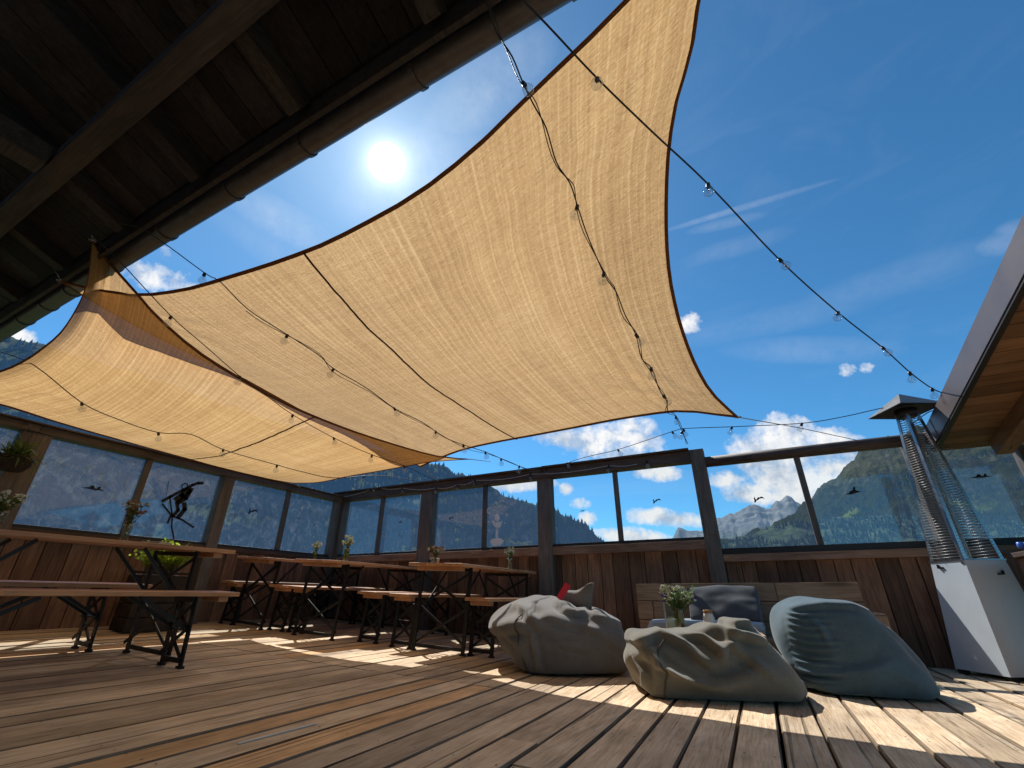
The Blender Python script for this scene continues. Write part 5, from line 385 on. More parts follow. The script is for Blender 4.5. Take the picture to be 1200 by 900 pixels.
5,13,-1,5,3,6,5,6,14,-76,19,-11,-5,2,3,6,15,-2,9,-1,14,-6,7,10,-2,9,17,7,-62,0,2,4,-7,3,2,5,10,2,-2,14,1,-3,4,11,8,15,13,-59,0,6,-4,1,-1,7,9,2,1,3,4,5,4,5,6,
0,9,18,-61,13,-7,10,0,5,-1,3,6,6,-1,1,8,2,10,1,5,5,4,-43,16,-9,10,1,2,0,9,1,3,-1,6,4,2,4,5,5,4,7,-36,8,-7,6,2,5,2,6,0,4,1,4,6,-2,5,4,4,-1,6,-37,7,6,4,7,6,
1,1,1,6,3,-2,9,0,-1,6,7,-1,3,-29,9,4,5,4,1,-1,4,3,2,2,3,1,5,3,3,5,1,8,-30,8,4,7,1,4,1,-1,7,-2,0,5,4,3,3,2,3,1,1,-12,8,8,2,-2,1,3,0,6,-2,1,10,-3,1,4,3,4,
-2,-3,1,5,5,-1,2,4,4,-6,0,8,6,-3,4,4,-2,7,5,-4,-5,-479,-12,10,-12,10,-9,8,-5,7,-9,6,-10,12,-5,8,-16,13,-8,11,-11,9,-10,9,-7,8,-5,6,-14,13,-13,9,-4,6,-10,12,-9,8,
-9,39,-5,7,7,-14,6,0,-8,0,-15,-1,8,2,7,-9,-1,11,-7,17,34,-6,9,-8,-3,-23,6,1,-17,-2,-3,16,7,-11,2,15,-7,8,-5,42,17,-27,-9,-16,5,-8,-4,1,5,8,-2,-1,-1,7,-1,12,-5,18,
23,11,-12,-24,-9,-5,1,4,-1,2,6,3,0,6,0,3,7,6,-1,32,-24,2,-18,3,3,2,5,3,-2,0,0,10,3,-1,8,2,2,9,-14,-4,1,1,3,-1,7,1,8,4,-7,7,5,1,2,0,10,3,7,-21,0,5,-1,4,0,7,
1,1,4,5,-4,7,7,1,3,-3,13,5,-27,1,4,0,2,1,9,2,4,0,1,3,2,4,0,7,2,7,2,-23,2,8,4,0,-1,3,-2,7,-1,4,4,4,8,-1,4,4,3,7,-34,7,7,2,-3,0,5,8,-3,0,6,1,11,-4,10,3,3,
6,-3,-24,6,-1,3,3,1,2,3,0,-2,10,4,5,3,7,2,7,1,-2,-25,3,6,1,1,-4,5,2,7,1,3,6,4,5,5,5,-2,8,-3,-30,11,0,-2,9,1,-6,5,6,3,6,1,8,6,2,3,3,1,-3,-19,-1,5,5,-2,-3,8,
3,6,5,1,4,8,3,3,6,-1,3,1,-21,-3,2,6,-5,5,1,8,7,0,9,0,4,8,-1,6,5,1,-1,-27,7,3,-2,0,1,11,4,4,3,8,-2,9,2,2,7,1,3,0,-29,9,0,2,-1,8,4,5,3,3,6,6,5,1,5,7,-4,6,
1,-24,2,2,-5,7,10,2,5,4,3,9,1,4,10,1,2,-1,3,3,-27,8,4,0,8,6,-5,11,6,1,5,5,5,-2,6,3,3,0,0,-595,-3,4,0,-5,-1,1,-1,0,-1,3,-2,1,0,-4,4,1,-1,0,5,-3,-2,-1,2,-3,0,
5,-1,-5,4,-4,1,0,1,-5,5,-2,-1,2,2,-1,1,-1,0,2,-3,0,1,-2,3,-2,3,-1,-3,-1,3,0,1,-3,1,2,-3,-3,5,1,-1,-4,4,-1,1,-2,-1,5,-5,3,2,2,-4,0,-2,0,0,1,2,0,-4,0,2,1,-2,
0,1,3,-7,3,3,-4,2,2,-6,4,-2,2,1,1,0,-1,-2,5,-3,3,-5,4,-1,-2,2,-4,3,-5,8,-4,0,-1,0,4,-5,0,0,2,1,1,-4,6,-5,-1,3,0,0,-2,0,1,0,-2,4,-4,3,4,-5,0,1,-1,-1,2,-1,1,
-2,1,-2,0,3,-2,1,1,-3,2,0,-3,7,-8,3,4,0,-3,1,-4,5,0,-3,0,2,2,-4,2,-2,3,-1,-4,1,2,2,-3,3,0,1,-6,4,2,-3,-2,0,1,0,3,1,1,-6,1,4,1,-1,-4,1,0,-1,1,1,-1,-2,2,-5,
5,-1,4,-2,-1,0,2,-1,1,-4,4,-3,0,0,-1,5,-7,7,-1,0,-1,-3,0,1,2,-2,2,3,-5,0,2,-2,1,3,-6,1,-2,5,-5,5,-2,0,0,0,-1,0,4,-2,-3,2,3,0,-2,0,1,0,-2,0,-1,1,0,2,-1,-1,3,
1,-1,-3,0,-1,4,-2,4,-5,6,-2,-3,-4,9,-8,3,1,-5,6,0,3,-6,-1,3,-2,2,-2,3,2,-3,4,-9,4,-1,1,-5,5,2,-1,-3,3,1,-5,3,0,3,-3,0,1,2,-1,-1,-3,4,-6,2,1,3,0,-5,8,-7,2,2,
-3,-1,3,-2,1,0,-1,4,-1,-4,3,-5,503,31,24,20,10,3,12,6,11,7,8,-3,2,13,15,-7,-14,-26,-30,-71,31,32,23,7,13,5,5,5,10,8,10,6,7,1,-9,-15,-30,-37,-70,37,33,24,16,8,13,5,
6,8,8,7,5,3,-1,-8,-19,-29,-42,-74,43,28,26,25,11,9,12,4,7,5,5,2,3,-1,-7,-22,-31,-35,-88,43,30,32,30,14,12,6,7,4,4,2,4,-2,-1,-9,-17,-31,-42,-80,41,31,34,27,17,13,4,
5,4,2,4,0,7,-9,-1,-28,-22,-44,-87,44,37,31,29,15,12,6,8,-1,3,0,4,0,1,-8,-15,-27,-46,-89,46,33,37,17,24,10,7,5,4,2,-2,0,2,7,-11,-14,-36,-35,-96,46,35,35,28,19,7,9,
3,-3,10,-4,1,6,-1,-3,-17,-29,-44,-95,44,40,29,33,17,8,1,9,-4,2,10,0,1,-11,-6,1,-32,-39,-94,38,40,30,32,13,11,-1,10,-4,9,-3,-1,0,-2,5,-22,-13,-42,-98,42,39,33,30,12,
2,8,4,5,-5,12,3,1,-2,-4,-22,-13,-47,-98,42,43,30,22,21,3,1,3,9,-5,9,2,10,4,-17,-12,-15,-45,-97,35,45,33,23,10,10,0,-1,7,-2,3,10,9,1,4,-17,-24,-43,-104,36,42,36,25,
5,9,2,-3,7,4,-3,5,8,11,3,-14,-27,-41,-107,44,35,30,21,12,6,-2,1,4,3,12,9,4,3,6,-8,-26,-40,-115,42,37,21,22,5,13,2,8,2,-5,9,12,-1,5,4,-8,-24,-34,-103,33,20,30,13,
12,0,8,7,1,11,-2,7,7,0,1,-6,-12,-25,-112,31,24,16,14,9,9,1,1,11,-1,14,-5,4,4,1,2,-17,-19],
}


sc = bpy.context.scene
COL = sc.collection
R = math.radians
random.seed(11)

# ------------------------------------------------------------------ helpers
def tag(o, label=None, cat=None, group=None, kind=None):
    if label: o['label'] = label
    if cat: o['category'] = cat
    if group: o['group'] = group
    if kind: o['kind'] = kind
    return o

def thing(name, label, cat, loc=(0, 0, 0), rot=(0, 0, 0), group=None):
    o = bpy.data.objects.new(name, None)
    COL.objects.link(o)
    o.location = loc
    o.rotation_euler = rot
    o.empty_display_size = .1
    return tag(o, label, cat, group)

class MB:
    """collects shapes into one mesh"""
    def __init__(s):
        s.v = []; s.f = []; s.sm = []; s.rnd = []
    def add(s, V, F, smooth=False, rnd=None):
        b = len(s.v)
        s.v += [tuple(p) for p in V]
        s.f += [tuple(i + b for i in f) for f in F]
        s.sm += [smooth] * len(F)
        r = random.random() if rnd is None else rnd
        s.rnd += [r] * len(F)
        return s
    def box(s, c, d, M=None, rnd=None, bev=0.0):
        x, y, z = d[0] / 2, d[1] / 2, d[2] / 2
        if bev > 0:
            bm = bmesh.new()
            bmesh.ops.create_cube(bm, size=1, matrix=Matrix.Diagonal((d[0], d[1], d[2], 1)))
            bmesh.ops.bevel(bm, geom=bm.edges[:], offset=min(bev, x * .9, y * .9, z * .9), segments=2, affect='EDGES', profile=.6)
            V = [v.co.copy() for v in bm.verts]
            F = [[v.index for v in f.verts] for f in bm.faces]
            bm.free()
        else:
            V = [Vector((i * x, j * y, k * z)) for i in (-1, 1) for j in (-1, 1) for k in (-1, 1)]
            F = [(0, 1, 3, 2), (4, 6, 7, 5), (0, 4, 5, 1), (2, 3, 7, 6), (0, 2, 6, 4), (1, 5, 7, 3)]
        c = Vector(c)
        V = [(M @ v if M else v) + c for v in V]
        return s.add(V, F, False, rnd)
    def bar(s, a, b, w, h, up=(0, 0, 1), rnd=None, bev=0.0):
        """box beam from a to b, w across, h along 'up'"""
        a, b = Vector(a), Vector(b)
        d = b - a
        L = d.length
        t = d.normalized()
        u = Vector(up)
        x = t.cross(u)
        if x.length < 1e-4: x = t.cross(Vector((1, 0, 0)))
        x.normalize()
        u = x.cross(t)
        M = Matrix((x, t, u)).transposed()
        return s.box((a + b) / 2, (w, L, h), M, rnd, bev)
    def tube(s, pts, r, n=6, closed_ends=True, rnd=None):
        P = [Vector(p) for p in pts]
        rs = r if isinstance(r, (list, tuple)) else [r] * len(P)
        V = []; F = []
        pu = None
        for i, p in enumerate(P):
            t = (P[min(i + 1, len(P) - 1)] - P[max(i - 1, 0)])
            if t.length < 1e-9: t = Vector((0, 0, 1))
            t.normalize()
            u = pu if pu is not None else (Vector((0, 0, 1)) if abs(t.z) < .9 else Vector((1, 0, 0)))
            u = (u - t * u.dot(t))
            if u.length < 1e-6: u = t.orthogonal()
            u.normalize(); pu = u
            w = t.cross(u)
            for k in range(n):
                a = 2 * math.pi * k / n
                V.append(p + (u * math.cos(a) + w * math.sin(a)) * rs[i])
        for i in range(len(P) - 1):
            for k in range(n):
                F.append((i * n + k, i * n + (k + 1) % n, (i + 1) * n + (k + 1) % n, (i + 1) * n + k))
        if closed_ends:
            F.append(tuple(range(n - 1, -1, -1)))
            F.append(tuple(range((len(P) - 1) * n, len(P) * n)))
        return s.add(V, F, True, rnd)
    def lathe(s, prof, c=(0, 0, 0), n=16, M=None):
        V = []; F = []
        c = Vector(c)
        for r, z in prof:
            for k in range(n):
                a = 2 * math.pi * k / n
                v = Vector((r * math.cos(a), r * math.sin(a), z))
                V.append((M @ v if M else v) + c)
        for i in range(len(prof) - 1):
            for k in range(n):
                F.append((i * n + k, i * n + (k + 1) % n, (i + 1) * n + (k + 1) % n, (i + 1) * n + k))
        return s.add(V, F, True)
    def poly(s, pts):
        return s.add(pts, [tuple(range(len(pts)))])
    def build(s, name, mat, parent=None, uv=None):
        m = bpy.data.meshes.new(name)
        m.from_pydata(s.v, [], s.f)
        m.polygons.foreach_set('use_smooth', s.sm)
        at = m.attributes.new('rnd', 'FLOAT', 'FACE')
        at.data.foreach_set('value', s.rnd)
        m.update()
        o = bpy.data.objects.new(name, m)
        COL.objects.link(o)
        if mat: m.materials.append(mat)
        if parent: o.parent = parent
        return o

def copy_tree(o, parent=None):
    c = o.copy()
    COL.objects.link(c)
    if parent: c.parent = parent
    for ch in list(o.children):
        copy_tree(ch, c)
    return c

# ------------------------------------------------------------------ materials
class NT:
    def __init__(s, name):
        s.m = bpy.data.materials.new(name)
        s.m.use_nodes = True
        s.t = s.m.node_tree
        for n in list(s.t.nodes): s.t.nodes.remove(n)
        s.out = s.t.nodes.new('ShaderNodeOutputMaterial')
    def n(s, typ, **kw):
        nd = s.t.nodes.new('ShaderNode' + typ)
        for k, v in kw.items():
            if k.startswith('i_'):
                key = k[2:]
                nd.inputs[int(key) if key.isdigit() else key.replace('_', ' ')].default_value = v
            else: setattr(nd, k, v)
        return nd
    def l(s, a, b):
        s.t.links.new(a, b)
    def math(s, op, a, b=None, c=None, clamp=False):
        nd = s.t.nodes.new('ShaderNodeMath'); nd.operation = op; nd.use_clamp = clamp
        for i, x in enumerate((a, b, c)):
            if x is None: continue
            if isinstance(x, (int, float)): nd.inputs[i].default_value = x
            else: s.l(x, nd.inputs[i])
        return nd.outputs[0]
    def vmath(s, op, a, b=None, sc=None):
        nd = s.t.nodes.new('ShaderNodeVectorMath'); nd.operation = op
        for i, x in enumerate((a, b)):
            if x is None: continue
            if isinstance(x, (tuple, list, Vector)): nd.inputs[i].default_value = x
            else: s.l(x, nd.inputs[i])
        if sc is not None:
            if isinstance(sc, (int, float)): nd.inputs['Scale'].default_value = sc
            else: s.l(sc, nd.inputs['Scale'])
        return nd
    def ramp(s, fac, stops):
        nd = s.t.nodes.new('ShaderNodeValToRGB')
        e = nd.color_ramp.elements
        while len(e) < len(stops): e.new(.5)
        for i, (p, c) in enumerate(stops):
            e[i].position = p
            e[i].color = (c[0], c[1], c[2], 1) if len(c) == 3 else c
        s.l(fac, nd.inputs[0])
        return nd.outputs[0]
    def mix(s, fac, a, b, bt='MIX'):
        nd = s.t.nodes.new('ShaderNodeMixRGB'); nd.blend_type = bt
        for i, x in enumerate((fac, a, b)):
            if isinstance(x, (int, float)): nd.inputs[i].default_value = x
            elif isinstance(x, (tuple, list)): nd.inputs[i].default_value = (x[0], x[1], x[2], 1)
            else: s.l(x, nd.inputs[i])
        return nd.outputs[0]
    def noise(s, vec, scale, detail=4, rough=.55, dist=0.0):
        nd = s.n('TexNoise')
        nd.inputs['Scale'].default_value = scale
        nd.inputs['Detail'].default_value = detail
        nd.inputs['Roughness'].default_value = rough
        nd.inputs['Distortion'].default_value = dist
        if vec is not None: s.l(vec, nd.inputs['Vector'])
        return nd.outputs['Fac']
    def bsdf(s, color, rough=.6, metallic=0.0, spec=.3, normal=None, **kw):
        nd = s.n('BsdfPrincipled')
        for k, x in (('Base Color', color), ('Roughness', rough), ('Metallic', metallic), ('Specular IOR Level', spec)):
            if isinstance(x, (int, float)): nd.inputs[k].default_value = x
            elif isinstance(x, (tuple, list)): nd.inputs[k].default_value = (x[0], x[1], x[2], 1)
            else: s.l(x, nd.inputs[k])
        if normal is not None: s.l(normal, nd.inputs['Normal'])
        for k, x in kw.items(): nd.inputs[k.replace('_', ' ')].default_value = x
        return nd.outputs[0]
    def bump(s, h, dist=.01, strength=1.0):
        nd = s.n('Bump')
        nd.inputs['Distance'].default_value = dist
        nd.inputs['Strength'].default_value = strength
        s.l(h, nd.inputs['Height'])
        return nd.outputs[0]
    def done(s, shader):
        s.l(shader, s.out.inputs['Surface'])
        return s.m

def wood(name, cols, axis=1, scale=1.0, rough=.7, spec=.25, wear=None, bump=.004, tint=.35, knots=True, crack=True, yellow=None, edge=False):
    """weathered timber: long grain, per-board tone from the 'rnd' attribute, knots, checks"""
    t = NT(name)
    co = t.n('TexCoord').outputs['Object']
    rnd = t.n('Attribute', attribute_name='rnd').outputs['Fac']
    off = t.n('CombineXYZ')
    t.l(t.math('MULTIPLY', rnd, 37.0), off.inputs[0]); t.l(t.math('MULTIPLY', rnd, 91.0), off.inputs[1]); t.l(t.math('MULTIPLY', rnd, 53.0), off.inputs[2])
    p = t.vmath('ADD', co, off.outputs[0]).outputs[0]
    st = [14.0 * scale] * 3
    st[axis] = 1.5 * scale
    g = t.vmath('MULTIPLY', p, tuple(st)).outputs[0]
    grain = t.noise(g, 1.6, 8, .62, .6)
    st2 = [75.0 * scale] * 3
    st2[axis] = 4.0 * scale
    fine = t.noise(t.vmath('MULTIPLY', p, tuple(st2)).outputs[0], 1.5, 4, .6)
    blotch = t.noise(p, 2.3 * scale, 4, .6)
    f = t.math('ADD', t.math('MULTIPLY', grain, .5), t.math('MULTIPLY', fine, .5))
    base = t.ramp(f, [(.3, cols[0]), (.5, cols[1]), (.7, cols[2])])
    base = t.mix(.8, base, t.ramp(blotch, [(.3, (.62, .6, .58)), (.62, (1.08, 1.05, 1.0))]), 'MULTIPLY')
    tone = t.ramp(rnd, [(0, (1 - tint,) * 3), (.5, (1, 1, 1)), (1, (1 + tint * .5, 1 + tint * .45, 1 + tint * .35))])
    base = t.mix(1, base, tone, 'MULTIPLY')
    if yellow:
        rr = t.math('FRACT', t.math('MULTIPLY', rnd, 7.31))
        m = t.math('MULTIPLY', t.math('GREATER_THAN', rr, .9), .65)
        base = t.mix(m, base, t.mix(1, base, yellow, 'MULTIPLY'))
    h = f
    if knots:
        kx = [3.2 * scale] * 3
        kx[axis] = .9 * scale
        v = t.n('TexVoronoi', feature='F1')
        v.inputs['Scale'].default_value = 1.0
        t.l(t.vmath('MULTIPLY', p, tuple(kx)).outputs[0], v.inputs['Vector'])
        kn = t.ramp(v.outputs['Distance'], [(.05, (1, 1, 1)), (.12, (0, 0, 0))])
        base = t.mix(t.math('MULTIPLY', kn, .6), base, tuple(c * .35 for c in cols[0]))
    if crack:
        ck = [34.0 * scale] * 3
        ck[axis] = .55 * scale
        cn = t.noise(t.vmath('MULTIPLY', p, tuple(ck)).outputs[0], 1.0, 3, .5, .3)
        cm = t.ramp(cn, [(.66, (0, 0, 0)), (.70, (1, 1, 1))])
        base = t.mix(t.math('MULTIPLY', cm, .55), base, tuple(c * .25 for c in cols[0]))
        h = t.math('SUBTRACT', h, t.math('MULTIPLY', cm, .8))
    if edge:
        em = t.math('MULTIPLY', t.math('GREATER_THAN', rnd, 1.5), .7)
        base = t.mix(em, base, (.035, .027, .02))  # edge faces painted dark: gap shade and dirt put into the board colour
    return t.done(t.bsdf(base, rough, 0, spec, t.bump(h, bump)))

def plain(name, col, rough=.5, metallic=0.0, spec=.4, var=.15, nscale=9.0, bump=.0006, **kw):
    t = NT(name)
    co = t.n('TexCoord').outputs['Object']
    n = t.noise(co, nscale, 5, .6)
    c = t.mix(1, col, t.ramp(n, [(.25, (1 - var,) * 3), (.75, (1 + var * .6,) * 3)]), 'MULTIPLY')
    rg = t.math('ADD', t.math('MULTIPLY', n, .25), rough - .12)
    return t.done(t.bsdf(c, rg, metallic, spec, t.bump(n, bump), **kw))

def fabric(name, col, dark=.7, weave=420.0, dirt=.25):
    t = NT(name)
    co = t.n('TexCoord').outputs['Object']
    w1 = t.noise(t.vmath('MULTIPLY', co, (weave, weave * .35, weave)).outputs[0], 1, 2)
    w2 = t.noise(t.vmath('MULTIPLY', co, (weave * .35, weave, weave * .35)).outputs[0], 1, 2)
    w = t.math('ADD', t.math('MULTIPLY', w1, .5), t.math('MULTIPLY', w2, .5))
    d = t.noise(co, 5.0, 5, .6)
    c = t.mix(1, col, t.ramp(w, [(.35, (dark,) * 3), (.65, (1.15,) * 3)]), 'MULTIPLY')
    c = t.mix(1, c, t.ramp(d, [(.3, (1 - dirt,) * 3), (.7, (1.08,) * 3)]), 'MULTIPLY')
    b = t.bsdf(c, .92, 0, .15, t.bump(t.math('ADD', t.math('MULTIPLY', w, .15), t.math('MULTIPLY', d, .5)), .006), Sheen_Weight=.25)
    return t.done(b)

def schlick(t, f0=.04, k=.9):
    g = t.n('NewGeometry')
    c = t.math('ABSOLUTE', t.vmath('DOT_PRODUCT', g.outputs['Incoming'], g.outputs['Normal']).outputs['Value'])
    return t.math('ADD', t.math('MULTIPLY', t.math('POWER', t.math('SUBTRACT', 1.0, c, clamp=True), 5.0), k), f0)
M = {}
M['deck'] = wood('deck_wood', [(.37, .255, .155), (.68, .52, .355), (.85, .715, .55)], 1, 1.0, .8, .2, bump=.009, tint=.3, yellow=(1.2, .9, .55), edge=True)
M['wall'] = wood('wall_boards', [(.075, .038, .024), (.20, .106, .068), (.34, .195, .128)], 2, 1.0, .65, .3, bump=.004, tint=.5)
M['post'] = wood('post_wood', [(.06, .047, .042), (.128, .104, .093), (.21, .172, .154)], 2, 1.0, .6, .35, bump=.004, tint=.2, knots=False)
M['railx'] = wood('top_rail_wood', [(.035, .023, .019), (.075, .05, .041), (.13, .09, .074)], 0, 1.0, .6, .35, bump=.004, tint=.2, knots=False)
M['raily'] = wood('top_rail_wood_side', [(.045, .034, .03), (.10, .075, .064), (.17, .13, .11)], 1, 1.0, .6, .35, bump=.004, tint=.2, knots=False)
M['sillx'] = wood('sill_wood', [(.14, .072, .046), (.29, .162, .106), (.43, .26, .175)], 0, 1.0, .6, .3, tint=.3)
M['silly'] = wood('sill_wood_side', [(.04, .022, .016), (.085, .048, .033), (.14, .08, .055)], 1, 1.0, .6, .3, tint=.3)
M['table'] = wood('beer_table_wood', [(.36, .165, .072), (.58, .29, .14), (.72, .41, .22)], 1, .8, .38, .5, bump=.0015, tint=.12, crack=False)
M['pallet'] = wood('pallet_wood', [(.19, .115, .07), (.34, .225, .145), (.46, .32, .22)], 0, .9, .75, .25, tint=.25)
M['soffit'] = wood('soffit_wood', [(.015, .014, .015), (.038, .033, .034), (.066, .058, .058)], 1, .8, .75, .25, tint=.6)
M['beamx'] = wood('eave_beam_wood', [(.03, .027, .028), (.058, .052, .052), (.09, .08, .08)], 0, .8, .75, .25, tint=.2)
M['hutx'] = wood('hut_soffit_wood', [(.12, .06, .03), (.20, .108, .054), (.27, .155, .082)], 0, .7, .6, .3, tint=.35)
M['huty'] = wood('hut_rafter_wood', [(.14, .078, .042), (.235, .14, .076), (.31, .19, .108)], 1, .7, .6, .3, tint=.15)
M['steel_dark'] = plain('black_painted_steel', (.014, .015, .017), .45, .3, .5, .3)
M['frame_dark'] = plain('dark_window_frame', (.02, .017, .016), .5, 0, .4, .25)
M['zinc'] = plain('gutter_zinc', (.125, .118, .118), .45, .6, .5, .3, 14)
M['fascia'] = plain('fascia_sheet', (.125, .103, .103), .42, .25, .5, .1, 3)
M['darkmetal'] = plain('dark_edge_sheet', (.03, .024, .022), .5, .3, .4, .2)
M['alu'] = plain('brushed_steel', (.42, .42, .43), .3, .95, .5, .15, 30)
M['heater_sheet'] = plain('heater_sheet', (.62, .65, .67), .36, .08, .5, .06, 5, .0003)
M['capmetal'] = plain('heater_cap', (.10, .095, .09), .45, .6, .5, .15)
M['wire'] = plain('guard_wire', (.3, .29, .28), .4, .8, .5, .15)
M['cable'] = plain('cable_rubber', (.012, .013, .014), .5, 0, .4, .2)
M['cable_white'] = plain('cable_white', (.55, .55, .52), .5, 0, .4, .1)
M['rope'] = plain('rope_grey', (.32, .3, .27), .8, 0, .2, .2, 60)
M['socket'] = plain('lamp_socket', (.012, .012, .013), .4, 0, .4, .2)
M['hem'] = None
M['bag_grey'] = fabric('beanbag_grey', (.185, .172, .155))
M['bag_olive'] = fabric('beanbag_olive', (.185, .172, .135))
M['bag_teal'] = fabric('beanbag_teal', (.088, .138, .165))
M['pillow'] = fabric('pillow_charcoal', (.085, .086, .092))
M['cushion'] = fabric('cushion_pale', (.44, .49, .53))
M['seam'] = plain('seam_dark', (.09, .08, .068), .9, 0, .1, .2)
M['red'] = plain('red_label', (.62, .03, .05), .6, 0, .3, .1)
M['black'] = plain('black_vinyl', (.006, .006, .007), .5, 0, .3, .1)
M['whitevinyl'] = plain('white_vinyl', (.75, .76, .78), .5, 0, .3, .05)
M['leaf'] = plain('plant_leaf', (.07, .13, .025), .55, 0, .3, .4, 30)
M['leaf_bright'] = plain('plant_leaf_bright', (.26, .38, .03), .5, 0, .3, .35, 30)
M['leaf_dry'] = plain('dry_leaf', (.16, .13, .05), .7, 0, .2, .4, 40)
def mk_leaf(name, col, k=.5):
    t = NT(name)
    co = t.n('TexCoord').outputs['Object']
    c = t.mix(1, col, t.ramp(t.noise(co, 30, 4), [(.25, (.55, .55, .55)), (.75, (1.25, 1.25, 1.2))]), 'MULTIPLY')
    tl = t.n('BsdfTranslucent'); t.l(c, tl.inputs[0])
    m = t.n('MixShader'); m.inputs[0].default_value = k
    t.l(t.bsdf(c, .5, 0, .3), m.inputs[1]); t.l(tl.outputs[0], m.inputs[2])
    return t.done(m.outputs[0])
M['leaf'] = mk_leaf('plant_leaf_thin', (.12, .19, .05))
M['leaf_bright'] = mk_leaf('plant_leaf_lime', (.42, .52, .06), .6)
M['petal_white'] = plain('petal_white', (.72, .72, .6), .7, 0, .2, .15, 60)
M['petal_cream'] = plain('petal_cream', (.6, .54, .36), .7, 0, .2, .25, 60)
M['petal_violet'] = plain('petal_violet', (.09, .06, .16), .7, 0, .2, .25, 60)
M['petal_rust'] = plain('petal_rust', (.38, .17, .09), .7, 0, .2, .25, 60)
M['planter'] = wood('planter_wood', [(.02, .015, .012), (.04, .03, .024), (.06, .047, .038)], 0, 1, .7, .2, tint=.2)
M['cork'] = plain('cork_lid', (.36, .2, .1), .8, 0, .2, .3, 60)
M['ceramic'] = plain('white_ceramic', (.7, .69, .64), .35, 0, .5, .05)
M['paper'] = plain('paper_card', (.5, .44, .38), .7, 0, .2, .1)
M['wallplain'] = wood('house_wall', [(.05, .032, .024), (.1, .065, .047), (.15, .1, .075)], 2, .6, .7, .2, tint=.3)
M['bounce_white'] = plain('wall_bounce_white', (.62, .58, .5), .9, 0, .1, .1, 6)
M['blue'] = plain('blue_plastic', (.05, .16, .6), .3, 0, .5, .1)
M['blue_light'] = plain('pale_blue_plastic', (.25, .5, .75), .25, 0, .5, .1)

def mk_glass(name, scratch, tint=(.93, .96, .97), haze=0.0):
    """thin pane: mostly clear, Fresnel gloss, streaks of dirt that catch the light"""
    t = NT(name)
    co = t.n('TexCoord').outputs['Object']
    tr = t.n('BsdfTransparent'); tr.inputs[0].default_value = (*tint, 1)
    gl = t.n('BsdfGlossy'); gl.inputs['Color'].default_value = (1, 1, 1, 1); gl.inputs['Roughness'].default_value = .03
    m1 = t.n('MixShader'); t.l(schlick(t, .035, .6), m1.inputs[0]); t.l(tr.outputs[0], m1.inputs[1]); t.l(gl.outputs[0], m1.inputs[2])
    tl = t.n('BsdfTranslucent'); tl.inputs[0].default_value = (.8, .86, .92, 1)
    df = t.n('BsdfDiffuse'); df.inputs[0].default_value = (.7, .76, .82, 1)
    m2 = t.n('MixShader'); m2.inputs[0].default_value = .5
    t.l(tl.outputs[0], m2.inputs[1]); t.l(df.outputs[0], m2.inputs[2])
    a = t.noise(co, 5.5, 8, .72, 1.5)
    b = t.noise(t.vmath('MULTIPLY', co, (1.0, 1.0, 2.2)).outputs[0], 13.0, 6, .72, 1.2)
    s1 = t.ramp(a, [(.5, (0, 0, 0)), (.75, (1, 1, 1))])
    s2 = t.ramp(b, [(.55, (0, 0, 0)), (.72, (1, 1, 1))])
    f = t.math('ADD', t.math('MULTIPLY', s1, scratch), t.math('MULTIPLY', s2, scratch * .7))
    f = t.math('ADD', f, haze, clamp=True)
    m3 = t.n('MixShader'); t.l(f, m3.inputs[0]); t.l(m1.outputs[0], m3.inputs[1]); t.l(m2.outputs[0], m3.inputs[2])
    return t.done(m3.outputs[0])
M['glass_clear'] = mk_glass('pane_glass', .02, (.95, .97, .98), .006)
M['glass_mid'] = mk_glass('pane_glass_smeared', .045, (.92, .95, .97), .014)
M['glass_dirty'] = mk_glass('pane_glass_scratched', .10, (.9, .94, .96), .018)

def mk_vessel(name, tint):
    t = NT(name)
    tr = t.n('BsdfTransparent'); tr.inputs[0].default_value = (*tint, 1)
    gl = t.n('BsdfGlossy'); gl.inputs['Roughness'].default_value = .04
    m1 = t.n('MixShader'); t.l(schlick(t, .13, .87), m1.inputs[0]); t.l(tr.outputs[0], m1.inputs[1]); t.l(gl.outputs[0], m1.inputs[2])
    return t.done(m1.outputs[0])
M['bulb'] = mk_vessel('bulb_glass', (.92, .93, .94))
M['vase_green'] = mk_vessel('vase_glass_green', (.55, .66, .28))
M['vase_clear'] = mk_vessel('vase_glass', (.82, .86, .8))

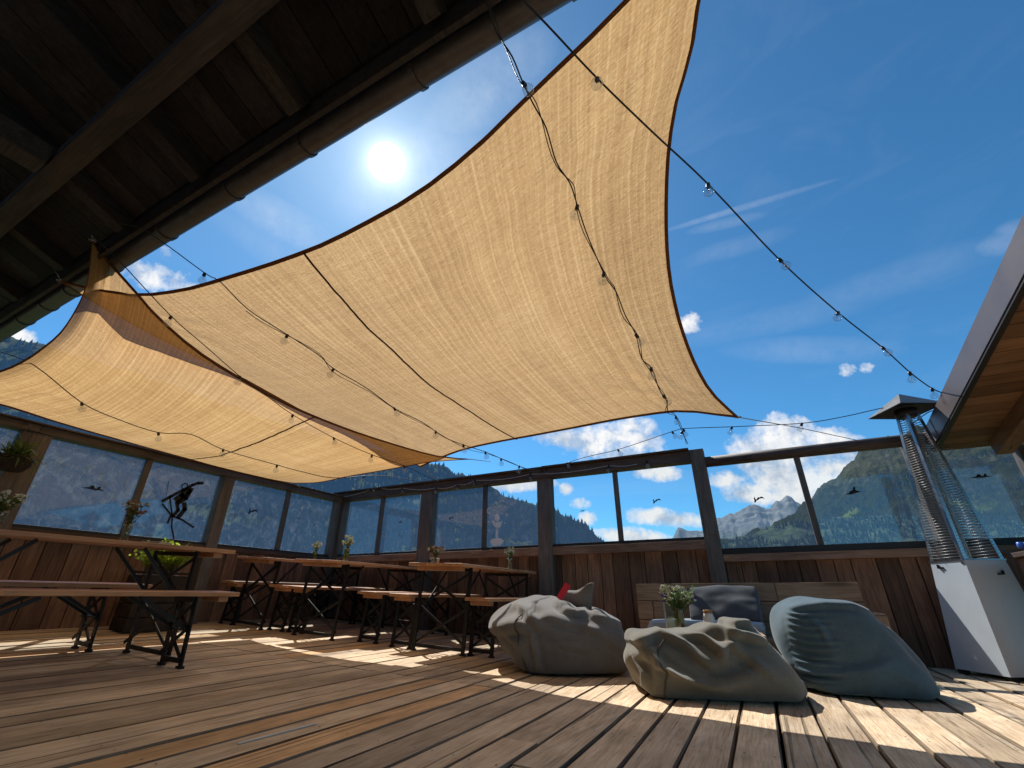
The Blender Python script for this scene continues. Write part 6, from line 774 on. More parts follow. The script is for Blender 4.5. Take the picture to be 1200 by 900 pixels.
def mk_sail():
    t = NT('shade_cloth')
    uv = t.n('UVMap').outputs[0]
    st = t.noise(t.vmath('MULTIPLY', uv, (16.0, .9, 1)).outputs[0], 1.0, 6, .62)
    st2 = t.noise(t.vmath('MULTIPLY', uv, (150.0, 1.8, 1)).outputs[0], 1.0, 4, .65)
    cross = t.noise(t.vmath('MULTIPLY', uv, (6.0, 60.0, 1)).outputs[0], 1.0, 4, .6)
    weave = t.noise(t.vmath('MULTIPLY', uv, (260.0, 260.0, 1)).outputs[0], 1.0, 2, .6)
    big = t.noise(t.vmath('MULTIPLY', uv, (3.0, 3.0, 1)).outputs[0], 1.0, 3, .5)
    su = t.n('SeparateXYZ'); t.l(uv, su.inputs[0])
    ph = t.math('ADD', t.math('MULTIPLY', su.outputs[0], 560.0), t.math('MULTIPLY', st, 3.0))
    rib = t.math('POWER', t.math('ADD', t.math('MULTIPLY', t.math('SINE', ph), .5), .5), 6.0)
    rib = t.math('MULTIPLY', rib, t.math('ADD', t.math('MULTIPLY', st2, 1.6), -.3))
    thread = t.noise(t.vmath('MULTIPLY', uv, (55.0, 330.0, 1)).outputs[0], 1.0, 3, .7)
    f = t.math('ADD', t.math('MULTIPLY', st, .1), t.math('MULTIPLY', st2, .26))
    f = t.math('ADD', f, .12)
    f = t.math('ADD', f, t.math('MULTIPLY', cross, .12))
    f = t.math('ADD', f, t.math('MULTIPLY', weave, .24))
    f = t.math('ADD', f, t.math('MULTIPLY', big, .10))
    f = t.math('SUBTRACT', f, .03)
    f = t.math('ADD', f, t.math('MULTIPLY', t.math('SUBTRACT', thread, .5), .30))
    f = t.math('ADD', f, t.math('MULTIPLY', rib, .09))
    col = t.ramp(f, [(.36, (.27, .148, .055)), (.5, (.445, .265, .106)), (.64, (.62, .41, .19))])
    bmp = t.bump(f, .012, .5)
    tl = t.n('BsdfTranslucent'); t.l(col, tl.inputs[0]); t.l(bmp, tl.inputs['Normal'])
    df = t.n('BsdfDiffuse'); t.l(col, df.inputs[0]); t.l(bmp, df.inputs['Normal'])
    m = t.n('MixShader'); m.inputs[0].default_value = .28
    t.l(tl.outputs[0], m.inputs[1]); t.l(df.outputs[0], m.inputs[2])
    tr = t.n('BsdfTransparent')
    m2 = t.n('MixShader'); m2.inputs[0].default_value = .035
    t.l(m.outputs[0], m2.inputs[1]); t.l(tr.outputs[0], m2.inputs[2])
    return t.done(m2.outputs[0])
M['sail'] = mk_sail()
def mk_hem():
    t = NT('sail_hem')
    tl = t.n('BsdfTranslucent'); tl.inputs[0].default_value = (.30, .13, .05, 1)
    df = t.n('BsdfDiffuse'); df.inputs[0].default_value = (.22, .11, .055, 1)
    m = t.n('MixShader'); m.inputs[0].default_value = .6
    t.l(tl.outputs[0], m.inputs[1]); t.l(df.outputs[0], m.inputs[2])
    return t.done(m.outputs[0])
M['hem'] = mk_hem()
M['seamdark'] = plain('sail_seam', (.09, .045, .022), .9, 0, .1, .2)

# ------------------------------------------------------------------ camera
EYE = .53
YAW, PITCH = .4648, .4442
cam = bpy.data.cameras.new('camera')
co = bpy.data.objects.new('camera', cam)
COL.objects.link(co)
cam.sensor_width = 36.0
cam.lens = 36.0 * 524.3 / 1200.0
cam.clip_start = .02
cam.clip_end = 60000
right = Vector((math.cos(YAW), math.sin(YAW), 0))
fwd = Vector((-math.sin(YAW) * math.cos(PITCH), math.cos(YAW) * math.cos(PITCH), math.sin(PITCH)))
up = right.cross(fwd)
rot = Matrix((right, up, -fwd)).transposed() @ Matrix.Rotation(.0027, 3, 'Z')
co.matrix_world = Matrix.Translation((0, 0, EYE)) @ rot.to_4x4()
sc.camera = co
sc.view_settings.view_transform = 'Standard'
sc.view_settings.look = 'None'
sc.view_settings.exposure = 0
sc.cycles.max_bounces = 10
sc.cycles.transparent_max_bounces = 24

# ------------------------------------------------------------------ sun and sky
S = Vector(SUN)
sl = bpy.data.lights.new('sun', 'SUN')
sl.energy = 6.0
sl.angle = R(.53)
sl.color = (1.0, .97, .92)
so = bpy.data.objects.new('sun', sl)
COL.objects.link(so)
so.rotation_euler = (-S).to_track_quat('-Z', 'Y').to_euler()
so.location = S * 40

w = bpy.data.worlds.new('World')
sc.world = w
w.use_nodes = True
class WT(NT):
    def __init__(s, w):
        s.t = w.node_tree
        for n in list(s.t.nodes): s.t.nodes.remove(n)
        s.out = s.t.nodes.new('ShaderNodeOutputWorld')
t = WT(w)
sky = t.n('TexSky', sky_type='NISHITA', sun_disc=False)
sky.sun_elevation = math.asin(S.z)
sky.sun_rotation = math.atan2(S.x, S.y)
sky.altitude = 1700
sky.air_density = 1.0
sky.dust_density = .4
sky.ozone_density = 2.2
d = t.vmath('NORMALIZE', t.n('TexCoord').outputs['Generated']).outputs[0]
skyc = t.mix(1, sky.outputs[0], (.43, .98, 1.18), 'MULTIPLY')
skyc = t.mix(1, skyc, (.125, .125, .125), 'MULTIPLY')
# veil of bright air round the sun and the sun's own disc
dp = t.math('MAXIMUM', t.vmath('DOT_PRODUCT', d, tuple(S)).outputs['Value'], 0.0)
glow = t.math('ADD', t.math('MULTIPLY', t.math('POWER', dp, 9.0), .10), t.math('MULTIPLY', t.math('POWER', dp, 70.0), .20))
glow = t.math('ADD', glow, t.math('MULTIPLY', t.math('POWER', dp, 450.0), .22))
core = t.math('ADD', t.math('MULTIPLY', t.math('POWER', dp, 1500.0), .6), 0.0)
# thin cirrus
dn = t.vmath('MULTIPLY', d, (3.0, 3.0, 9.0)).outputs[0]
cir = t.ramp(t.noise(dn, 1.3, 7, .62, 1.2), [(.5, (0, 0, 0)), (.78, (1, 1, 1))])
skyc = t.mix(t.math('MULTIPLY', cir, .04), skyc, (.75, .82, .92))
# cumulus, each one set at its own bearing and height
n1 = t.noise(d, 9.0, 8, .62, .25)
n2 = t.noise(d, 30.0, 5, .6)
n3 = t.noise(d, 85.0, 5, .65)
nsh = t.noise(t.vmath('ADD', d, tuple(S * .035)).outputs[0], 9.0, 8, .62, .25)
nn = t.math('ADD', t.math('ADD', t.math('MULTIPLY', n1, .55), t.math('MULTIPLY', n2, .36)), t.math('MULTIPLY', n3, .22))
best = None
wisp = None
for c, a, b, wt in CLOUDS:
    x = t.vmath('DOT_PRODUCT', d, tuple(a)).outputs['Value']
    y = t.vmath('DOT_PRODUCT', d, tuple(b)).outputs['Value']
    z = t.math('LESS_THAN', t.vmath('DOT_PRODUCT', d, tuple(c)).outputs['Value'], .5)
    e = t.math('ADD', t.math('MULTIPLY', x, x), t.math('MULTIPLY', y, y))
    e = t.math('ADD', e, t.math('MULTIPLY', z, 90.0))
    e = t.math('SUBTRACT', wt, t.math('MULTIPLY', e, .62 * wt))
    if wt < .55: wisp = e if wisp is None else t.math('MAXIMUM', wisp, e)
    else: best = e if best is None else t.math('SMOOTH_MAX', best, e, .25) if wt >= .9 else t.math('MAXIMUM', best, e)
field = t.math('ADD', best, t.math('MULTIPLY', t.math('SUBTRACT', nn, .575), 3.6))
mask = t.ramp(field, [(.28, (0, 0, 0)), (.55, (.5, .5, .5)), (.95, (1, 1, 1))])
shade = t.math('SUBTRACT', n1, nsh)
lit = t.ramp(t.math('ADD', t.math('MULTIPLY', shade, 2.2), t.math('MULTIPLY', n2, .7)), [(.12, (.50, .58, .70)), (.36, (.80, .84, .90)), (.55, (.97, .97, .97))])
wa = t.math('MULTIPLY', t.math('MAXIMUM', wisp, 0.0), t.math('ADD', t.math('MULTIPLY', nn, 1.3), -.42), clamp=True)
skyc = t.mix(wa, skyc, (.78, .85, .93))
skyc = t.mix(mask, skyc, lit)
skyc = t.mix(1, skyc, t.ramp(glow, [(0, (0, 0, 0)), (1, (1, 1, .98))]), 'ADD')
disc = t.math('MULTIPLY', t.math('POWER', t.math('MULTIPLY', t.math('SUBTRACT', dp, .9990), 1050.0, clamp=True), 5.0), 1.0)
skyc = t.mix(1, skyc, t.mix(1, core, (1, 1, .97), 'MULTIPLY'), 'ADD')
skyc = t.mix(1, skyc, t.mix(1, disc, (8, 8, 7.6), 'MULTIPLY'), 'ADD')
bg = t.n('Background')
t.l(skyc, bg.inputs[0])
bg.inputs[1].default_value = 1.0
t.l(bg.outputs[0], t.out.inputs['Surface'])
w.cycles.sampling_method = 'MANUAL'
w.cycles.sample_map_resolution = 512

# ------------------------------------------------------------------ terrain
def interp(tab, x):
    if x <= tab[0][0]: return tab[0][1]
    for (a, va), (b, vb) in zip(tab, tab[1:]):
        if x <= b:
            u = (x - a) / (b - a)
            return va + (vb - va) * u
    return tab[-1][1]

def mountain(name, tab, a0, a1, da, d0, d1, nt, mat, amp, seed, rough=1.0, gpow=.8):
    V = []; F = []
    na = int((a1 - a0) / da) + 1
    P = {}
    for i in range(na):
        az = a0 + da * i
        s, c = math.sin(R(az)), math.cos(R(az))
        rt = interp(tab, az)
        rt += .010 * amp * (noise.fractal(Vector((az * .55, seed, 0)), 1.0, 2.0, 5) )
        for j in range(nt + 8):
            u = j / nt
            dd = d0 + (d1 - d0) * u
            g = min(u, 1.0) ** gpow
            tn = -.03 + (rt + .03) * g
            h = tn * dd
            q = Vector((s * dd, c * dd, 0)) / (d1 * .11)
            rn = noise.ridged_multi_fractal(q + Vector((seed * 7.1, 0, 0)), 1.0, 2.1, 6, 1.0, 2.0)
            fn = noise.fractal(q * 5 + Vector((0, seed, 3)), 1.0, 2.0, 5)
            h += (rn - 1.1) * amp * d1 * .016 * math.sin(min(u, 1) * math.pi) ** .7 + fn * amp * d1 * .006 * min(1, 3 * u) * rough * (1 if u < .96 else .4)
            if u > 1: h -= (u - 1) * d1 * .5
            V.append((s * dd, c * dd, h + EYE))
    for i in range(na - 1):
        for j in range(nt + 7):
            a = i * (nt + 8) + j
            F.append((a, a + nt + 8, a + nt + 9, a + 1))
    mb = MB()
    mb.add(V, F, True, 0)
    o = mb.build(name, mat)
    tag(o, kind='structure')
    return o, V, na, nt + 8

def mk_mount(name, kind, haze, hz):
    t = NT(name)
    geo = t.n('NewGeometry')
    pos = geo.outputs['Position']
    sep = t.n('SeparateXYZ'); t.l(pos, sep.inputs[0])
    nz = t.n('SeparateXYZ'); t.l(geo.outputs['Normal'], nz.inputs[0])
    if kind == 'rock':
        n = t.noise(t.vmath('MULTIPLY', pos, (1, 1, 2.4)).outputs[0], .0035, 9, .65, .6)
        c = t.ramp(n, [(.3, (.10, .12, .12)), (.5, (.24, .24, .23)), (.7, (.44, .42, .39))])
        low = t.math('MULTIPLY', t.math('SUBTRACT', 820.0, sep.outputs[2]), .004, clamp=True)
        c = t.mix(low, c, (.10, .14, .06))
        bm = t.bump(n, 60)
    elif kind == 'alp':
        n = t.noise(t.vmath('MULTIPLY', pos, (1, 1, .55)).outputs[0], .007, 9, .7, 1.0)
        n3 = t.noise(pos, .03, 6, .7)
        n4 = t.noise(t.vmath('MULTIPLY', pos, (1, 1, .7)).outputs[0], .022, 8, .72, .6)
        grass = t.ramp(t.math('ADD', t.math('MULTIPLY', n, .5), t.math('MULTIPLY', n4, .5)), [(.38, (.018, .03, .012)), (.47, (.085, .095, .034)), (.55, (.14, .135, .055)), (.64, (.27, .24, .17))])
        forest = t.ramp(n3, [(.35, (.008, .02, .010)), (.55, (.022, .045, .018)), (.7, (.05, .08, .03))])
        hgt = t.math('ADD', sep.outputs[2], t.math('MULTIPLY', t.math('SUBTRACT', n, .5), 520.0))
        hgt = t.math('ADD', hgt, t.math('MULTIPLY', t.math('SUBTRACT', n3, .5), 260.0))
        fm = t.ramp(t.math('MULTIPLY', hgt, .001), [(.52, (1, 1, 1)), (.60, (0, 0, 0))])
        c = t.mix(fm, grass, forest)
        mead = t.ramp(t.noise(pos, .0042, 5, .5), [(.56, (0, 0, 0)), (.60, (1, 1, 1))])
        band = t.ramp(t.math('MULTIPLY', sep.outputs[2], .001), [(.2, (0, 0, 0)), (.24, (1, 1, 1)), (.36, (1, 1, 1)), (.42, (0, 0, 0))])
        right = t.ramp(t.math('ADD', t.math('MULTIPLY', sep.outputs[0], .001), 0), [(.45, (0, 0, 0)), (.6, (1, 1, 1))])
        c = t.mix(t.math('MULTIPLY', t.math('MULTIPLY', mead, band), .9), c, (.21, .28, .06))
        bm = t.bump(t.math('ADD', n, t.math('MULTIPLY', n3, .35)), 130)
    else:
        n = t.noise(pos, .02, 8, .7)
        c = t.ramp(n, [(.35, (.012, .022, .010)), (.5, (.05, .075, .025)), (.66, (.13, .145, .06))])
        bm = t.bump(n, 12)
    b = t.bsdf(c, .95, 0, .05, bm)
    em = t.n('Emission'); em.inputs[0].default_value = (*haze, 1); em.inputs[1].default_value = 1.0  # air haze painted into the slope as a constant glow
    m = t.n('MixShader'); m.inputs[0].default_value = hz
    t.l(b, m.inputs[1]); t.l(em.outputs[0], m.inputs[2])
    return t.done(m.outputs[0])

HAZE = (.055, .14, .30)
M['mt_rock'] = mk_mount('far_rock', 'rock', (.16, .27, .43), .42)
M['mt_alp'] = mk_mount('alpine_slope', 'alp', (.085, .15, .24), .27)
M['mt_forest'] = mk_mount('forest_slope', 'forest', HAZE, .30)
def mk_tree(name, hz, c0, c1):
    t = NT(name)
    rnd = t.n('Attribute', attribute_name='rnd').outputs['Fac']
    c = t.ramp(rnd, [(0, c0), (.7, c1), (1, tuple(x * 1.35 for x in c1))])
    b = t.bsdf(c, .9, 0, .1)
    em = t.n('Emission'); em.inputs[0].default_value = (*HAZE, 1)  # same painted haze glow on the trees
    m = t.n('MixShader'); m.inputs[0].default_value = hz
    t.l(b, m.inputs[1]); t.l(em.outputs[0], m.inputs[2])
    return t.done(m.outputs[0])
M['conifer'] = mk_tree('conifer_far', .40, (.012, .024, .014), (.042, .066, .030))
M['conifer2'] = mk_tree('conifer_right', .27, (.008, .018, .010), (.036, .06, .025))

FAR = [(-30, .08), (-18, .088), (-16.4, .096), (-12.4, .101), (-8.8, .106), (-7.0, .121), (-6.1, .117), (-4.6, .124), (-2.6, .137), (-1.7, .146), (-.8, .15), (.5, .16), (1.4, .162), (2.4, .154), (3.7, .168), (4.7, .174), (5.4, .163), (6.2, .149), (12, .15), (20, .12)]
ALP = [(-12, .04), (-8, .06), (-3.7, .083), (-2.7, .097), (0, .108), (2.4, .122), (4.9, .144), (7.0, .171), (8.6, .186), (9.7, .203), (10.9, .22), (11.9, .237), (13.3, .25), (16.1, .257), (18.7, .258), (24.6, .268), (40, .3), (60, .25)]
FOR = [(-8, .05), (-4, .078), (-2.7, .093), (0, .106), (2.4, .12), (5.6, .127), (9.4, .128), (13.6, .125), (17.2, .11), (22, .10), (40, .09)]
LEFT = [(-110, .3), (-90, .35), (-79, .374), (-77.7, .368), (-77.1, .374), (-66.8, .36), (-50.2, .31), (-43.1, .29), (-37.3, .27), (-36, .269), (-34.6, .257), (-33.7, .247), (-33.1, .252), (-32.3, .242), (-29.5, .226), (-28.8, .217), (-27.1, .198), (-25.3, .191), (-23.2, .18), (-21.5, .172), (-19.7, .155), (-18, .143), (-15.8, .107), (-12.5, .07), (-9, .03), (-5, 0)]
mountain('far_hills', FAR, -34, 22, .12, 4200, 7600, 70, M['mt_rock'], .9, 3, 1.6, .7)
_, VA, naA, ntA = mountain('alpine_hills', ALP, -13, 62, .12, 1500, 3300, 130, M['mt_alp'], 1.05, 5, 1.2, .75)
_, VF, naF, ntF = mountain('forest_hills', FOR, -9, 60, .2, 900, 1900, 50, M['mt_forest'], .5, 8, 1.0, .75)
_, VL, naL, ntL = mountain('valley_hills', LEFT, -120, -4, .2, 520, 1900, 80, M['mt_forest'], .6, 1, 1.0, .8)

def forest(name, V, na, nt, count, hmin, hmax, mat, seed, label, jmax, thr=-.42):
    rg = random.Random(seed)
    mb_v = []; mb_f = []; rn = []
    tries = 0
    for k in range(count):
        i = rg.randrange(na - 1); j = int((rg.random() ** 1.0) * jmax)
        a = Vector(V[i * nt + j]); b = Vector(V[(i + 1) * nt + j]); c = Vector(V[i * nt + j + 1])
        p = a + (b - a) * rg.random() + (c - a) * rg.random()
        clr = noise.fractal(Vector((p.x * .005, p.y * .005, p.z * .009)), 1.0, 2.0, 3)
        if clr < thr: continue
        h = rg.uniform(hmin, hmax); r = h * rg.uniform(.19, .31)
        base = len(mb_v)
        r0 = min(1, max(0, .42 + .55 * noise.noise(p * .0045) + rg.uniform(-.28, .28)))
        # two stacked skirts and a thin top: the ragged outline of a spruce
        for lo, hi, rr in ((0.02, .62, 1.0), (.38, 1.0, .62)):
            b0 = len(mb_v)
            ph = rg.random() * 6
            for q in range(6):
                an = ph + q * math.pi / 3
                rq = r * rr * rg.uniform(.65, 1.15)
                mb_v.append((p.x + rq * math.cos(an), p.y + rq * math.sin(an), p.z + h * (lo + rg.uniform(-.04, .04))))
            mb_v.append((p.x, p.y, p.z + h * hi))
            for q in range(6):
                mb_f.append((b0 + q, b0 + (q + 1) % 6, b0 + 6)); rn.append(min(1, max(0, r0 + rg.uniform(-.15, .15))))
    m = MB(); m.v = mb_v; m.f = mb_f; m.sm = [False] * len(mb_f); m.rnd = rn
    o = m.build(name, mat)
    tag(o, label, 'forest', kind='stuff')
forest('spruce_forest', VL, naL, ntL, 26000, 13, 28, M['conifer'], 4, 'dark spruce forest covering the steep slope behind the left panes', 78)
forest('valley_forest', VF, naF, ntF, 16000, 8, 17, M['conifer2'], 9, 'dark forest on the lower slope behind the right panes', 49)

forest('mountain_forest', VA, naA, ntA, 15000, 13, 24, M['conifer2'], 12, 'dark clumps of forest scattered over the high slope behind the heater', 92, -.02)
g = MB()
g.add([(-9000, -9000, -60), (9000, -9000, -60), (9000, 9000, -60), (-9000, 9000, -60)], [(0, 1, 2, 3)])
tag(g.build('ground', plain('meadow_ground', (.06, .09, .03), .9, 0, .1, .4, .02)), kind='structure')

# ------------------------------------------------------------------ deck
def fz(x):
    return 0.0 if x > 0 else .012 * -x + .005 * x * x
def slope(x):
    return 0.0 if x > 0 else math.atan(.012 + .01 * -x)
YB, XL = 5.5, -5.91
rg = random.Random(5)
mb = MB()
pitch, gap = .168, .009
x = -6.1 + .02
row = 0
while x < 4.6:
    x0, x1 = x + gap / 2, x + pitch - gap / 2
    cuts = [-1.6]
    if x < -1.5: cuts.append(2.86 + rg.uniform(-.006, .006))
    elif x < -.2: cuts.append(rg.choice([1.35, 2.0, 3.9, 1.72]) + rg.uniform(-.02, .02))
    else: cuts.append(rg.choice([.6, 4.3, 4.9, 1.1]))
    cuts.append(5.62)
    for a, b in zip(cuts, cuts[1:]):
        dz = rg.uniform(-.003, .003); tl = rg.uniform(-.002, .002)
        za, zb = fz(x0) + dz + tl, fz(x1) + dz - tl
        r0 = rg.random()
        jx = rg.uniform(-.0025, .0025)
        # a few stations along the board so that edges wander a little
        n = max(2, int((b - a) / .35))
        V = []; F = []
        for k in range(n + 1):
            yy = a + .003 + (b - a - .006) * k / n
            w0 = jx + rg.uniform(-.0012, .0012); w1 = jx + rg.uniform(-.0012, .0012)
            e = .006
            V += [(x0 + w0, yy, za - .009), (x0 + w0 + e, yy, za), (x1 + w1 - e, yy, zb), (x1 + w1, yy, zb - .009), (x1 + w1, yy, zb - .045), (x0 + w0, yy, za - .045)]
        for k in range(n):
            for q in range(6):
                F.append((k * 6 + q, k * 6 + (q + 1) % 6, k * 6 + 6 + (q + 1) % 6, k * 6 + 6 + q))
        F.append((0, 1, 2, 3, 4, 5)[::-1]); F.append(tuple(n * 6 + q for q in range(6)))
        F = [f[::-1] for f in F]
        mb.add(V, F, False, r0)
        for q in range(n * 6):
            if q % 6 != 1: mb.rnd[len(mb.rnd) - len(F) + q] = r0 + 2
    x += pitch
sw = MB()
x = -4.2 + (.168 - (4.2 - 6.08) % .168)
k0 = int((6.08 - 4.2) / .168)
for k in range(k0, 48):
    xc = -6.08 + k * pitch
    for j in range(11):
        yy = .55 + j * .57 + rg.uniform(-.012, .012)
        for ox in (.035, pitch - .035):
            xx = xc + ox + rg.uniform(-.006, .006)
            zc_ = fz(xx) + .0042
            sw.add([(xx + .0045 * math.cos(q), yy + .0045 * math.sin(q), zc_) for q in [i * math.pi / 3 for i in range(6)]], [(0, 1, 2, 3, 4, 5)], False, 0)
tag(sw.build('deck_screws', plain('screw_steel', (.05, .045, .04), .5, .5)), kind='structure')
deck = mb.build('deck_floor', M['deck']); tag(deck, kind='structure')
mb = MB()
for k in range(26):
    y = -1.5 + k * .285
    mb.add([(-6.2, y, fz(-6.2) - .052), (-6.2, y + .07, fz(-6.2) - .052), (-3, y + .07, fz(-3) - .08), (-3, y, fz(-3) - .08)], [(0, 1, 2, 3)])
mb.box((-.6, 2, -.42), (11.4, 7.6, .6))
sub = mb.build('deck_base', plain('deck_dark', (.012, .010, .008), .9)); tag(sub, kind='structure')

# ------------------------------------------------------------------ glazed walls
birdA = [(-.5, -.05), (-.2, .0), (-.12, .12), (.0, .10), (.02, .0), (.12, -.02), (.18, .12), (.28, .10), (.26, .0), (.5, -.06), (.26, -.07), (.1, -.1), (-.1, -.08), (-.25, -.08)]
birdB = [(-.5, -.18), (-.3, -.1), (-.2, .02), (-.05, .06), (.02, .2), (.1, .32), (.17, .28), (.12, .1), (.2, .0), (.42, -.06), (.2, -.12), (0, -.16), (-.2, -.22)]
birdC = [(-.45, -.25), (-.38, -.05), (-.42, .1), (-.32, .28), (-.28, .05), (-.2, 0), (-.12, .12), (0, .2), (.12, .16), (.2, .24), (.34, .2), (.5, 0), (.3, .08), (.12, .06), (.0, .02), (-.1, -.1), (-.2, -.06), (-.3, -.25)]
def sticker(pane, org, ux, sz, poly, mat, nrm, name='bird_sticker'):
    b = MB()
    ux = Vector(ux)
    b.poly([Vector(org) + Vector(nrm) * .006 + ux * p[0] * sz + Vector((0, 0, p[1] * sz)) for p in poly])
    return b.build(name, mat, pane)

bw = thing('glazed_wall', 'long wooden windbreak wall with glass panes behind the sofa and the far tables', 'wall', (-2, YB, 0))
lw = thing('glazed_wall', 'wooden windbreak wall with scratched glass panes at the left under the smaller sail', 'wall', (XL, 2, fz(XL)))
def put(o, root):
    """meshes are built in world coordinates; hang them under their thing"""
    o.parent = root
    o.matrix_parent_inverse = (Matrix.Translation(root.location) @ root.rotation_euler.to_matrix().to_4x4()).inverted()
    return o

# back wall : boards
def boards_x(x0, x1, z0f, z1, y, root):
    m = MB(); x = x0
    while x < x1 - .01:
        ww = min(random.uniform(.13, .2), x1 - x)
        m.box((x + ww / 2, y + random.uniform(-.004, .004), (z0f(x) + z1) / 2), (ww - .007, .025, z1 - z0f(x)), None, None, .003)
        x += ww
    return put(m.build('board_panel', M['wall']), root)
boards_x(-5.8, -.42, lambda x: fz(x) - .06, 1.085, YB + .06, bw)
boards_x(-.26, 4.4, lambda x: -.06, .955, YB + .06, bw)
m = MB(); m.box((-3.1, YB + .1, .5), (5.6, .03, 1.16)); m.box((2.1, YB + .1, .44), (4.8, .03, 1.04)); put(m.build('backing_board', M['frame_dark']), bw)
ZB1, ZT1, ZB2, ZT2 = 1.12, 1.945, .997, 1.872
posts = [(-5.93, -5.79, 2.03), (-4.24, -4.02, 2.0), (-2.355, -2.165, 2.0), (-.415, -.262, 2.085), (1.53, 1.69, 1.92), (2.30, 2.45, 1.9), (4.1, 4.25, 1.9)]
for a, b, zt in posts:
    m = MB(); m.box(((a + b) / 2, YB, (fz(a) - .05 + zt) / 2), (b - a, .13, zt - fz(a) + .05), None, None, .006)
    put(m.build('post', M['post']), bw)
for a, b, z0, z1 in [(-6.0, -4.18, 1.945, 2.066), (-4.18, -2.26, 1.945, 2.066), (-2.26, -.415, 1.945, 2.072)]:
    m = MB(); m.box(((a + b) / 2, YB - .012, (z0 + z1) / 2), (b - a, .15, z1 - z0), None, None, .008)
    m.box(((a + b) / 2, YB - .03, z1 + .012), (b - a - .002, .2, .022), None, None, .004)
    put(m.build('top_rail', M['railx']), bw)
m = MB()
n = 14
m.tube([(-.262, YB - .02, 1.93), (1.0, YB - .02, 1.927), (2.6, YB - .02, 1.92), (4.3, YB - .02, 1.92)], .06, n)
put(m.build('top_rail', M['railx']), bw)
for a, b in [(-5.79, -4.24), (-4.02, -2.355), (-2.165, -.415)]:
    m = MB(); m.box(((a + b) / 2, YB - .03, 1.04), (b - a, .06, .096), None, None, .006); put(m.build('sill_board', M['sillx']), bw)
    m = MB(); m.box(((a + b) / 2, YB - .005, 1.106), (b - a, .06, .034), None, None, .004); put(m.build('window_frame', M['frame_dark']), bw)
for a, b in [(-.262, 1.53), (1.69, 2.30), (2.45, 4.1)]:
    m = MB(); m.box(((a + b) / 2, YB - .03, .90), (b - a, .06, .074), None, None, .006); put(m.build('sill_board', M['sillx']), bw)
    m = MB(); m.box(((a + b) / 2, YB - .005, .968), (b - a, .06, .058), None, None, .004); put(m.build('window_frame', M['frame_dark']), bw)
for xm, z0, z1 in [(-5.02, 1.123, 1.945), (-3.165, 1.123, 1.945), (-1.32, 1.123, 1.945), (.63, .997, 1.88)]:
    m = MB(); m.box((xm, YB - .01, (z0 + z1) / 2), (.055, .05, z1 - z0), None, None, .004); put(m.build('mullion', M['post']), bw)
panes = [(-5.79, -5.047, 1, 'glass_mid'), (-4.993, -4.24, 1, 'glass_mid'), (-4.02, -3.192, 1, 'glass_mid'), (-3.138, -2.355, 1, 'glass_mid'), (-2.165, -1.347, 1, 'glass_clear'), (-1.293, -.415, 1, 'glass_clear'), (-.262, .603, 0, 'glass_clear'), (.657, 1.53, 0, 'glass_clear'), (1.69, 2.30, 0, 'glass_mid'), (2.45, 4.1, 0, 'glass_mid')]
PB = []
for a, b, left, mat in panes:
    z0, z1 = (1.12, 1.95) if left else (.99, 1.885)
    m = MB(); m.box(((a + b) / 2, YB + .012, (z0 + z1) / 2), (b - a, .005, z1 - z0))
    p = put(m.build('pane', M[mat]), bw); PB.append((p, (a + b) / 2, (z0 + z1) / 2))
def sticker_on(pane, root, *a, **k):
    o = sticker(None, *a, **k)
    o.parent = pane
    o.matrix_parent_inverse = (pane.matrix_parent_inverse.inverted() if False else root_inv(root))
    return o
def root_inv(root):
    return (Matrix.Translation(root.location) @ root.rotation_euler.to_matrix().to_4x4()).inverted()
# pane's own basis is identity and its parent inverse cancels the root, so a sticker in world coordinates needs no offset
def stick(pane, *a, **k):
    o = sticker(None, *a, **k); o.parent = pane; return o
F_ = (0, -1, 0)
for k, x, z, s, pl in [(0, -5.36, 1.52, .06, birdB), (1, -4.63, 1.55, .14, birdB), (2, -3.72, 1.54, .15, birdC), (4, -1.77, 1.50, .15, birdA), (5, -.86, 1.545, .2, birdC), (6, .19, 1.475, .22, birdC), (7, 1.03, 1.485, .27, birdB), (8, 2.0, 1.53, .3, birdA)]:
    stick(PB[k][0], (x, YB, z), (1, 0, 0), s * .52, pl, M['black'], F_)
# pale stars and a crescent on one pane
star = [(math.cos(R(90 + 36 * k)) * (1 if k % 2 == 0 else .45), math.sin(R(90 + 36 * k)) * (1 if k % 2 == 0 else .45)) for k in range(10)]
for px, pz, s in [(-3.0, 1.70, .013), (-2.93, 1.72, .013), (-2.88, 1.71, .012), (-2.94, 1.65, .013), (-2.85, 1.63, .013), (-3.03, 1.60, .016), (-2.98, 1.58, .012), (-3.04, 1.54, .010), (-2.83, 1.53, .016), (-2.92, 1.55, .009), (-3.11, 1.45, .013), (-2.86, 1.42, .012), (-3.11, 1.34, .012)]:
    stick(PB[3][0], (px, YB, pz), (1, 0, 0), s, star, M['whitevinyl'], F_, 'star_sticker')
cres = [(math.cos(R(a)), math.sin(R(a))) for a in range(60, 301, 20)] + [(.35 + .75 * math.cos(R(a)), .75 * math.sin(R(a))) for a in range(285, 74, -21)]
stick(PB[3][0], (-3.10, YB, 1.60), (1, 0, 0), .045, cres, M['whitevinyl'], F_, 'moon_sticker')
# a plain potted sprig in the same white vinyl
for pol in ([(-.10, -.16), (-.06, -.22), (.06, -.22), (.1, -.16), (.06, -.13), (-.06, -.13)], [(-.012, -.13), (.012, -.13), (.02, .1), (-.008, .1)], [(0, -.02), (.05, .02), (.075, .09), (.03, .07)], [(0, 0), (-.05, .04), (-.075, .11), (-.03, .09)], [(0, .08), (.04, .12), (.03, .17), (0, .2), (-.03, .17), (-.035, .12)]):
    stick(PB[3][0], (-2.98, YB, 1.36), (1, 0, 0), 1.0, pol, M['whitevinyl'], F_, 'plant_sticker')

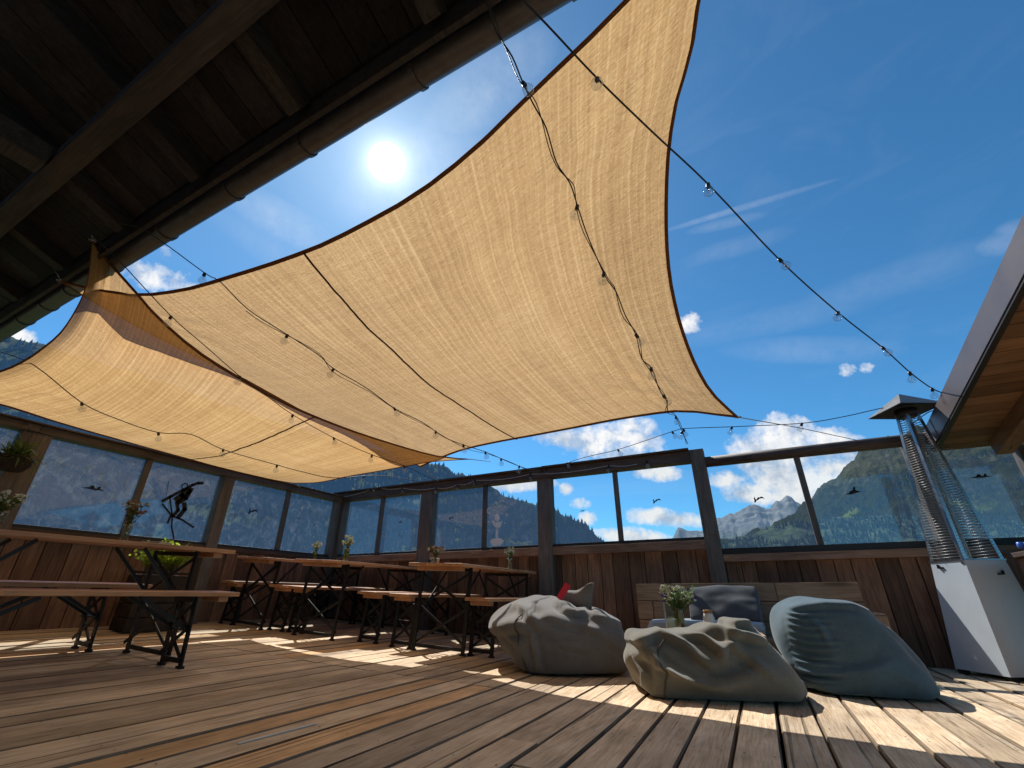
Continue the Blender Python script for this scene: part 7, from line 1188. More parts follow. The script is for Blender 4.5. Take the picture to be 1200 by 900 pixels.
# left wall
m = MB(); y = -1.4
while y < 5.42:
    ww = random.uniform(.14, .21)
    z0 = fz(XL) - .06
    m.box((XL - .06, y + ww / 2, (z0 + 1.085) / 2), (.025, ww - .007, 1.085 - z0), None, None, .003); y += ww
put(m.build('board_panel', M['wall']), lw)
m = MB(); m.box((XL - .10, 2.0, .6), (.03, 7, 1.0)); put(m.build('backing_board', M['frame_dark']), lw)
lposts = [(5.36, 5.425), (3.455, 3.59), (1.5, 1.715), (-.42, -.25), (-1.5, -1.35)]
for a, b in lposts:
    m = MB(); z0 = fz(XL) - .05
    m.box((XL, (a + b) / 2, (z0 + 1.93) / 2), (.13, b - a, 1.93 - z0), None, None, .006); put(m.build('post', M['post']), lw)
for a, b in [(3.52, 5.42), (1.6, 3.52), (-1.6, 1.6)]:
    m = MB(); m.box((XL + .012, (a + b) / 2, 1.965), (.15, b - a - .002, .072), None, None, .006)
    m.box((XL + .03, (a + b) / 2, 2.008), (.19, b - a - .004, .014), None, None, .003)
    put(m.build('top_rail', M['raily']), lw)
for a, b in [(3.59, 5.36), (1.715, 3.455), (-.25, 1.5)]:
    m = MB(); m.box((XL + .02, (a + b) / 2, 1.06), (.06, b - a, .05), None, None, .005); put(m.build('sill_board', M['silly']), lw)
    m = MB(); m.box((XL + .0, (a + b) / 2, 1.10), (.06, b - a, .034), None, None, .004); put(m.build('window_frame', M['frame_dark']), lw)
for ym in (4.46, 2.595, .62):
    m = MB(); m.box((XL + .01, ym, 1.523), (.05, .06, .81), None, None, .004); put(m.build('mullion', M['post']), lw)
PL = []
for a, b in [(4.49, 5.36), (3.59, 4.43), (2.625, 3.455), (1.715, 2.565), (.65, 1.5), (-.25, .59)]:
    m = MB(); m.box((XL - .012, (a + b) / 2, 1.53), (.005, b - a, .83)); PL.append(put(m.build('pane', M['glass_dirty']), lw))
NX = (1, 0, 0)
for k, y, z, s, pl in [(0, 5.02, 1.52, .05, birdB), (0, 4.72, 1.57, .06, birdA), (1, 3.98, 1.56, .15, birdC), (3, 2.2, 1.53, .2, birdA)]:
    stick(PL[k], (XL, y, z), (0, 1, 0), s, pl, M['black'], NX)
def strokes(pane, org, lines, mat, name):
    b = MB()
    for pts, wd in lines:
        for (p, q) in zip(pts, pts[1:]):
            p, q = Vector((p[0], p[1])), Vector((q[0], q[1]))
            dd = (q - p); nn2 = Vector((-dd.y, dd.x)).normalized() * wd / 2
            ext = dd.normalized() * wd * .3
            quad = [p - nn2 - ext, q - nn2 + ext, q + nn2 + ext, p + nn2 - ext]
            b.poly([Vector(org) + Vector((.008, v.x, v.y)) for v in quad])
    o = b.build(name, mat); o.parent = pane
    return o
# skier silhouette, skis and poles on the second pane
def sk(*pts): return [((x - 945) * .0019, -(y - 480) * .0021) for x, y in pts]
strokes(PL[2], (XL, 3.02, 1.50), [
    (sk((860, 475), (900, 442), (950, 402), (1000, 362), (1030, 345), (1058, 340)), .034),
    (sk((865, 490), (905, 520), (940, 545), (1000, 556), (1080, 588)), .02), (sk((890, 445), (940, 545), (955, 600), (992, 665)), .018),
    (sk((930, 545), (926, 582)), .024), (sk((858, 365), (870, 440)), .006),
    (sk(*[(957 + 17 * math.cos(k * .63), 378 + 17 * math.sin(k * .63)) for k in range(11)]), .014),
    (sk((985, 395), (960, 430), (935, 455)), .075), (sk((1000, 385), (985, 440), (950, 470)), .05), (sk((985, 470), (998, 500), (975, 545)), .05), (sk((940, 470), (962, 510), (945, 540)), .04)], M['black'], 'skier_sticker')

# ------------------------------------------------------------------ beer tables and benches
def leg_frame(root, y, w, h, inward, brace_len, mat):
    """folding steel trestle: two flat legs, cross braces, floor bar, strut to the underside"""
    b = MB()
    wt, wb = w * .5, w * .5 * .97
    for s in (-1, 1):
        b.bar((s * wt, y, h), (s * wb, y - inward * .03, .012), .035, .012, (0, 1, 0), 0)
        b.box((s * wb, y - inward * .03, .008), (.05, .03, .016), None, 0)
    b.bar((-wb, y - inward * .02, .045), (wb, y - inward * .02, .045), .012, .028, (0, 0, 1), 0)
    b.bar((-wt, y, h - .02), (wt, y, h - .02), .03, .03, (0, 0, 1), 0)
    f = b.build('leg_frame', mat, root)
    c = MB()
    k = .52 * h
    c.bar((-wt, y + .008, h - .05), (wt * .98, y + .008, k), .024, .008, (0, 1, 0), 0)
    c.bar((wt, y - .008, h - .05), (-wt * .98, y - .008, k), .024, .008, (0, 1, 0), 0)
    c.bar((-wt * .98, y + .008, k), (wt * .97, y + .008, .07), .022, .008, (0, 1, 0), 0)
    c.bar((wt * .98, y - .008, k), (-wt * .97, y - .008, .07), .022, .008, (0, 1, 0), 0)
    if h < .6:
        c.bar((-wt, y + .016, k), (wt, y + .016, k), .02, .008, (0, 0, 1), 0)
    c.build('cross_brace', mat, f)
    for s in (-.35, .35):
        s2 = MB(); s2.bar((s * w, y, h * .55), (s * w, y + inward * brace_len, h - .005), .022, .008, (1, 0, 0), 0)
        s2.build('strut', mat, f)

def beer_table(name, label, X, Y0, Y1, wdt, z, cat, group, leg_in=.2):
    x = X
    t = thing(name, label, cat, (x, (Y0 + Y1) / 2, fz(x)), (0, slope(x), 0), group)
    L = Y1 - Y0
    b = MB()
    n = 3 if wdt > .4 else 1
    for k in range(n):
        ww = wdt / n
        b.box((-wdt / 2 + ww * (k + .5), 0, z - .014), (ww - (.001 if n > 1 else 0), L, .028), None, None, .004)
    b.build('tabletop' if cat == 'table' else 'seat', M['table'], t)
    for s in (-1, 1):
        b = MB(); b.box((0, s * (L / 2 - .10), z - .046), (wdt * .82, .07, .036), None, None, .004)
        b.build('batten', M['table'], t)
    for s in (-1, 1):
        leg_frame(t, s * (L / 2 - leg_in), wdt * (.9 if cat == 'table' else .88), z - .03, -s, .32, M['steel_dark'])
    return t
TB, BN = 'beer garden tables along the glazed walls', 'beer garden benches along the tables'
beer_table('beer_table', 'brown folding table at the left, nearest the camera, with a dried flower vase on it', -4.06, .66, 2.44, .62, .75, 'table', TB, .28)
beer_table('beer_bench', 'brown folding bench in front of the nearest left table', -3.58, .64, 2.37, .25, .455, 'bench', BN, .3)
beer_table('beer_bench', 'brown folding bench behind the nearest left table, beside the green plant box', -4.62, .64, 2.30, .25, .46, 'bench', BN, .3)
beer_table('beer_table', 'brown folding table in the far corner under the glass, leftmost of the three far ones', -5.32, 3.68, 5.38, .56, .75, 'table', TB)
beer_table('beer_table', 'brown folding table in the middle of the three far ones, holding white flowers', -4.23, 3.66, 5.38, .64, .75, 'table', TB)
beer_table('beer_table', 'brown folding table nearest the grey beanbag, with a bowl of dried flowers', -2.70, 3.72, 5.38, .62, .75, 'table', TB)
for lab, x, y0 in [('brown folding bench against the left wall in the far corner', -5.70, 3.72), ('brown folding bench on the right side of the far corner table', -4.93, 3.80), ('brown folding bench on the left side of the middle far table', -4.66, 3.84), ('brown folding bench on the right side of the middle far table', -3.62, 3.86), ('brown folding bench on the left side of the table nearest the beanbags', -3.15, 3.80), ('brown folding bench between the table and the grey beanbag', -2.28, 3.82)]:
    beer_table('beer_bench', lab, x, y0, 5.36, .25, .47, 'bench', BN, .16)

# ------------------------------------------------------------------ small greenery
def blossom(b, p, r, n, rg):
    for k in range(n):
        a = rg.random() * 6.28; e = rg.uniform(-.4, 1.2)
        dv = Vector((math.cos(a) * math.cos(e), math.sin(a) * math.cos(e), math.sin(e)))
        c = Vector(p) + dv * r * .6
        u = dv.orthogonal().normalized(); v = dv.cross(u)
        q = r * rg.uniform(.35, .6)
        b.add([c - u * q, c - v * q * .7 + dv * q * .3, c + u * q, c + v * q * .7 + dv * q * .3], [(0, 1, 2, 3)])
def bouquet(label, base, h, spread, cols, n, seed, leafmat='leaf', dense=1.0, group=None):
    rg = random.Random(seed)
    t = thing('flower_bunch', label, 'flowers', base, (0, 0, 0), group or 'flowers on the tables')
    st = MB(); lf = MB(); bl = [MB() for c in cols]
    for k in range(n):
        a = rg.random() * 6.28; rr = spread * rg.random() ** .6
        hh = h * rg.uniform(.72, 1.05)
        tip = Vector((rr * math.cos(a), rr * math.sin(a), hh))
        mid = tip * .5 + Vector((0, 0, h * .06)); mid.x *= .4; mid.y *= .4
        st.tube([(rg.uniform(-.01, .01), rg.uniform(-.01, .01), .012), mid, tip], .0016, 4)
        ci = rg.randrange(len(cols))
        for q in range(rg.randint(1, 3)):
            blossom(bl[ci], tip + Vector((rg.uniform(-1, 1), rg.uniform(-1, 1), rg.uniform(-1, .6))) * .016, rg.uniform(.010, .02), 9, rg)
        for q in range(int(5 * dense)):
            u = rg.uniform(.4, .95)
            p = mid.lerp(tip, u) if u > .5 else mid
            dv = Vector((rg.uniform(-1, 1), rg.uniform(-1, 1), rg.uniform(-.3, .9))).normalized()
            sd = dv.orthogonal().normalized() * rg.uniform(.004, .008)
            L = rg.uniform(.02, .045)
            lf.add([p, p + dv * L * .5 + sd, p + dv * L, p + dv * L * .5 - sd], [(0, 1, 2, 3)])
    st.build('stem', M['leaf'], t); lf.build('leaves', M[leafmat], t)
    for b, c in zip(bl, cols):
        if b.v: b.build('blossoms', M[c], t)
    return t
def vase(label, base, r, h, mat='vase_clear', lip=1.15, group=None):
    t = thing('vase', label, 'vase', base, (0, 0, 0), group or 'vases on the tables')
    b = MB(); b.lathe([(.001, .002), (r * .8, .002), (r * .86, h * .08), (r * .92, h * .5), (r, h * .85), (r * lip, h), (r * lip - .003, h), (r - .004, h * .84), (r * .84, h * .1), (.001, h * .07)], n=18)
    b.build('body', M[mat], t)
    return t
def on(x, y, z): return (x, y, z + fz(x))
TZ = .752
p = on(-4.13, 1.83, TZ)
vase('slim clear glass vase on the nearest left table', p, .03, .13)
bouquet('tall dried brown flowers in the vase on the nearest left table', p, .30, .07, ['petal_rust', 'petal_cream'], 22, 1, 'leaf_dry')
p = on(-4.1, 1.13, TZ)
vase('small vase at the near left end of the left table', p, .03, .12)
bouquet('white flowers at the left edge of the picture, on the near table', p, .22, .09, ['petal_white'], 26, 2)
p = on(-5.12, 4.45, TZ)
vase('small glass vase on the far corner table', p, .028, .12, 'vase_green')
bouquet('pale flowers on the far corner table', p, .23, .06, ['petal_cream', 'petal_white'], 18, 3)
p = on(-4.1, 4.0, TZ)
vase('green glass vase with white flowers on the middle far table', p, .03, .14, 'vase_green')
bouquet('white flowers standing out against the glass on the middle far table', p, .27, .06, ['petal_white'], 22, 4)
p = on(-2.98, 4.15, TZ)
vase('low bowl at the near end of the table closest to the beanbags', p, .05, .07, 'vase_clear')
bouquet('dried flowers in the low bowl on the table closest to the beanbags', p, .18, .10, ['petal_rust', 'leaf_dry', 'petal_cream'], 24, 5, 'leaf_dry')
p = on(-2.58, 5.1, TZ)
vase('clear vase at the far end of the table closest to the beanbags', p, .03, .13)
bouquet('pale meadow flowers at the far end of the table closest to the beanbags', p, .24, .06, ['petal_cream', 'petal_white'], 18, 6)
cd = MB(); cd.box((0, 0, .009), (.16, .11, .018), None, None, .003)
o = cd.build('menu_card', M['paper']); o.location = on(-4.0, 1.99, TZ + .001); o.rotation_euler = (0, slope(-4), .3); tag(o, 'flat wooden menu card lying at the end of the nearest left table', 'card')

# planter with yellow-green plant
px_, py_ = -5.50, 2.86
t = thing('planter_box', 'dark wooden planter box on the floor by the left wall', 'planter', on(px_, py_, 0), (0, slope(px_), 0))
b = MB()
for k in range(4): b.box((0, 0, .07 + k * .125), (.26, .46, .118), None, None, .004)
b.build('box', M['planter'], t)
b = MB(); b.box((0, 0, .53), (.22, .42, .02)); b.build('soil', plain('soil', (.03, .02, .015), .95), t)
rg = random.Random(21)
t = thing('bushy_plant', 'bright yellow-green bushy plant in the planter behind the left bench', 'plant', on(px_, py_, .54))
st = MB(); lf = MB()
for k in range(70):
    a = rg.random() * 6.28; rr = rg.random() ** .5
    tip = Vector((rr * .15 * math.cos(a), rr * .26 * math.sin(a), rg.uniform(.15, .31) * (1.1 - .4 * rr)))
    st.tube([(tip.x * .4, tip.y * .6, 0), tip * .6, tip], .002, 4)
    for q in range(16):
        p = tip * rg.uniform(.5, 1.05) + Vector((rg.gauss(0, .02), rg.gauss(0, .02), rg.gauss(0, .015)))
        dv = Vector((rg.uniform(-1, 1), rg.uniform(-1, 1), rg.uniform(-.2, 1))).normalized()
        sd = dv.orthogonal().normalized() * rg.uniform(.008, .015); L = rg.uniform(.03, .06)
        lf.add([p, p + dv * L * .5 + sd, p + dv * L, p + dv * L * .5 - sd], [(0, 1, 2, 3)])
st.build('stem', M['leaf'], t); lf.build('leaves', M['leaf_bright'], t)

# trailing plant in a basket hung from the left wall
hp = (-5.62, 1.47, 1.50)
t = thing('hanging_basket', 'round basket hanging on the left wall at the picture edge', 'basket', hp)
b = MB(); b.lathe([(.001, 0), (.08, .01), (.12, .06), (.13, .13), (.12, .13), (.11, .06), (.001, .03)], n=18); b.build('bowl', M['planter'], t)
b = MB()
for k in range(3):
    a = k * 2.09
    b.tube([(.125 * math.cos(a), .125 * math.sin(a),   .13), (0, 0, .36)], .002, 4)
b.tube([(0, 0, .36), (0, 0, .40), (-.02, 0, .43), (-.27, 0, .50)], .004, 6); b.build('hanger', M['steel_dark'], t)
t = thing('trailing_plant', 'spiky green plant overflowing the basket on the left wall', 'plant', (hp[0], hp[1], hp[2] + .11))
lf = MB(); rg = random.Random(31)
for k in range(170):
    a = rg.random() * 6.28; el = rg.uniform(-.3, 1.3); L = rg.uniform(.12, .30)
    dv = Vector((math.cos(a) * math.cos(el), math.sin(a) * math.cos(el), math.sin(el)))
    p0 = Vector((rg.gauss(0, .035), rg.gauss(0, .035), .01)); 
    sd = dv.cross(Vector((0, 0, 1))).normalized() * rg.uniform(.005, .010)
    p1 = p0 + dv * L * .55; p2 = p0 + dv * L - Vector((0, 0, L * rg.uniform(.15, .45)))
    lf.add([p0 - sd * .5, p0 + sd * .5, p1 + sd, p2, p1 - sd], [(0, 1, 2, 4), (4, 2, 3)])
lf.build('leaves', M['leaf'], t)

# ------------------------------------------------------------------ shade sails
def at(c, u):
    n = len(c) - 1; x = min(max(u, 0), 1) * n; i = min(int(x), n - 1); f = x - i
    return Vector(c[i]).lerp(Vector(c[i + 1]), f)
def coons(T, Rr, Bm, L, u, v):
    t0, b0, l0, r0 = at(T, u), at(Bm, u), at(L, v), at(Rr, v)
    return t0 * (1 - v) + b0 * v + l0 * (1 - u) + r0 * u - (Vector(T[0]) * (1 - u) * (1 - v) + Vector(T[-1]) * u * (1 - v) + Vector(Bm[0]) * (1 - u) * v + Vector(Bm[-1]) * u * v)
def sail(name, label, T, Rr, Bm, L, seams, seed, nu=130, nv=110):
    t = thing(name, label, 'shade sail', tuple(T[0]), (0, 0, 0), 'tan shade sails')
    V = []; F = []; UV = []
    pts = []
    for j in range(nv + 1):
        for i in range(nu + 1):
            u, v = i / nu, j / nv
            p = coons(T, Rr, Bm, L, u, v)
            e = min(u, 1 - u, v, 1 - v)
            k = min(1, e * 7)
            wr = noise.fractal(Vector((u * 7, v * 1.6, seed)), 1.0, 2.0, 4) * .014
            wr += noise.fractal(Vector((u * 3, v * 14, seed + 4)), 1.0, 2.0, 3) * .008
            # tension creases running out of the corners
            for cu, cv in ((0, 0), (1, 0), (0, 1), (1, 1)):
                du, dv = abs(u - cu), abs(v - cv)
                r = math.hypot(du, dv); an = math.atan2(dv, du)
                wr += math.sin(an * 17 + seed * 3 + noise.noise(Vector((an * 9, seed, 0))) * 4) * .009 * math.exp(-((r - .16) / .12) ** 2)
            wr -= .05 * (4 * u * (1 - u)) * (4 * v * (1 - v)) * .35
            p = p + Vector((0, 0, wr * k))
            V.append(p); UV.append((u, v))
    for j in range(nv):
        for i in range(nu):
            a = j * (nu + 1) + i
            F.append((a, a + 1, a + nu + 2, a + nu + 1))
    b = MB(); b.add(V, F, True, 0)
    o = put(b.build('cloth', M['sail']), t)
    ul = o.data.uv_layers.new(name='UVMap')
    for lp in o.data.loops: ul.data[lp.index].uv = UV[lp.vertex_index]
    def vat(i, j): return Vector(V[j * (nu + 1) + i])
    # hem: flat webbing along all four edges
    edges = [([vat(i, 0) for i in range(nu + 1)], [vat(i, 1) for i in range(nu + 1)]), ([vat(nu, j) for j in range(nv + 1)], [vat(nu - 1, j) for j in range(nv + 1)]), ([vat(i, nv) for i in range(nu + 1)], [vat(i, nv - 1) for i in range(nu + 1)]), ([vat(0, j) for j in range(nv + 1)], [vat(1, j) for j in range(nv + 1)])]
    for A, B in edges:
        b = MB(); VV = []; FF = []
        for p, q in zip(A, B):
            inn = (q - p)
            inn = inn.normalized() if inn.length > 1e-6 else Vector((0, 0, 1))
            VV += [p - inn * .004 + Vector((0, 0, -.005)), p + inn * .019 + Vector((0, 0, -.005)), p + inn * .019 + Vector((0, 0, .006)), p - inn * .004 + Vector((0, 0, .006))]
        for k in range(len(A) - 1):
            for q in range(4):
                FF.append((k * 4 + q, k * 4 + (q + 1) % 4, k * 4 + 4 + (q + 1) % 4, k * 4 + 4 + q))
        b.add(VV, FF, True, 0); put(b.build('hem', M['hem']), t)
    for su in seams:
        b = MB(); VV = []; FF = []
        for j in range(nv + 1):
            x = su * nu; i = min(int(x), nu - 1); f = x - i
            p = vat(i, j).lerp(vat(i + 1, j), f); q = (vat(i + 1, j) - vat(i, j)).normalized()
            VV += [p - q * .010 + Vector((0, 0, -.012)), p + q * .010 + Vector((0, 0, -.012))]
        for k in range(nv): FF.append((k * 2, k * 2 + 1, k * 2 + 3, k * 2 + 2))
        b.add(VV, FF, True, 0); put(b.build('seam', M['seamdark']), t)
    for cn in (T[0], T[-1], Bm[0], Bm[-1]):
        b = MB(); b.lathe([(.018, -.003), (.024, 0), (.018, .003), (.013, 0), (.018, -.003)], cn, 14)
        put(b.build('corner_ring', M['alu']), t)
    return t
A, B = SAIL_A, SAIL_B
sail('shade_sail', 'large tan shade sail stretched across the middle of the sky', A['top'], A['right'], A['low'][::-1], A['left'][::-1], [.47], 1)
sail('shade_sail', 'smaller tan shade sail over the left wall, under the large one', B['right'], B['low'], B['out'][::-1], B['left'][::-1], [.6], 2, 110, 90)
def rope(label, pts, r=.004, mat='rope'):
    b = MB(); b.tube(pts, r, 6); o = b.build('rope', M[mat]); tag(o, label, 'rope', 'cords tying the sails'); return o
rope('cord from the right corner of the large sail to the top rail', ROPES['ra2'])
rope('pale cord from the left corner of the large sail to the top rail', ROPES['ra3'], .006)
rope('cord from the right corner of the smaller sail to the top rail', ROPES['rbr'])
rope('short pale cord tying the smaller sail to the corner of the walls', ROPES['rbc'], .007)

# ------------------------------------------------------------------ string lights
def smooth(pts, k=4):
    P = [Vector(p) for p in pts]; out = []
    for i in range(len(P) - 1):
        p0, p1, p2, p3 = P[max(i - 1, 0)], P[i], P[i + 1], P[min(i + 2, len(P) - 1)]
        for j in range(k):
            u = j / k
            out.append(.5 * (2 * p1 + (p2 - p0) * u + (2 * p0 - 5 * p1 + 4 * p2 - p3) * u * u + (3 * p1 - p0 - 3 * p2 + p3) * u ** 3))
    out.append(P[-1]); return out
def bulb_at(p, root, rg, name='bulb'):
    p = Vector(p)
    tilt = Matrix.Rotation(rg.uniform(-.5, .5), 3, 'X') @ Matrix.Rotation(rg.uniform(-.5, .5), 3, 'Y')
    b = MB(); b.lathe([(.001, .006), (.011, .004), (.013, -.02), (.011, -.03), (.001, -.031)], p, 10, tilt)
    s = b.build('lamp_socket', M['socket']); put(s, root)
    b = MB(); b.lathe([(r_ * 1.3, z_ * 1.25 + .0075) for r_, z_ in [(.010, -.03), (.014, -.037), (.021, -.047), (.024, -.058), (.022, -.069), (.014, -.078), (.001, -.081)]], p, 14, tilt)
    g = b.build('bulb', M['bulb']); g.parent = s
    b = MB()
    q = [tilt @ Vector(v) + p for v in ((0, 0, -.032), (.004, 0, -.05), (-.004, .003, -.06), (0, 0, -.05))]
    b.tube(q, .0012, 4); f = b.build('filament', M['alu']); f.parent = s
    return s
rg = random.Random(3)
labels = {'a': 'black cable with clear bulbs crossing the open sky from eave to hut roof', 'b': 'tangled black light cable hanging under the right part of the large sail', 'c': 'black light cable with bulbs running under the left part of the large sail', 'd': 'black light cable following the gap between the two sails', 'e': 'black light cable hanging under the smaller sail at the left', 'f': 'thin light cable running along above the top rail towards the heater', 'g': 'pale light cable at the edge of the hut roof', 'h': 'dark light cable from the heater top under the hut roof'}
for k in 'abcdefgh':
    pts, bl = CABLES[k]
    b = MB(); sp = smooth(pts, 4)
    r = .0048 if k in 'a' else .0042
    b.tube(sp, r, 6)
    if k in 'b':
        # second strand wound loosely round the first
        b.tube([p + Vector((math.sin(i * .5) * .016, math.cos(i * .5) * .012, -.008 + math.sin(i * .9) * .008)) for i, p in enumerate(sp)], .003, 5)
    if k == 'c':
        b.tube([p + Vector((math.sin(i * .35) * .02, math.cos(i * .3) * .014, -.012 + math.sin(i * .6) * .014)) for i, p in enumerate(sp)][16:], .003, 5)
    root = thing('string_light', labels[k], 'string lights', tuple(pts[0]), (0, 0, 0), 'strings of bulbs over the terrace')
    put(b.build('wire', M['cable_white' if k == 'g' else 'cable']), root)
    for q in bl: bulb_at(q, root, rg)
root = thing('string_light', 'white light cable wound along the top rail of the far wall', 'string lights', tuple(BEAM_BULBS[0]), (0, 0, 0), 'strings of bulbs over the terrace')
b = MB(); pts = []
for p, q in zip(BEAM_BULBS, BEAM_BULBS[1:]):
    p, q = Vector(p), Vector(q)
    for i in range(4):
        u = i / 4; v = p.lerp(q, u); v.z -= .03 * math.sin(u * math.pi) ; v.y = 5.405; pts.append(v)
b.tube(pts, .0035, 5); put(b.build('wire', M['cable_white']), root)
for q in BEAM_BULBS:
    bulb_at((q[0], 5.40, q[2]), root, rg)

# ------------------------------------------------------------------ house eave at the upper left
he = thing('house_eave', 'dark wooden eave of the house with a metal gutter, upper left', 'building', (-3, -1.3, 0))
EY, EZ = .93, 3.12
sl_ = .38
def rz(y): return EZ + (EY - y) * sl_
m = MB(); x = -9.5
while x < 1.4:
    ww = random.uniform(.16, .24)
    a, b2 = (x + ww / 2, EY - .02, rz(EY - .02) + .10), (x + ww / 2, -1.4, rz(-1.4) + .10)
    m.bar(a, b2, ww - .008, .02, (0, 0, 1)); x += ww
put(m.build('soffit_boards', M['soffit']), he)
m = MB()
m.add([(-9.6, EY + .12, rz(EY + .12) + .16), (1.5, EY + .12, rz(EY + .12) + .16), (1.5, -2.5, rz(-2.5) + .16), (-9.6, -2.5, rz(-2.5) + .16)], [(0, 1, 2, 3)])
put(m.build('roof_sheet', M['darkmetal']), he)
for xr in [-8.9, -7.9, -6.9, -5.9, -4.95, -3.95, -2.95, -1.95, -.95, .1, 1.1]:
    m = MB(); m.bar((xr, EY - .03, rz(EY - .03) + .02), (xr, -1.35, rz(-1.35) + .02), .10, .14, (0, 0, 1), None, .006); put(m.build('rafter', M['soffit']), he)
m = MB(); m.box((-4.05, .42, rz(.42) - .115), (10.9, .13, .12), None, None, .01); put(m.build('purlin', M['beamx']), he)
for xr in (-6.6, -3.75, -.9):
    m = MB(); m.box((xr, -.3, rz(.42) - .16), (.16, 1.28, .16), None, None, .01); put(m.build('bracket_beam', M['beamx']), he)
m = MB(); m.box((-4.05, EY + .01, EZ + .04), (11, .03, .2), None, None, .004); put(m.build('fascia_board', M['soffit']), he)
# half round gutter
GY, GZ, GR = EY + .135, EZ + .025, .075
m = MB(); V = []; F = []
xs = [-9.6, -7.6, -5.6, -3.6, -1.6, 1.45]
ang = [R(180 + 180 * k / 14) for k in range(15)]
for xx in xs:
    for a in ang: V.append((xx, GY + GR * math.cos(a), GZ + GR * math.sin(a)))
    for a in reversed(ang): V.append((xx, GY + (GR - .004) * math.cos(a), GZ + (GR - .004) * math.sin(a)))
n = 30
for i in range(len(xs) - 1):
    for k in range(n): F.append((i * n + k, (i + 1) * n + k, (i + 1) * n + (k + 1) % n, i * n + (k + 1) % n))
m.add(V, F, True, 0)
m.tube([(xs[0], GY + GR, GZ + .004), (xs[-1], GY + GR, GZ + .004)], .010, 8)
gut = put(m.build('gutter', M['zinc']), he)
for xr in [-8.4, -7.5, -6.35, -5.8, -5.3, -4.55, -3.7, -2.85, -2.1, -1.2, -.3, .6]:
    m = MB()
    pts = [(xr, GY + (GR + .006) * math.cos(a), GZ + (GR + .006) * math.sin(a)) for a in [R(170 + 200 * k / 12) for k in range(13)]]
    for p, q in zip(pts, pts[1:]): m.bar(p, q, .03, .007, (Vector(p) + Vector(q)) / 2 - Vector((xr, GY, GZ)), 0)
    o = m.build('gutter_bracket', M['zinc']); o.parent = gut
# unseen house wall behind the camera, made white to bounce fill light
m = MB(); x = -9.5
while x < 1.4:
    m.box((x + .1, -1.42, 1.7), (.195, .03, 3.9)); x += .2
put(m.build('wall', M['bounce_white']), he)
he.rotation_euler = (0, 0, -.0241); he.location.y += .085
# hooks that hold the sail corners
for lab, p in (('steel hook under the eave holding the large sail', SAIL_A['top'][0]), ('curled steel hook under the eave holding the smaller sail', SAIL_B['right'][0]), ('steel hook under the eave at the top corner of the large sail', SAIL_A['top'][-1])):
    b = MB(); p = Vector(p)
    b.tube([p + Vector((.012 * math.sin(a), 0, .012 * math.cos(a) + .012)) for a in [k * .7 for k in range(8)]] + [p + Vector((0, -.02, .04)), Vector((p.x, EY + .028, EZ - .04))], .004, 6)
    o = b.build('hook', M['alu']); tag(o, lab, 'hook', 'hooks under the eave')

# ------------------------------------------------------------------ hut roof at the right
hr = thing('hut_roof', 'timber hut roof with brown metal verge at the right edge', 'roof', (2.3, 5.45, 0))
def hz(y): return 1.80 + (5.4 - y) * .19
m = MB()
m.bar((1.725, 5.44, hz(5.44) + .093), (1.725, -1.0, hz(-1.0) + .093), .012, .185, (0, 0, 1), 0)
m.bar((1.86, 5.44, hz(5.44) + .19), (1.86, -1.0, hz(-1) + .19), .28, .008, (0, 0, 1), 0)
put(m.build('verge_sheet', M['fascia']), hr)
m = MB(); m.bar((1.718, 5.444, hz(5.444) + .091), (1.718, 5.18, hz(5.18) + .091), .006, .178, (0, 0, 1), 0)
m.box((1.80, 5.447, hz(5.44) + .09), (.16, .008, .185)); put(m.build('verge_end', plain('verge_end_sheet', (.2, .17, .175), .4, .25)), hr)
m = MB(); m.bar((1.745, 5.43, hz(5.43) - .012), (1.745, -1.0, hz(-1.0) - .012), .04, .02, (0, 0, 1), 0); put(m.build('drip_edge', M['darkmetal']), hr)
m = MB(); y = 5.5
while y > -1.0:
    ww = random.uniform(.12, .17)
    m.bar((1.765, y - ww / 2, hz(y - ww / 2) + .02), (5.0, y - ww / 2, hz(y - ww / 2) + .02), ww - .005, .022, (0, .19, 1)); y -= ww
put(m.build('soffit_boards', M['hutx']), hr)
m = MB(); m.bar((3.4, 5.56, hz(5.56) + .05), (3.4, -1, hz(-1) + .05), 3.2, .02, (0, 0, 1)); put(m.build('roof_sheet', M['darkmetal']), hr)
for xr in (2.18, 3.15, 4.1):
    m = MB(); m.bar((xr, 5.40, hz(5.40) - .055), (xr, -1, hz(-1) - .055), .12, .13, (0, 0, 1), None, .006); put(m.build('rafter', M['huty']), hr)
m = MB(); m.box((3.25, 5.0, hz(5.0) - .17), (1.9, .14, .13), None, None, .008); put(m.build('purlin', M['hutx']), hr)
m = MB(); m.box((2.40, 5.0, .82), (.10, .12, 1.66), None, None, .006); put(m.build('post', M['post']), hr)
m = MB(); m.box((2.40, 1.0, 1.25), (.12, .12, 2.4), None, None, .006); put(m.build('post', M['post']), hr)
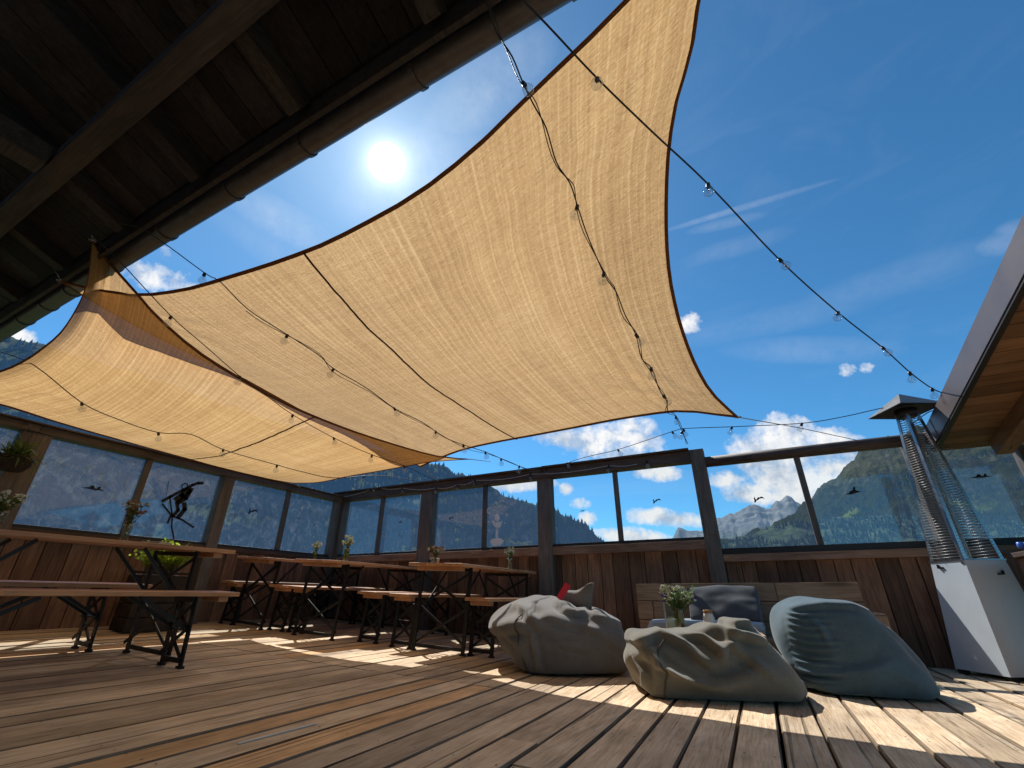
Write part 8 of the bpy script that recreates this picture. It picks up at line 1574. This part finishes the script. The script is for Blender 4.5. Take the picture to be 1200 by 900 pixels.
# counter under the hut roof with a blue bottle lying on it
t = thing('bar_counter', 'dark wooden counter under the hut roof at the right edge', 'counter', (2.43, 4.58, 0))
b = MB()
for k in range(7): b.box((0, -.27, .07 + k * .112), (1.3, .025, .108), None, None, .003)
for k in range(7): b.box((-.66, 0, .07 + k * .112), (.025, .54, .108), None, None, .003)
b.build('front_boards', M['wall'], t)
b = MB(); b.box((0, 0, .815), (1.42, .60, .035), None, None, .006); b.build('counter_top', M['railx'], t)
t = thing('plastic_bottle', 'blue plastic bottle lying at the right edge of the picture', 'bottle', (1.735, 4.66, .8735), (0, R(90), R(-8)))
b = MB(); b.lathe([(.001, .24), (.036, .24), (.04, .23), (.04, .07), (.034, .05), (.018, .03), (.018, .018), (.001, .018)], n=18); b.build('body', M['blue_light'], t)
b = MB(); b.lathe([(.001, -.01), (.022, -.01), (.022, .02), (.001, .02)], n=16); b.build('cap', M['blue'], t)
b = MB(); b.lathe([(.0408, .10), (.0408, .2)], n=18); b.build('label_band', M['blue'], t)

# ------------------------------------------------------------------ heater
hc = Vector((1.565, 5.17, 0)); hrot = math.atan2(-.39, .19) + R(90)
t = thing('patio_heater', 'tall pyramid patio heater of grey steel with wire guard', 'heater', tuple(hc), (0, 0, hrot))
HB, HT, ZB_, ZT_, ZTOP = .225, .20, .02, .80, 2.09
def hw(z):
    return .222 + (.058 - .222) * (z / ZTOP)
b = MB(); w0, w1 = hw(.03), hw(ZT_)
V = [(-w0, -w0, .03), (w0, -w0, .03), (w0, w0, .03), (-w0, w0, .03), (-w1, -w1, ZT_), (w1, -w1, ZT_), (w1, w1, ZT_), (-w1, w1, ZT_)]
b.add(V, [(3, 2, 1, 0), (0, 1, 5, 4), (1, 2, 6, 5), (2, 3, 7, 6), (3, 0, 4, 7), (4, 5, 6, 7)]); b.build('base_cabinet', M['heater_sheet'], t)
b = MB(); w2 = w1 + .006; b.box((0, 0, ZT_ + .006), (w2 * 2, w2 * 2, .012)); b.build('cabinet_rim', M['alu'], t)
for s in ((-1, -1), (1, -1), (1, 1), (-1, 1)):
    b = MB(); b.box((s[0] * w0 * .85, s[1] * w0 * .85, .015), (.05, .05, .03)); b.build('foot', M['steel_dark'], t)
for s in ((-1, -1), (1, -1), (1, 1), (-1, 1)):
    b = MB()
    a, c = Vector((s[0] * (hw(.81) - .002), s[1] * (hw(.81) - .002), .81)), Vector((s[0] * hw(ZTOP), s[1] * hw(ZTOP), ZTOP))
    b.bar(a - Vector((s[0] * .014, 0, 0)), c - Vector((s[0] * .012, 0, 0)), .028, .005, (0, s[1], 0), 0)
    b.bar(a - Vector((0, s[1] * .014, 0)), c - Vector((0, s[1] * .012, 0)), .028, .005, (s[0], 0, 0), 0)
    b.build('corner_bar', M['alu'], t)
for k, (ux, uy) in enumerate(((1, 0), (0, 1), (-1, 0), (0, -1))):
    b = MB()
    nx, ny = -uy, ux
    for q in range(56):
        z = .83 + q * (ZTOP - .85) / 56
        h_ = hw(z)
        b.tube([(ux * h_ + nx * (h_ - .01), uy * h_ + ny * (h_ - .01), z), (ux * h_ - nx * (h_ - .01), uy * h_ - ny * (h_ - .01), z)], .0027, 4)
    b.build('wire_guard', M['wire'], t)
b = MB(); b.lathe([(.032, .815), (.032, 1.72), (.028, 1.72), (.028, .815)], n=16); b.build('glass_tube', M['vase_clear'], t)
b = MB(); b.bar((.05, 0, .82), (.05, 0, 1.7), .012, .012); b.build('inner_rod', M['alu'], t)
b = MB(); b.lathe([(.001, ZTOP - .03), (.075, ZTOP - .03), (.088, ZTOP - .01), (.088, ZTOP + .045), (.001, ZTOP + .045)], n=20); b.build('burner_head', M['darkmetal'], t)
b = MB(); q = .205; zc = 2.125
b.add([(-q, -q, zc), (q, -q, zc), (q, q, zc), (-q, q, zc), (0, 0, zc + .175), (-q, -q, zc - .006), (q, -q, zc - .006), (q, q, zc - .006), (-q, q, zc - .006), (0, 0, zc + .165)], [(0, 1, 4), (1, 2, 4), (2, 3, 4), (3, 0, 4), (6, 5, 9), (7, 6, 9), (8, 7, 9), (5, 8, 9), (0, 5, 6, 1), (1, 6, 7, 2), (2, 7, 8, 3), (3, 8, 5, 0)])
b.build('cap', M['capmetal'], t)
b = MB(); b.box((-hw(.76) - .004, .06, .755), (.012, .03, .012)); b.box((-hw(.76) - .008, .085, .765), (.016, .01, .03)); b.build('door_latch', M['steel_dark'], t)
b = MB(); b.box((.06, -hw(.70) - .004, .70), (.03, .012, .012)); b.box((.085, -hw(.71) - .008, .71), (.01, .016, .03)); b.build('gas_knob', M['steel_dark'], t)
b = MB(); b.box((-hw(.80) - .003, -(hw(.80) - .02), .79), (.010, .02, .035), None, None, .002); b.build('hinge', M['alu'], t)

# ------------------------------------------------------------------ beanbags
def cube_faces(n):
    idx = {}; F = []
    def vid(p):
        k = tuple(p)
        if k not in idx: idx[k] = len(idx)
        return idx[k]
    for ax in range(3):
        for s in (0, n):
            for i in range(n):
                for j in range(n):
                    q = []
                    for a, b in ((0, 0), (1, 0), (1, 1), (0, 1)):
                        p = [0, 0, 0]; p[ax] = s; p[(ax + 1) % 3] = i + a; p[(ax + 2) % 3] = j + b; q.append(vid(p))
                    if s == 0: q.reverse()
                    F.append(q)
    return F, idx
BF, BI = cube_faces(20)
def bag_verts(key):
    raw = BAG_DATA[key]
    k = len(raw) // 3; cols = []
    for a in range(3):
        pr = 0; l = []
        for i in range(k):
            pr += raw[a * k + i]; l.append(pr / 1000)
        cols.append(l)
    return [Vector(p) for p in zip(*cols)]
FOLDS = {
 'bag1': [([(-.18, .42), (-.02, .375), (.215, .33), (.38, .27)], .022, .03), ([(-.05, .5), (.12, .44), (.26, .47), (.4, .45)], .02, .028), ([(.2, .46), (.42, .38), (.59, .33)], .02, .03), ([(-.29, .3), (-.25, .16), (-.23, .02)], .022, .024), ([(-.6, .42), (-.43, .5), (-.27, .40), (-.2, .33)], .026, .035), ([(-.16, .58), (-.02, .5), (.1, .49)], .02, .03), ([(-.12, .3), (.0, .22), (.2, .18)], .008, .03), ([(-.55, .3), (-.42, .22), (-.33, .1)], .012, .03), ([(.3, .26), (.45, .2), (.55, .1)], .01, .03)],
 'bag2': [([(-.645, .41), (-.375, .47), (-.225, .41), (-.07, .25)], .036, .036), ([(-.3, .5), (-.06, .455), (.04, .37), (.02, .31)], .034, .032), ([(-.25, .56), (.03, .52), (.24, .48), (.42, .43)], .034, .034), ([(-.1, .6), (.16, .575), (.38, .56), (.44, .5)], .026, .028), ([(-.42, .38), (-.3, .26), (-.17, .18), (.02, .13)], .014, .034), ([(.06, .44), (.24, .30), (.38, .16)], .016, .04), ([(-.62, .3), (-.56, .18), (-.57, .05)], .02, .022), ([(-.5, .4), (-.46, .28), (-.47, .14)], .012, .03)],
 'bag3': [([(-.62, z + .02), (-.45, z), (-.24 + .05 * ((k * 7) % 3), z + .015)], .010 + .003 * (k % 2), .013) for k, z in enumerate([.10, .155, .22, .27, .335, .39, .45, .51, .565, .61])] + [([(-.6, .66), (-.19, .70), (.06, .69), (.26, .62)], .02, .03), ([(-.4, .6), (-.3, .5), (-.27, .36)], .012, .03), ([(.25, .62), (.4, .45), (.55, .2)], .008, .03)],
}
def beanbag(key, label, loc, rz_, scale, mat, seams):
    t = thing('beanbag', label, 'beanbag', loc, (0, 0, rz_), 'beanbags on the deck by the sofa')
    V = bag_verts(key)
    if key == 'bag3':
        for p in V:
            k = min(1, max(0, -p.x / .5))
            p.x -= .14 * k * (1 - p.z / .7)
            p.z += .07 * k * max(0, min(1, (p.z - .3) / .25))
    nb = [set() for _ in V]
    for f in BF:
        for q in range(4):
            nb[f[q]].add(f[(q + 1) % 4]); nb[f[(q + 1) % 4]].add(f[q])
    for it in range({'bag1': 7, 'bag2': 6, 'bag3': 4}[key]):
        V = [p.lerp(sum((V[k] for k in nb[i]), Vector()) / len(nb[i]), .55) if p.z > .05 else p for i, p in enumerate(V)]
    V = [Vector((p.x * scale[0] * 1.02, p.y * scale[1] * 1.02, max(p.z - .004, .002) * scale[2] * 1.03)) for p in V]
    b = MB(); b.add(V, BF, True, 0)
    tmp = b.build('cover_base', mat, None)
    s = tmp.modifiers.new('smooth', 'SUBSURF'); s.levels = 2; s.render_levels = 2
    bpy.context.view_layer.update()
    me = tmp.evaluated_get(bpy.context.evaluated_depsgraph_get()).to_mesh()
    W = [(v.co.copy(), v.normal.copy()) for v in me.vertices]
    FF = [tuple(p.vertices) for p in me.polygons]
    bpy.data.objects.remove(tmp)
    out = []
    for p, nrm in W:
        h = 0.0
        if nrm.y < .35:
            fx, fz2 = p.x / scale[0], p.z / scale[2]
            for pts, amp, wd in FOLDS[key]:
                dm = 9; sd_ = 0; tt = 0
                for i in range(len(pts) - 1):
                    ax, az = pts[i]; bx, bz = pts[i + 1]
                    vx, vz = bx - ax, bz - az
                    u = ((fx - ax) * vx + (fz2 - az) * vz) / (vx * vx + vz * vz)
                    uc = max(0, min(1, u))
                    qx, qz = ax + vx * uc - fx, az + vz * uc - fz2
                    dd = math.hypot(qx, qz)
                    if dd < dm: dm = dd; sd_ = qx * vz - qz * vx; tt = (i + uc) / (len(pts) - 1)
                if dm < wd * 5:
                    fade = math.sin(math.pi * min(.98, max(.02, tt))) ** .6
                    k = dm / wd * (1 if sd_ > 0 else 1.7)
                    h += amp * fade * (math.exp(-k * k * .8) - .55 * math.exp(-(k - 2.1) ** 2 * .9))
            h *= min(1, max(0, (.35 - nrm.y) / .4))
        q = p * 4.2
        cr = noise.ridged_multi_fractal(Vector((q.x, q.y, q.z * 1.4 + 3)), 1.0, 2.0, 3, 1.0, 2.0)
        h += (cr - 1.0) * .0016 * min(1, p.z / .08)
        out.append(p + nrm * h * min(1, max(0, p.z / .03)))
    b = MB(); b.add(out, FF, True, 0)
    o = b.build('cover', mat, t)
    # piping along the cushion's edge seams (edges of the sewn cube)
    cx = sum((v for v in V), Vector()) / len(V)
    for e in seams:
        pts = []
        for i in range(21):
            k = [None, None, None]
            j = 0
            for q in range(3):
                k[q] = i if e[q] is None else e[q]
            v = V[BI[tuple(k)]]
            pts.append(v + (v - cx).normalized() * .003)
        b = MB(); b.tube(smooth(pts, 3), .0045, 6); b.build('seam', M['seam'], o)
    return t, V
bg1, V1 = beanbag('bag1', 'grey beanbag with a red label, leftmost of the three beanbags', (-1.42, 3.76, fz(-1.42)), R(20), (.84, .86, .90), M['bag_grey'], [(0, 0, None)])
bg2, V2 = beanbag('bag2', 'olive grey beanbag with folded top, in the middle in front of the low table', (-.36, 3.46, .004), R(17), (.75, .75, .68), M['bag_olive'], [(0, 0, None)])
bg3, V3 = beanbag('bag3', 'blue-teal beanbag beside the patio heater', (.49, 3.93, 0), R(-2), (.585, .62, .70), M['bag_teal'], [])
def top_at(V, x, y):
    c = [v for v in V if abs(v.x - x) < .05 and abs(v.y - y) < .05]
    return max(v.z for v in c) if c else .4
# raised corner flap and the red label on the first bag
z = top_at(V1, .05, .02)
b = MB(); V = []; F = []
for i in range(13):
    u = i / 12
    lo = Vector((-.05 + .27 * u, .03 + .05 * math.sin(u * 3), z - .05 - .03 * u))
    hi = Vector((-.02 + .27 * u, .05 + .06 * math.sin(u * 4 + 1), z + .03 + .095 * u ** .6 + .012 * math.sin(u * 9)))
    for j in range(6): V.append(lo.lerp(hi, j / 5) + Vector((0, .025 * math.sin(j * .9 + u * 5), 0)))
for i in range(12):
    for j in range(5): F.append((i * 6 + j, i * 6 + 6 + j, i * 6 + 7 + j, i * 6 + 1 + j))
b.add(V, F, True); o = b.build('flap', M['bag_grey'], bg1); sd = o.modifiers.new('thick', 'SOLIDIFY'); sd.thickness = .009
b = MB(); b.bar((-.03, -.06, z + .015), (.045, -.035, z + .125), .05, .006, (0, -1, .3)); b.build('red_label', M['red'], bg1)

# ------------------------------------------------------------------ sofa, cushions, low table
t = thing('pallet_sofa', 'low sofa made of pale pallet wood against the far wall', 'sofa', (-.16, 5.0, 0))
b = MB()
for a, c, z0, z1 in [(-.95, .30, .50, .655), (.302, .93, .50, .655), (-.80, .93, .335, .497), (-.95, .93, .17, .332)]:
    b.box(((a + c) / 2, .06, (z0 + z1) / 2), (c - a - .003, .028, z1 - z0 - .005), None, None, .004)
b.box((-.878, .055, .416), (.146, .03, .16), None, None, .004)
b.build('backrest', M['pallet'], t)
for x in (-.9, 0, .88):
    b = MB(); b.box((x, .11, .33), (.09, .06, .64), None, None, .004); b.build('back_post', M['pallet'], t)
b = MB()
for k in range(5): b.box((0, -.42 + k * .105, .225), (1.86, .098, .022), None, None, .003)
for x in (-.88, 0, .88):
    for y in (-.40, 0): b.box((x, y, .06), (.10, .14, .12), None, None, .004)
    b.box((x, -.21, .165), (.10, .52, .095))
b.box((0, -.47, .17), (1.86, .02, .085), None, None, .003)
b.build('seat', M['pallet'], t)
b = MB(); b.box((.99, .03, .215), (.10, .26, .41), None, None, .03); b.build('armrest', M['pallet'], t)
def soft_box(name, c, d, mat, parent, rot=(0, 0, 0), puff=.25, seed=0, nz=5):
    bm = bmesh.new(); bmesh.ops.create_cube(bm, size=2)
    bmesh.ops.subdivide_edges(bm, edges=bm.edges[:], cuts=9, use_grid_fill=True)
    for v in bm.verts:
        x, y, z = v.co
        k = (1 - abs(x) ** 4 * .5) * (1 - abs(y) ** 4 * .5)
        e = 1 - .06 * (abs(y) * abs(z)) ** 2
        n_ = noise.ridged_multi_fractal(Vector((x * 1.5, y * 1.5, z + seed)), 1, 2, 3, 1, 2) * .22 - .18
        n_ += math.sin((x * 5 + y * 3) + seed) * .03
        v.co = Vector((x * d[0] / 2 * (1 - .05 * abs(y * z)), y * d[1] / 2 * (1 - .05 * abs(x * z)), z * d[2] / 2 * (.55 + .45 * k + n_)))
    m_ = bpy.data.meshes.new(name); bm.to_mesh(m_); bm.free()
    for p in m_.polygons: p.use_smooth = True
    at_ = m_.attributes.new('rnd', 'FLOAT', 'FACE')
    m_.materials.append(mat)
    o = bpy.data.objects.new(name, m_); COL.objects.link(o); o.location = c; o.rotation_euler = rot
    sb = o.modifiers.new('smooth', 'SUBSURF'); sb.levels = sb.render_levels = 2
    return o
o = soft_box('seat_cushion', (-.47, 4.76, .296), (.92, .52, .11), M['cushion'], None, (0, 0, R(-2)), seed=2)
tag(o, 'pale grey-blue seat cushion on the pallet sofa', 'cushion')
o = soft_box('pillow', (-.30, 4.86, .445), (.58, .36, .2), M['pillow'], None, (R(50), 0, R(-3)), seed=7)
tag(o, 'crumpled charcoal pillow leaning on the sofa back', 'pillow')
t = thing('low_table', 'low pale wooden table hidden behind the olive beanbag', 'table', (-.46, 4.22, 0), (0, 0, R(4)))
b = MB()
for k in range(4): b.box((0, -.225 + k * .15, .278), (.86, .144, .022), None, None, .003)
b.build('tabletop', M['pallet'], t)
for x in (-.38, .38):
    for y in (-.24, .24):
        b = MB(); b.box((x, y, .133), (.09, .09, .266), None, None, .004); b.build('leg', M['sillx'], t)
vase('tall green glass vase on the low table between the beanbags', (-.60, 4.20, .289), .035, .17, 'vase_green')
bouquet('big bunch of cream and violet meadow flowers on the low table', (-.60, 4.20, .289),   .31, .145, ['petal_cream', 'petal_white', 'petal_violet', 'petal_cream'], 80, 14, 'leaf', 1.4)
t = thing('storage_jar', 'white jar with a cork lid on the low table', 'jar', (-.39, 4.24, .289))
b = MB(); b.lathe([(.001, .001), (.04, .001), (.043, .02), (.043, .10), (.034, .12), (.034, .128), (.001, .128)], n=20); b.build('body', M['ceramic'], t)
b = MB(); b.lathe([(.001, .128), (.033, .128), (.036, .135), (.034, .152), (.001, .154)], n=18); b.build('lid', M['cork'], t)
t = thing('candle_lantern', 'square glass lantern standing behind the flowers on the low table', 'lantern', (-.69, 4.36, .289), (0, 0, .2))
b = MB()
for sx in (-1, 1):
    for sy in (-1, 1): b.bar((sx * .05, sy * .05, 0), (sx * .05, sy * .05, .2), .008, .008)
b.box((0, 0, .004), (.108, .108, .008)); b.box((0, 0, .2), (.108, .108, .008)); b.build('frame', M['alu'], t)
for s in (-1, 1):
    b = MB(); b.box((s * .049, 0, .1), (.003, .09, .18)); b.build('glass', M['vase_clear'], t)
    b = MB(); b.box((0, s * .049, .1), (.09, .003, .18)); b.build('glass', M['vase_clear'], t)
for lab, x, y, r, h, mt in [('small glass tealight beside the jar on the low table', -.31, 4.16, .025, .04, 'vase_clear'), ('small dark shaker at the right end of the low table', -.27, 4.22, .016, .07, 'steel_dark')]:
    b = MB(); b.lathe([(.001, .001), (r, .001), (r * 1.05, h * .9), (r * .8, h), (.001, h)], n=14)
    o = b.build('tealight' if 'tea' in lab else 'shaker', M[mt]); o.location = (x, y, .289); tag(o, lab, 'tableware')
# pale streak of paint on the boards
b = MB(); b.box((0, 0, .0015), (.010, .34, .003)); o = b.build('paint_streak', M['ceramic']); o.location = (-1.80, 1.55, fz(-1.80) + .003); o.rotation_euler = (0, slope(-1.8), R(-4)); tag(o, 'thin pale streak of paint along a deck board at lower left', 'strip')
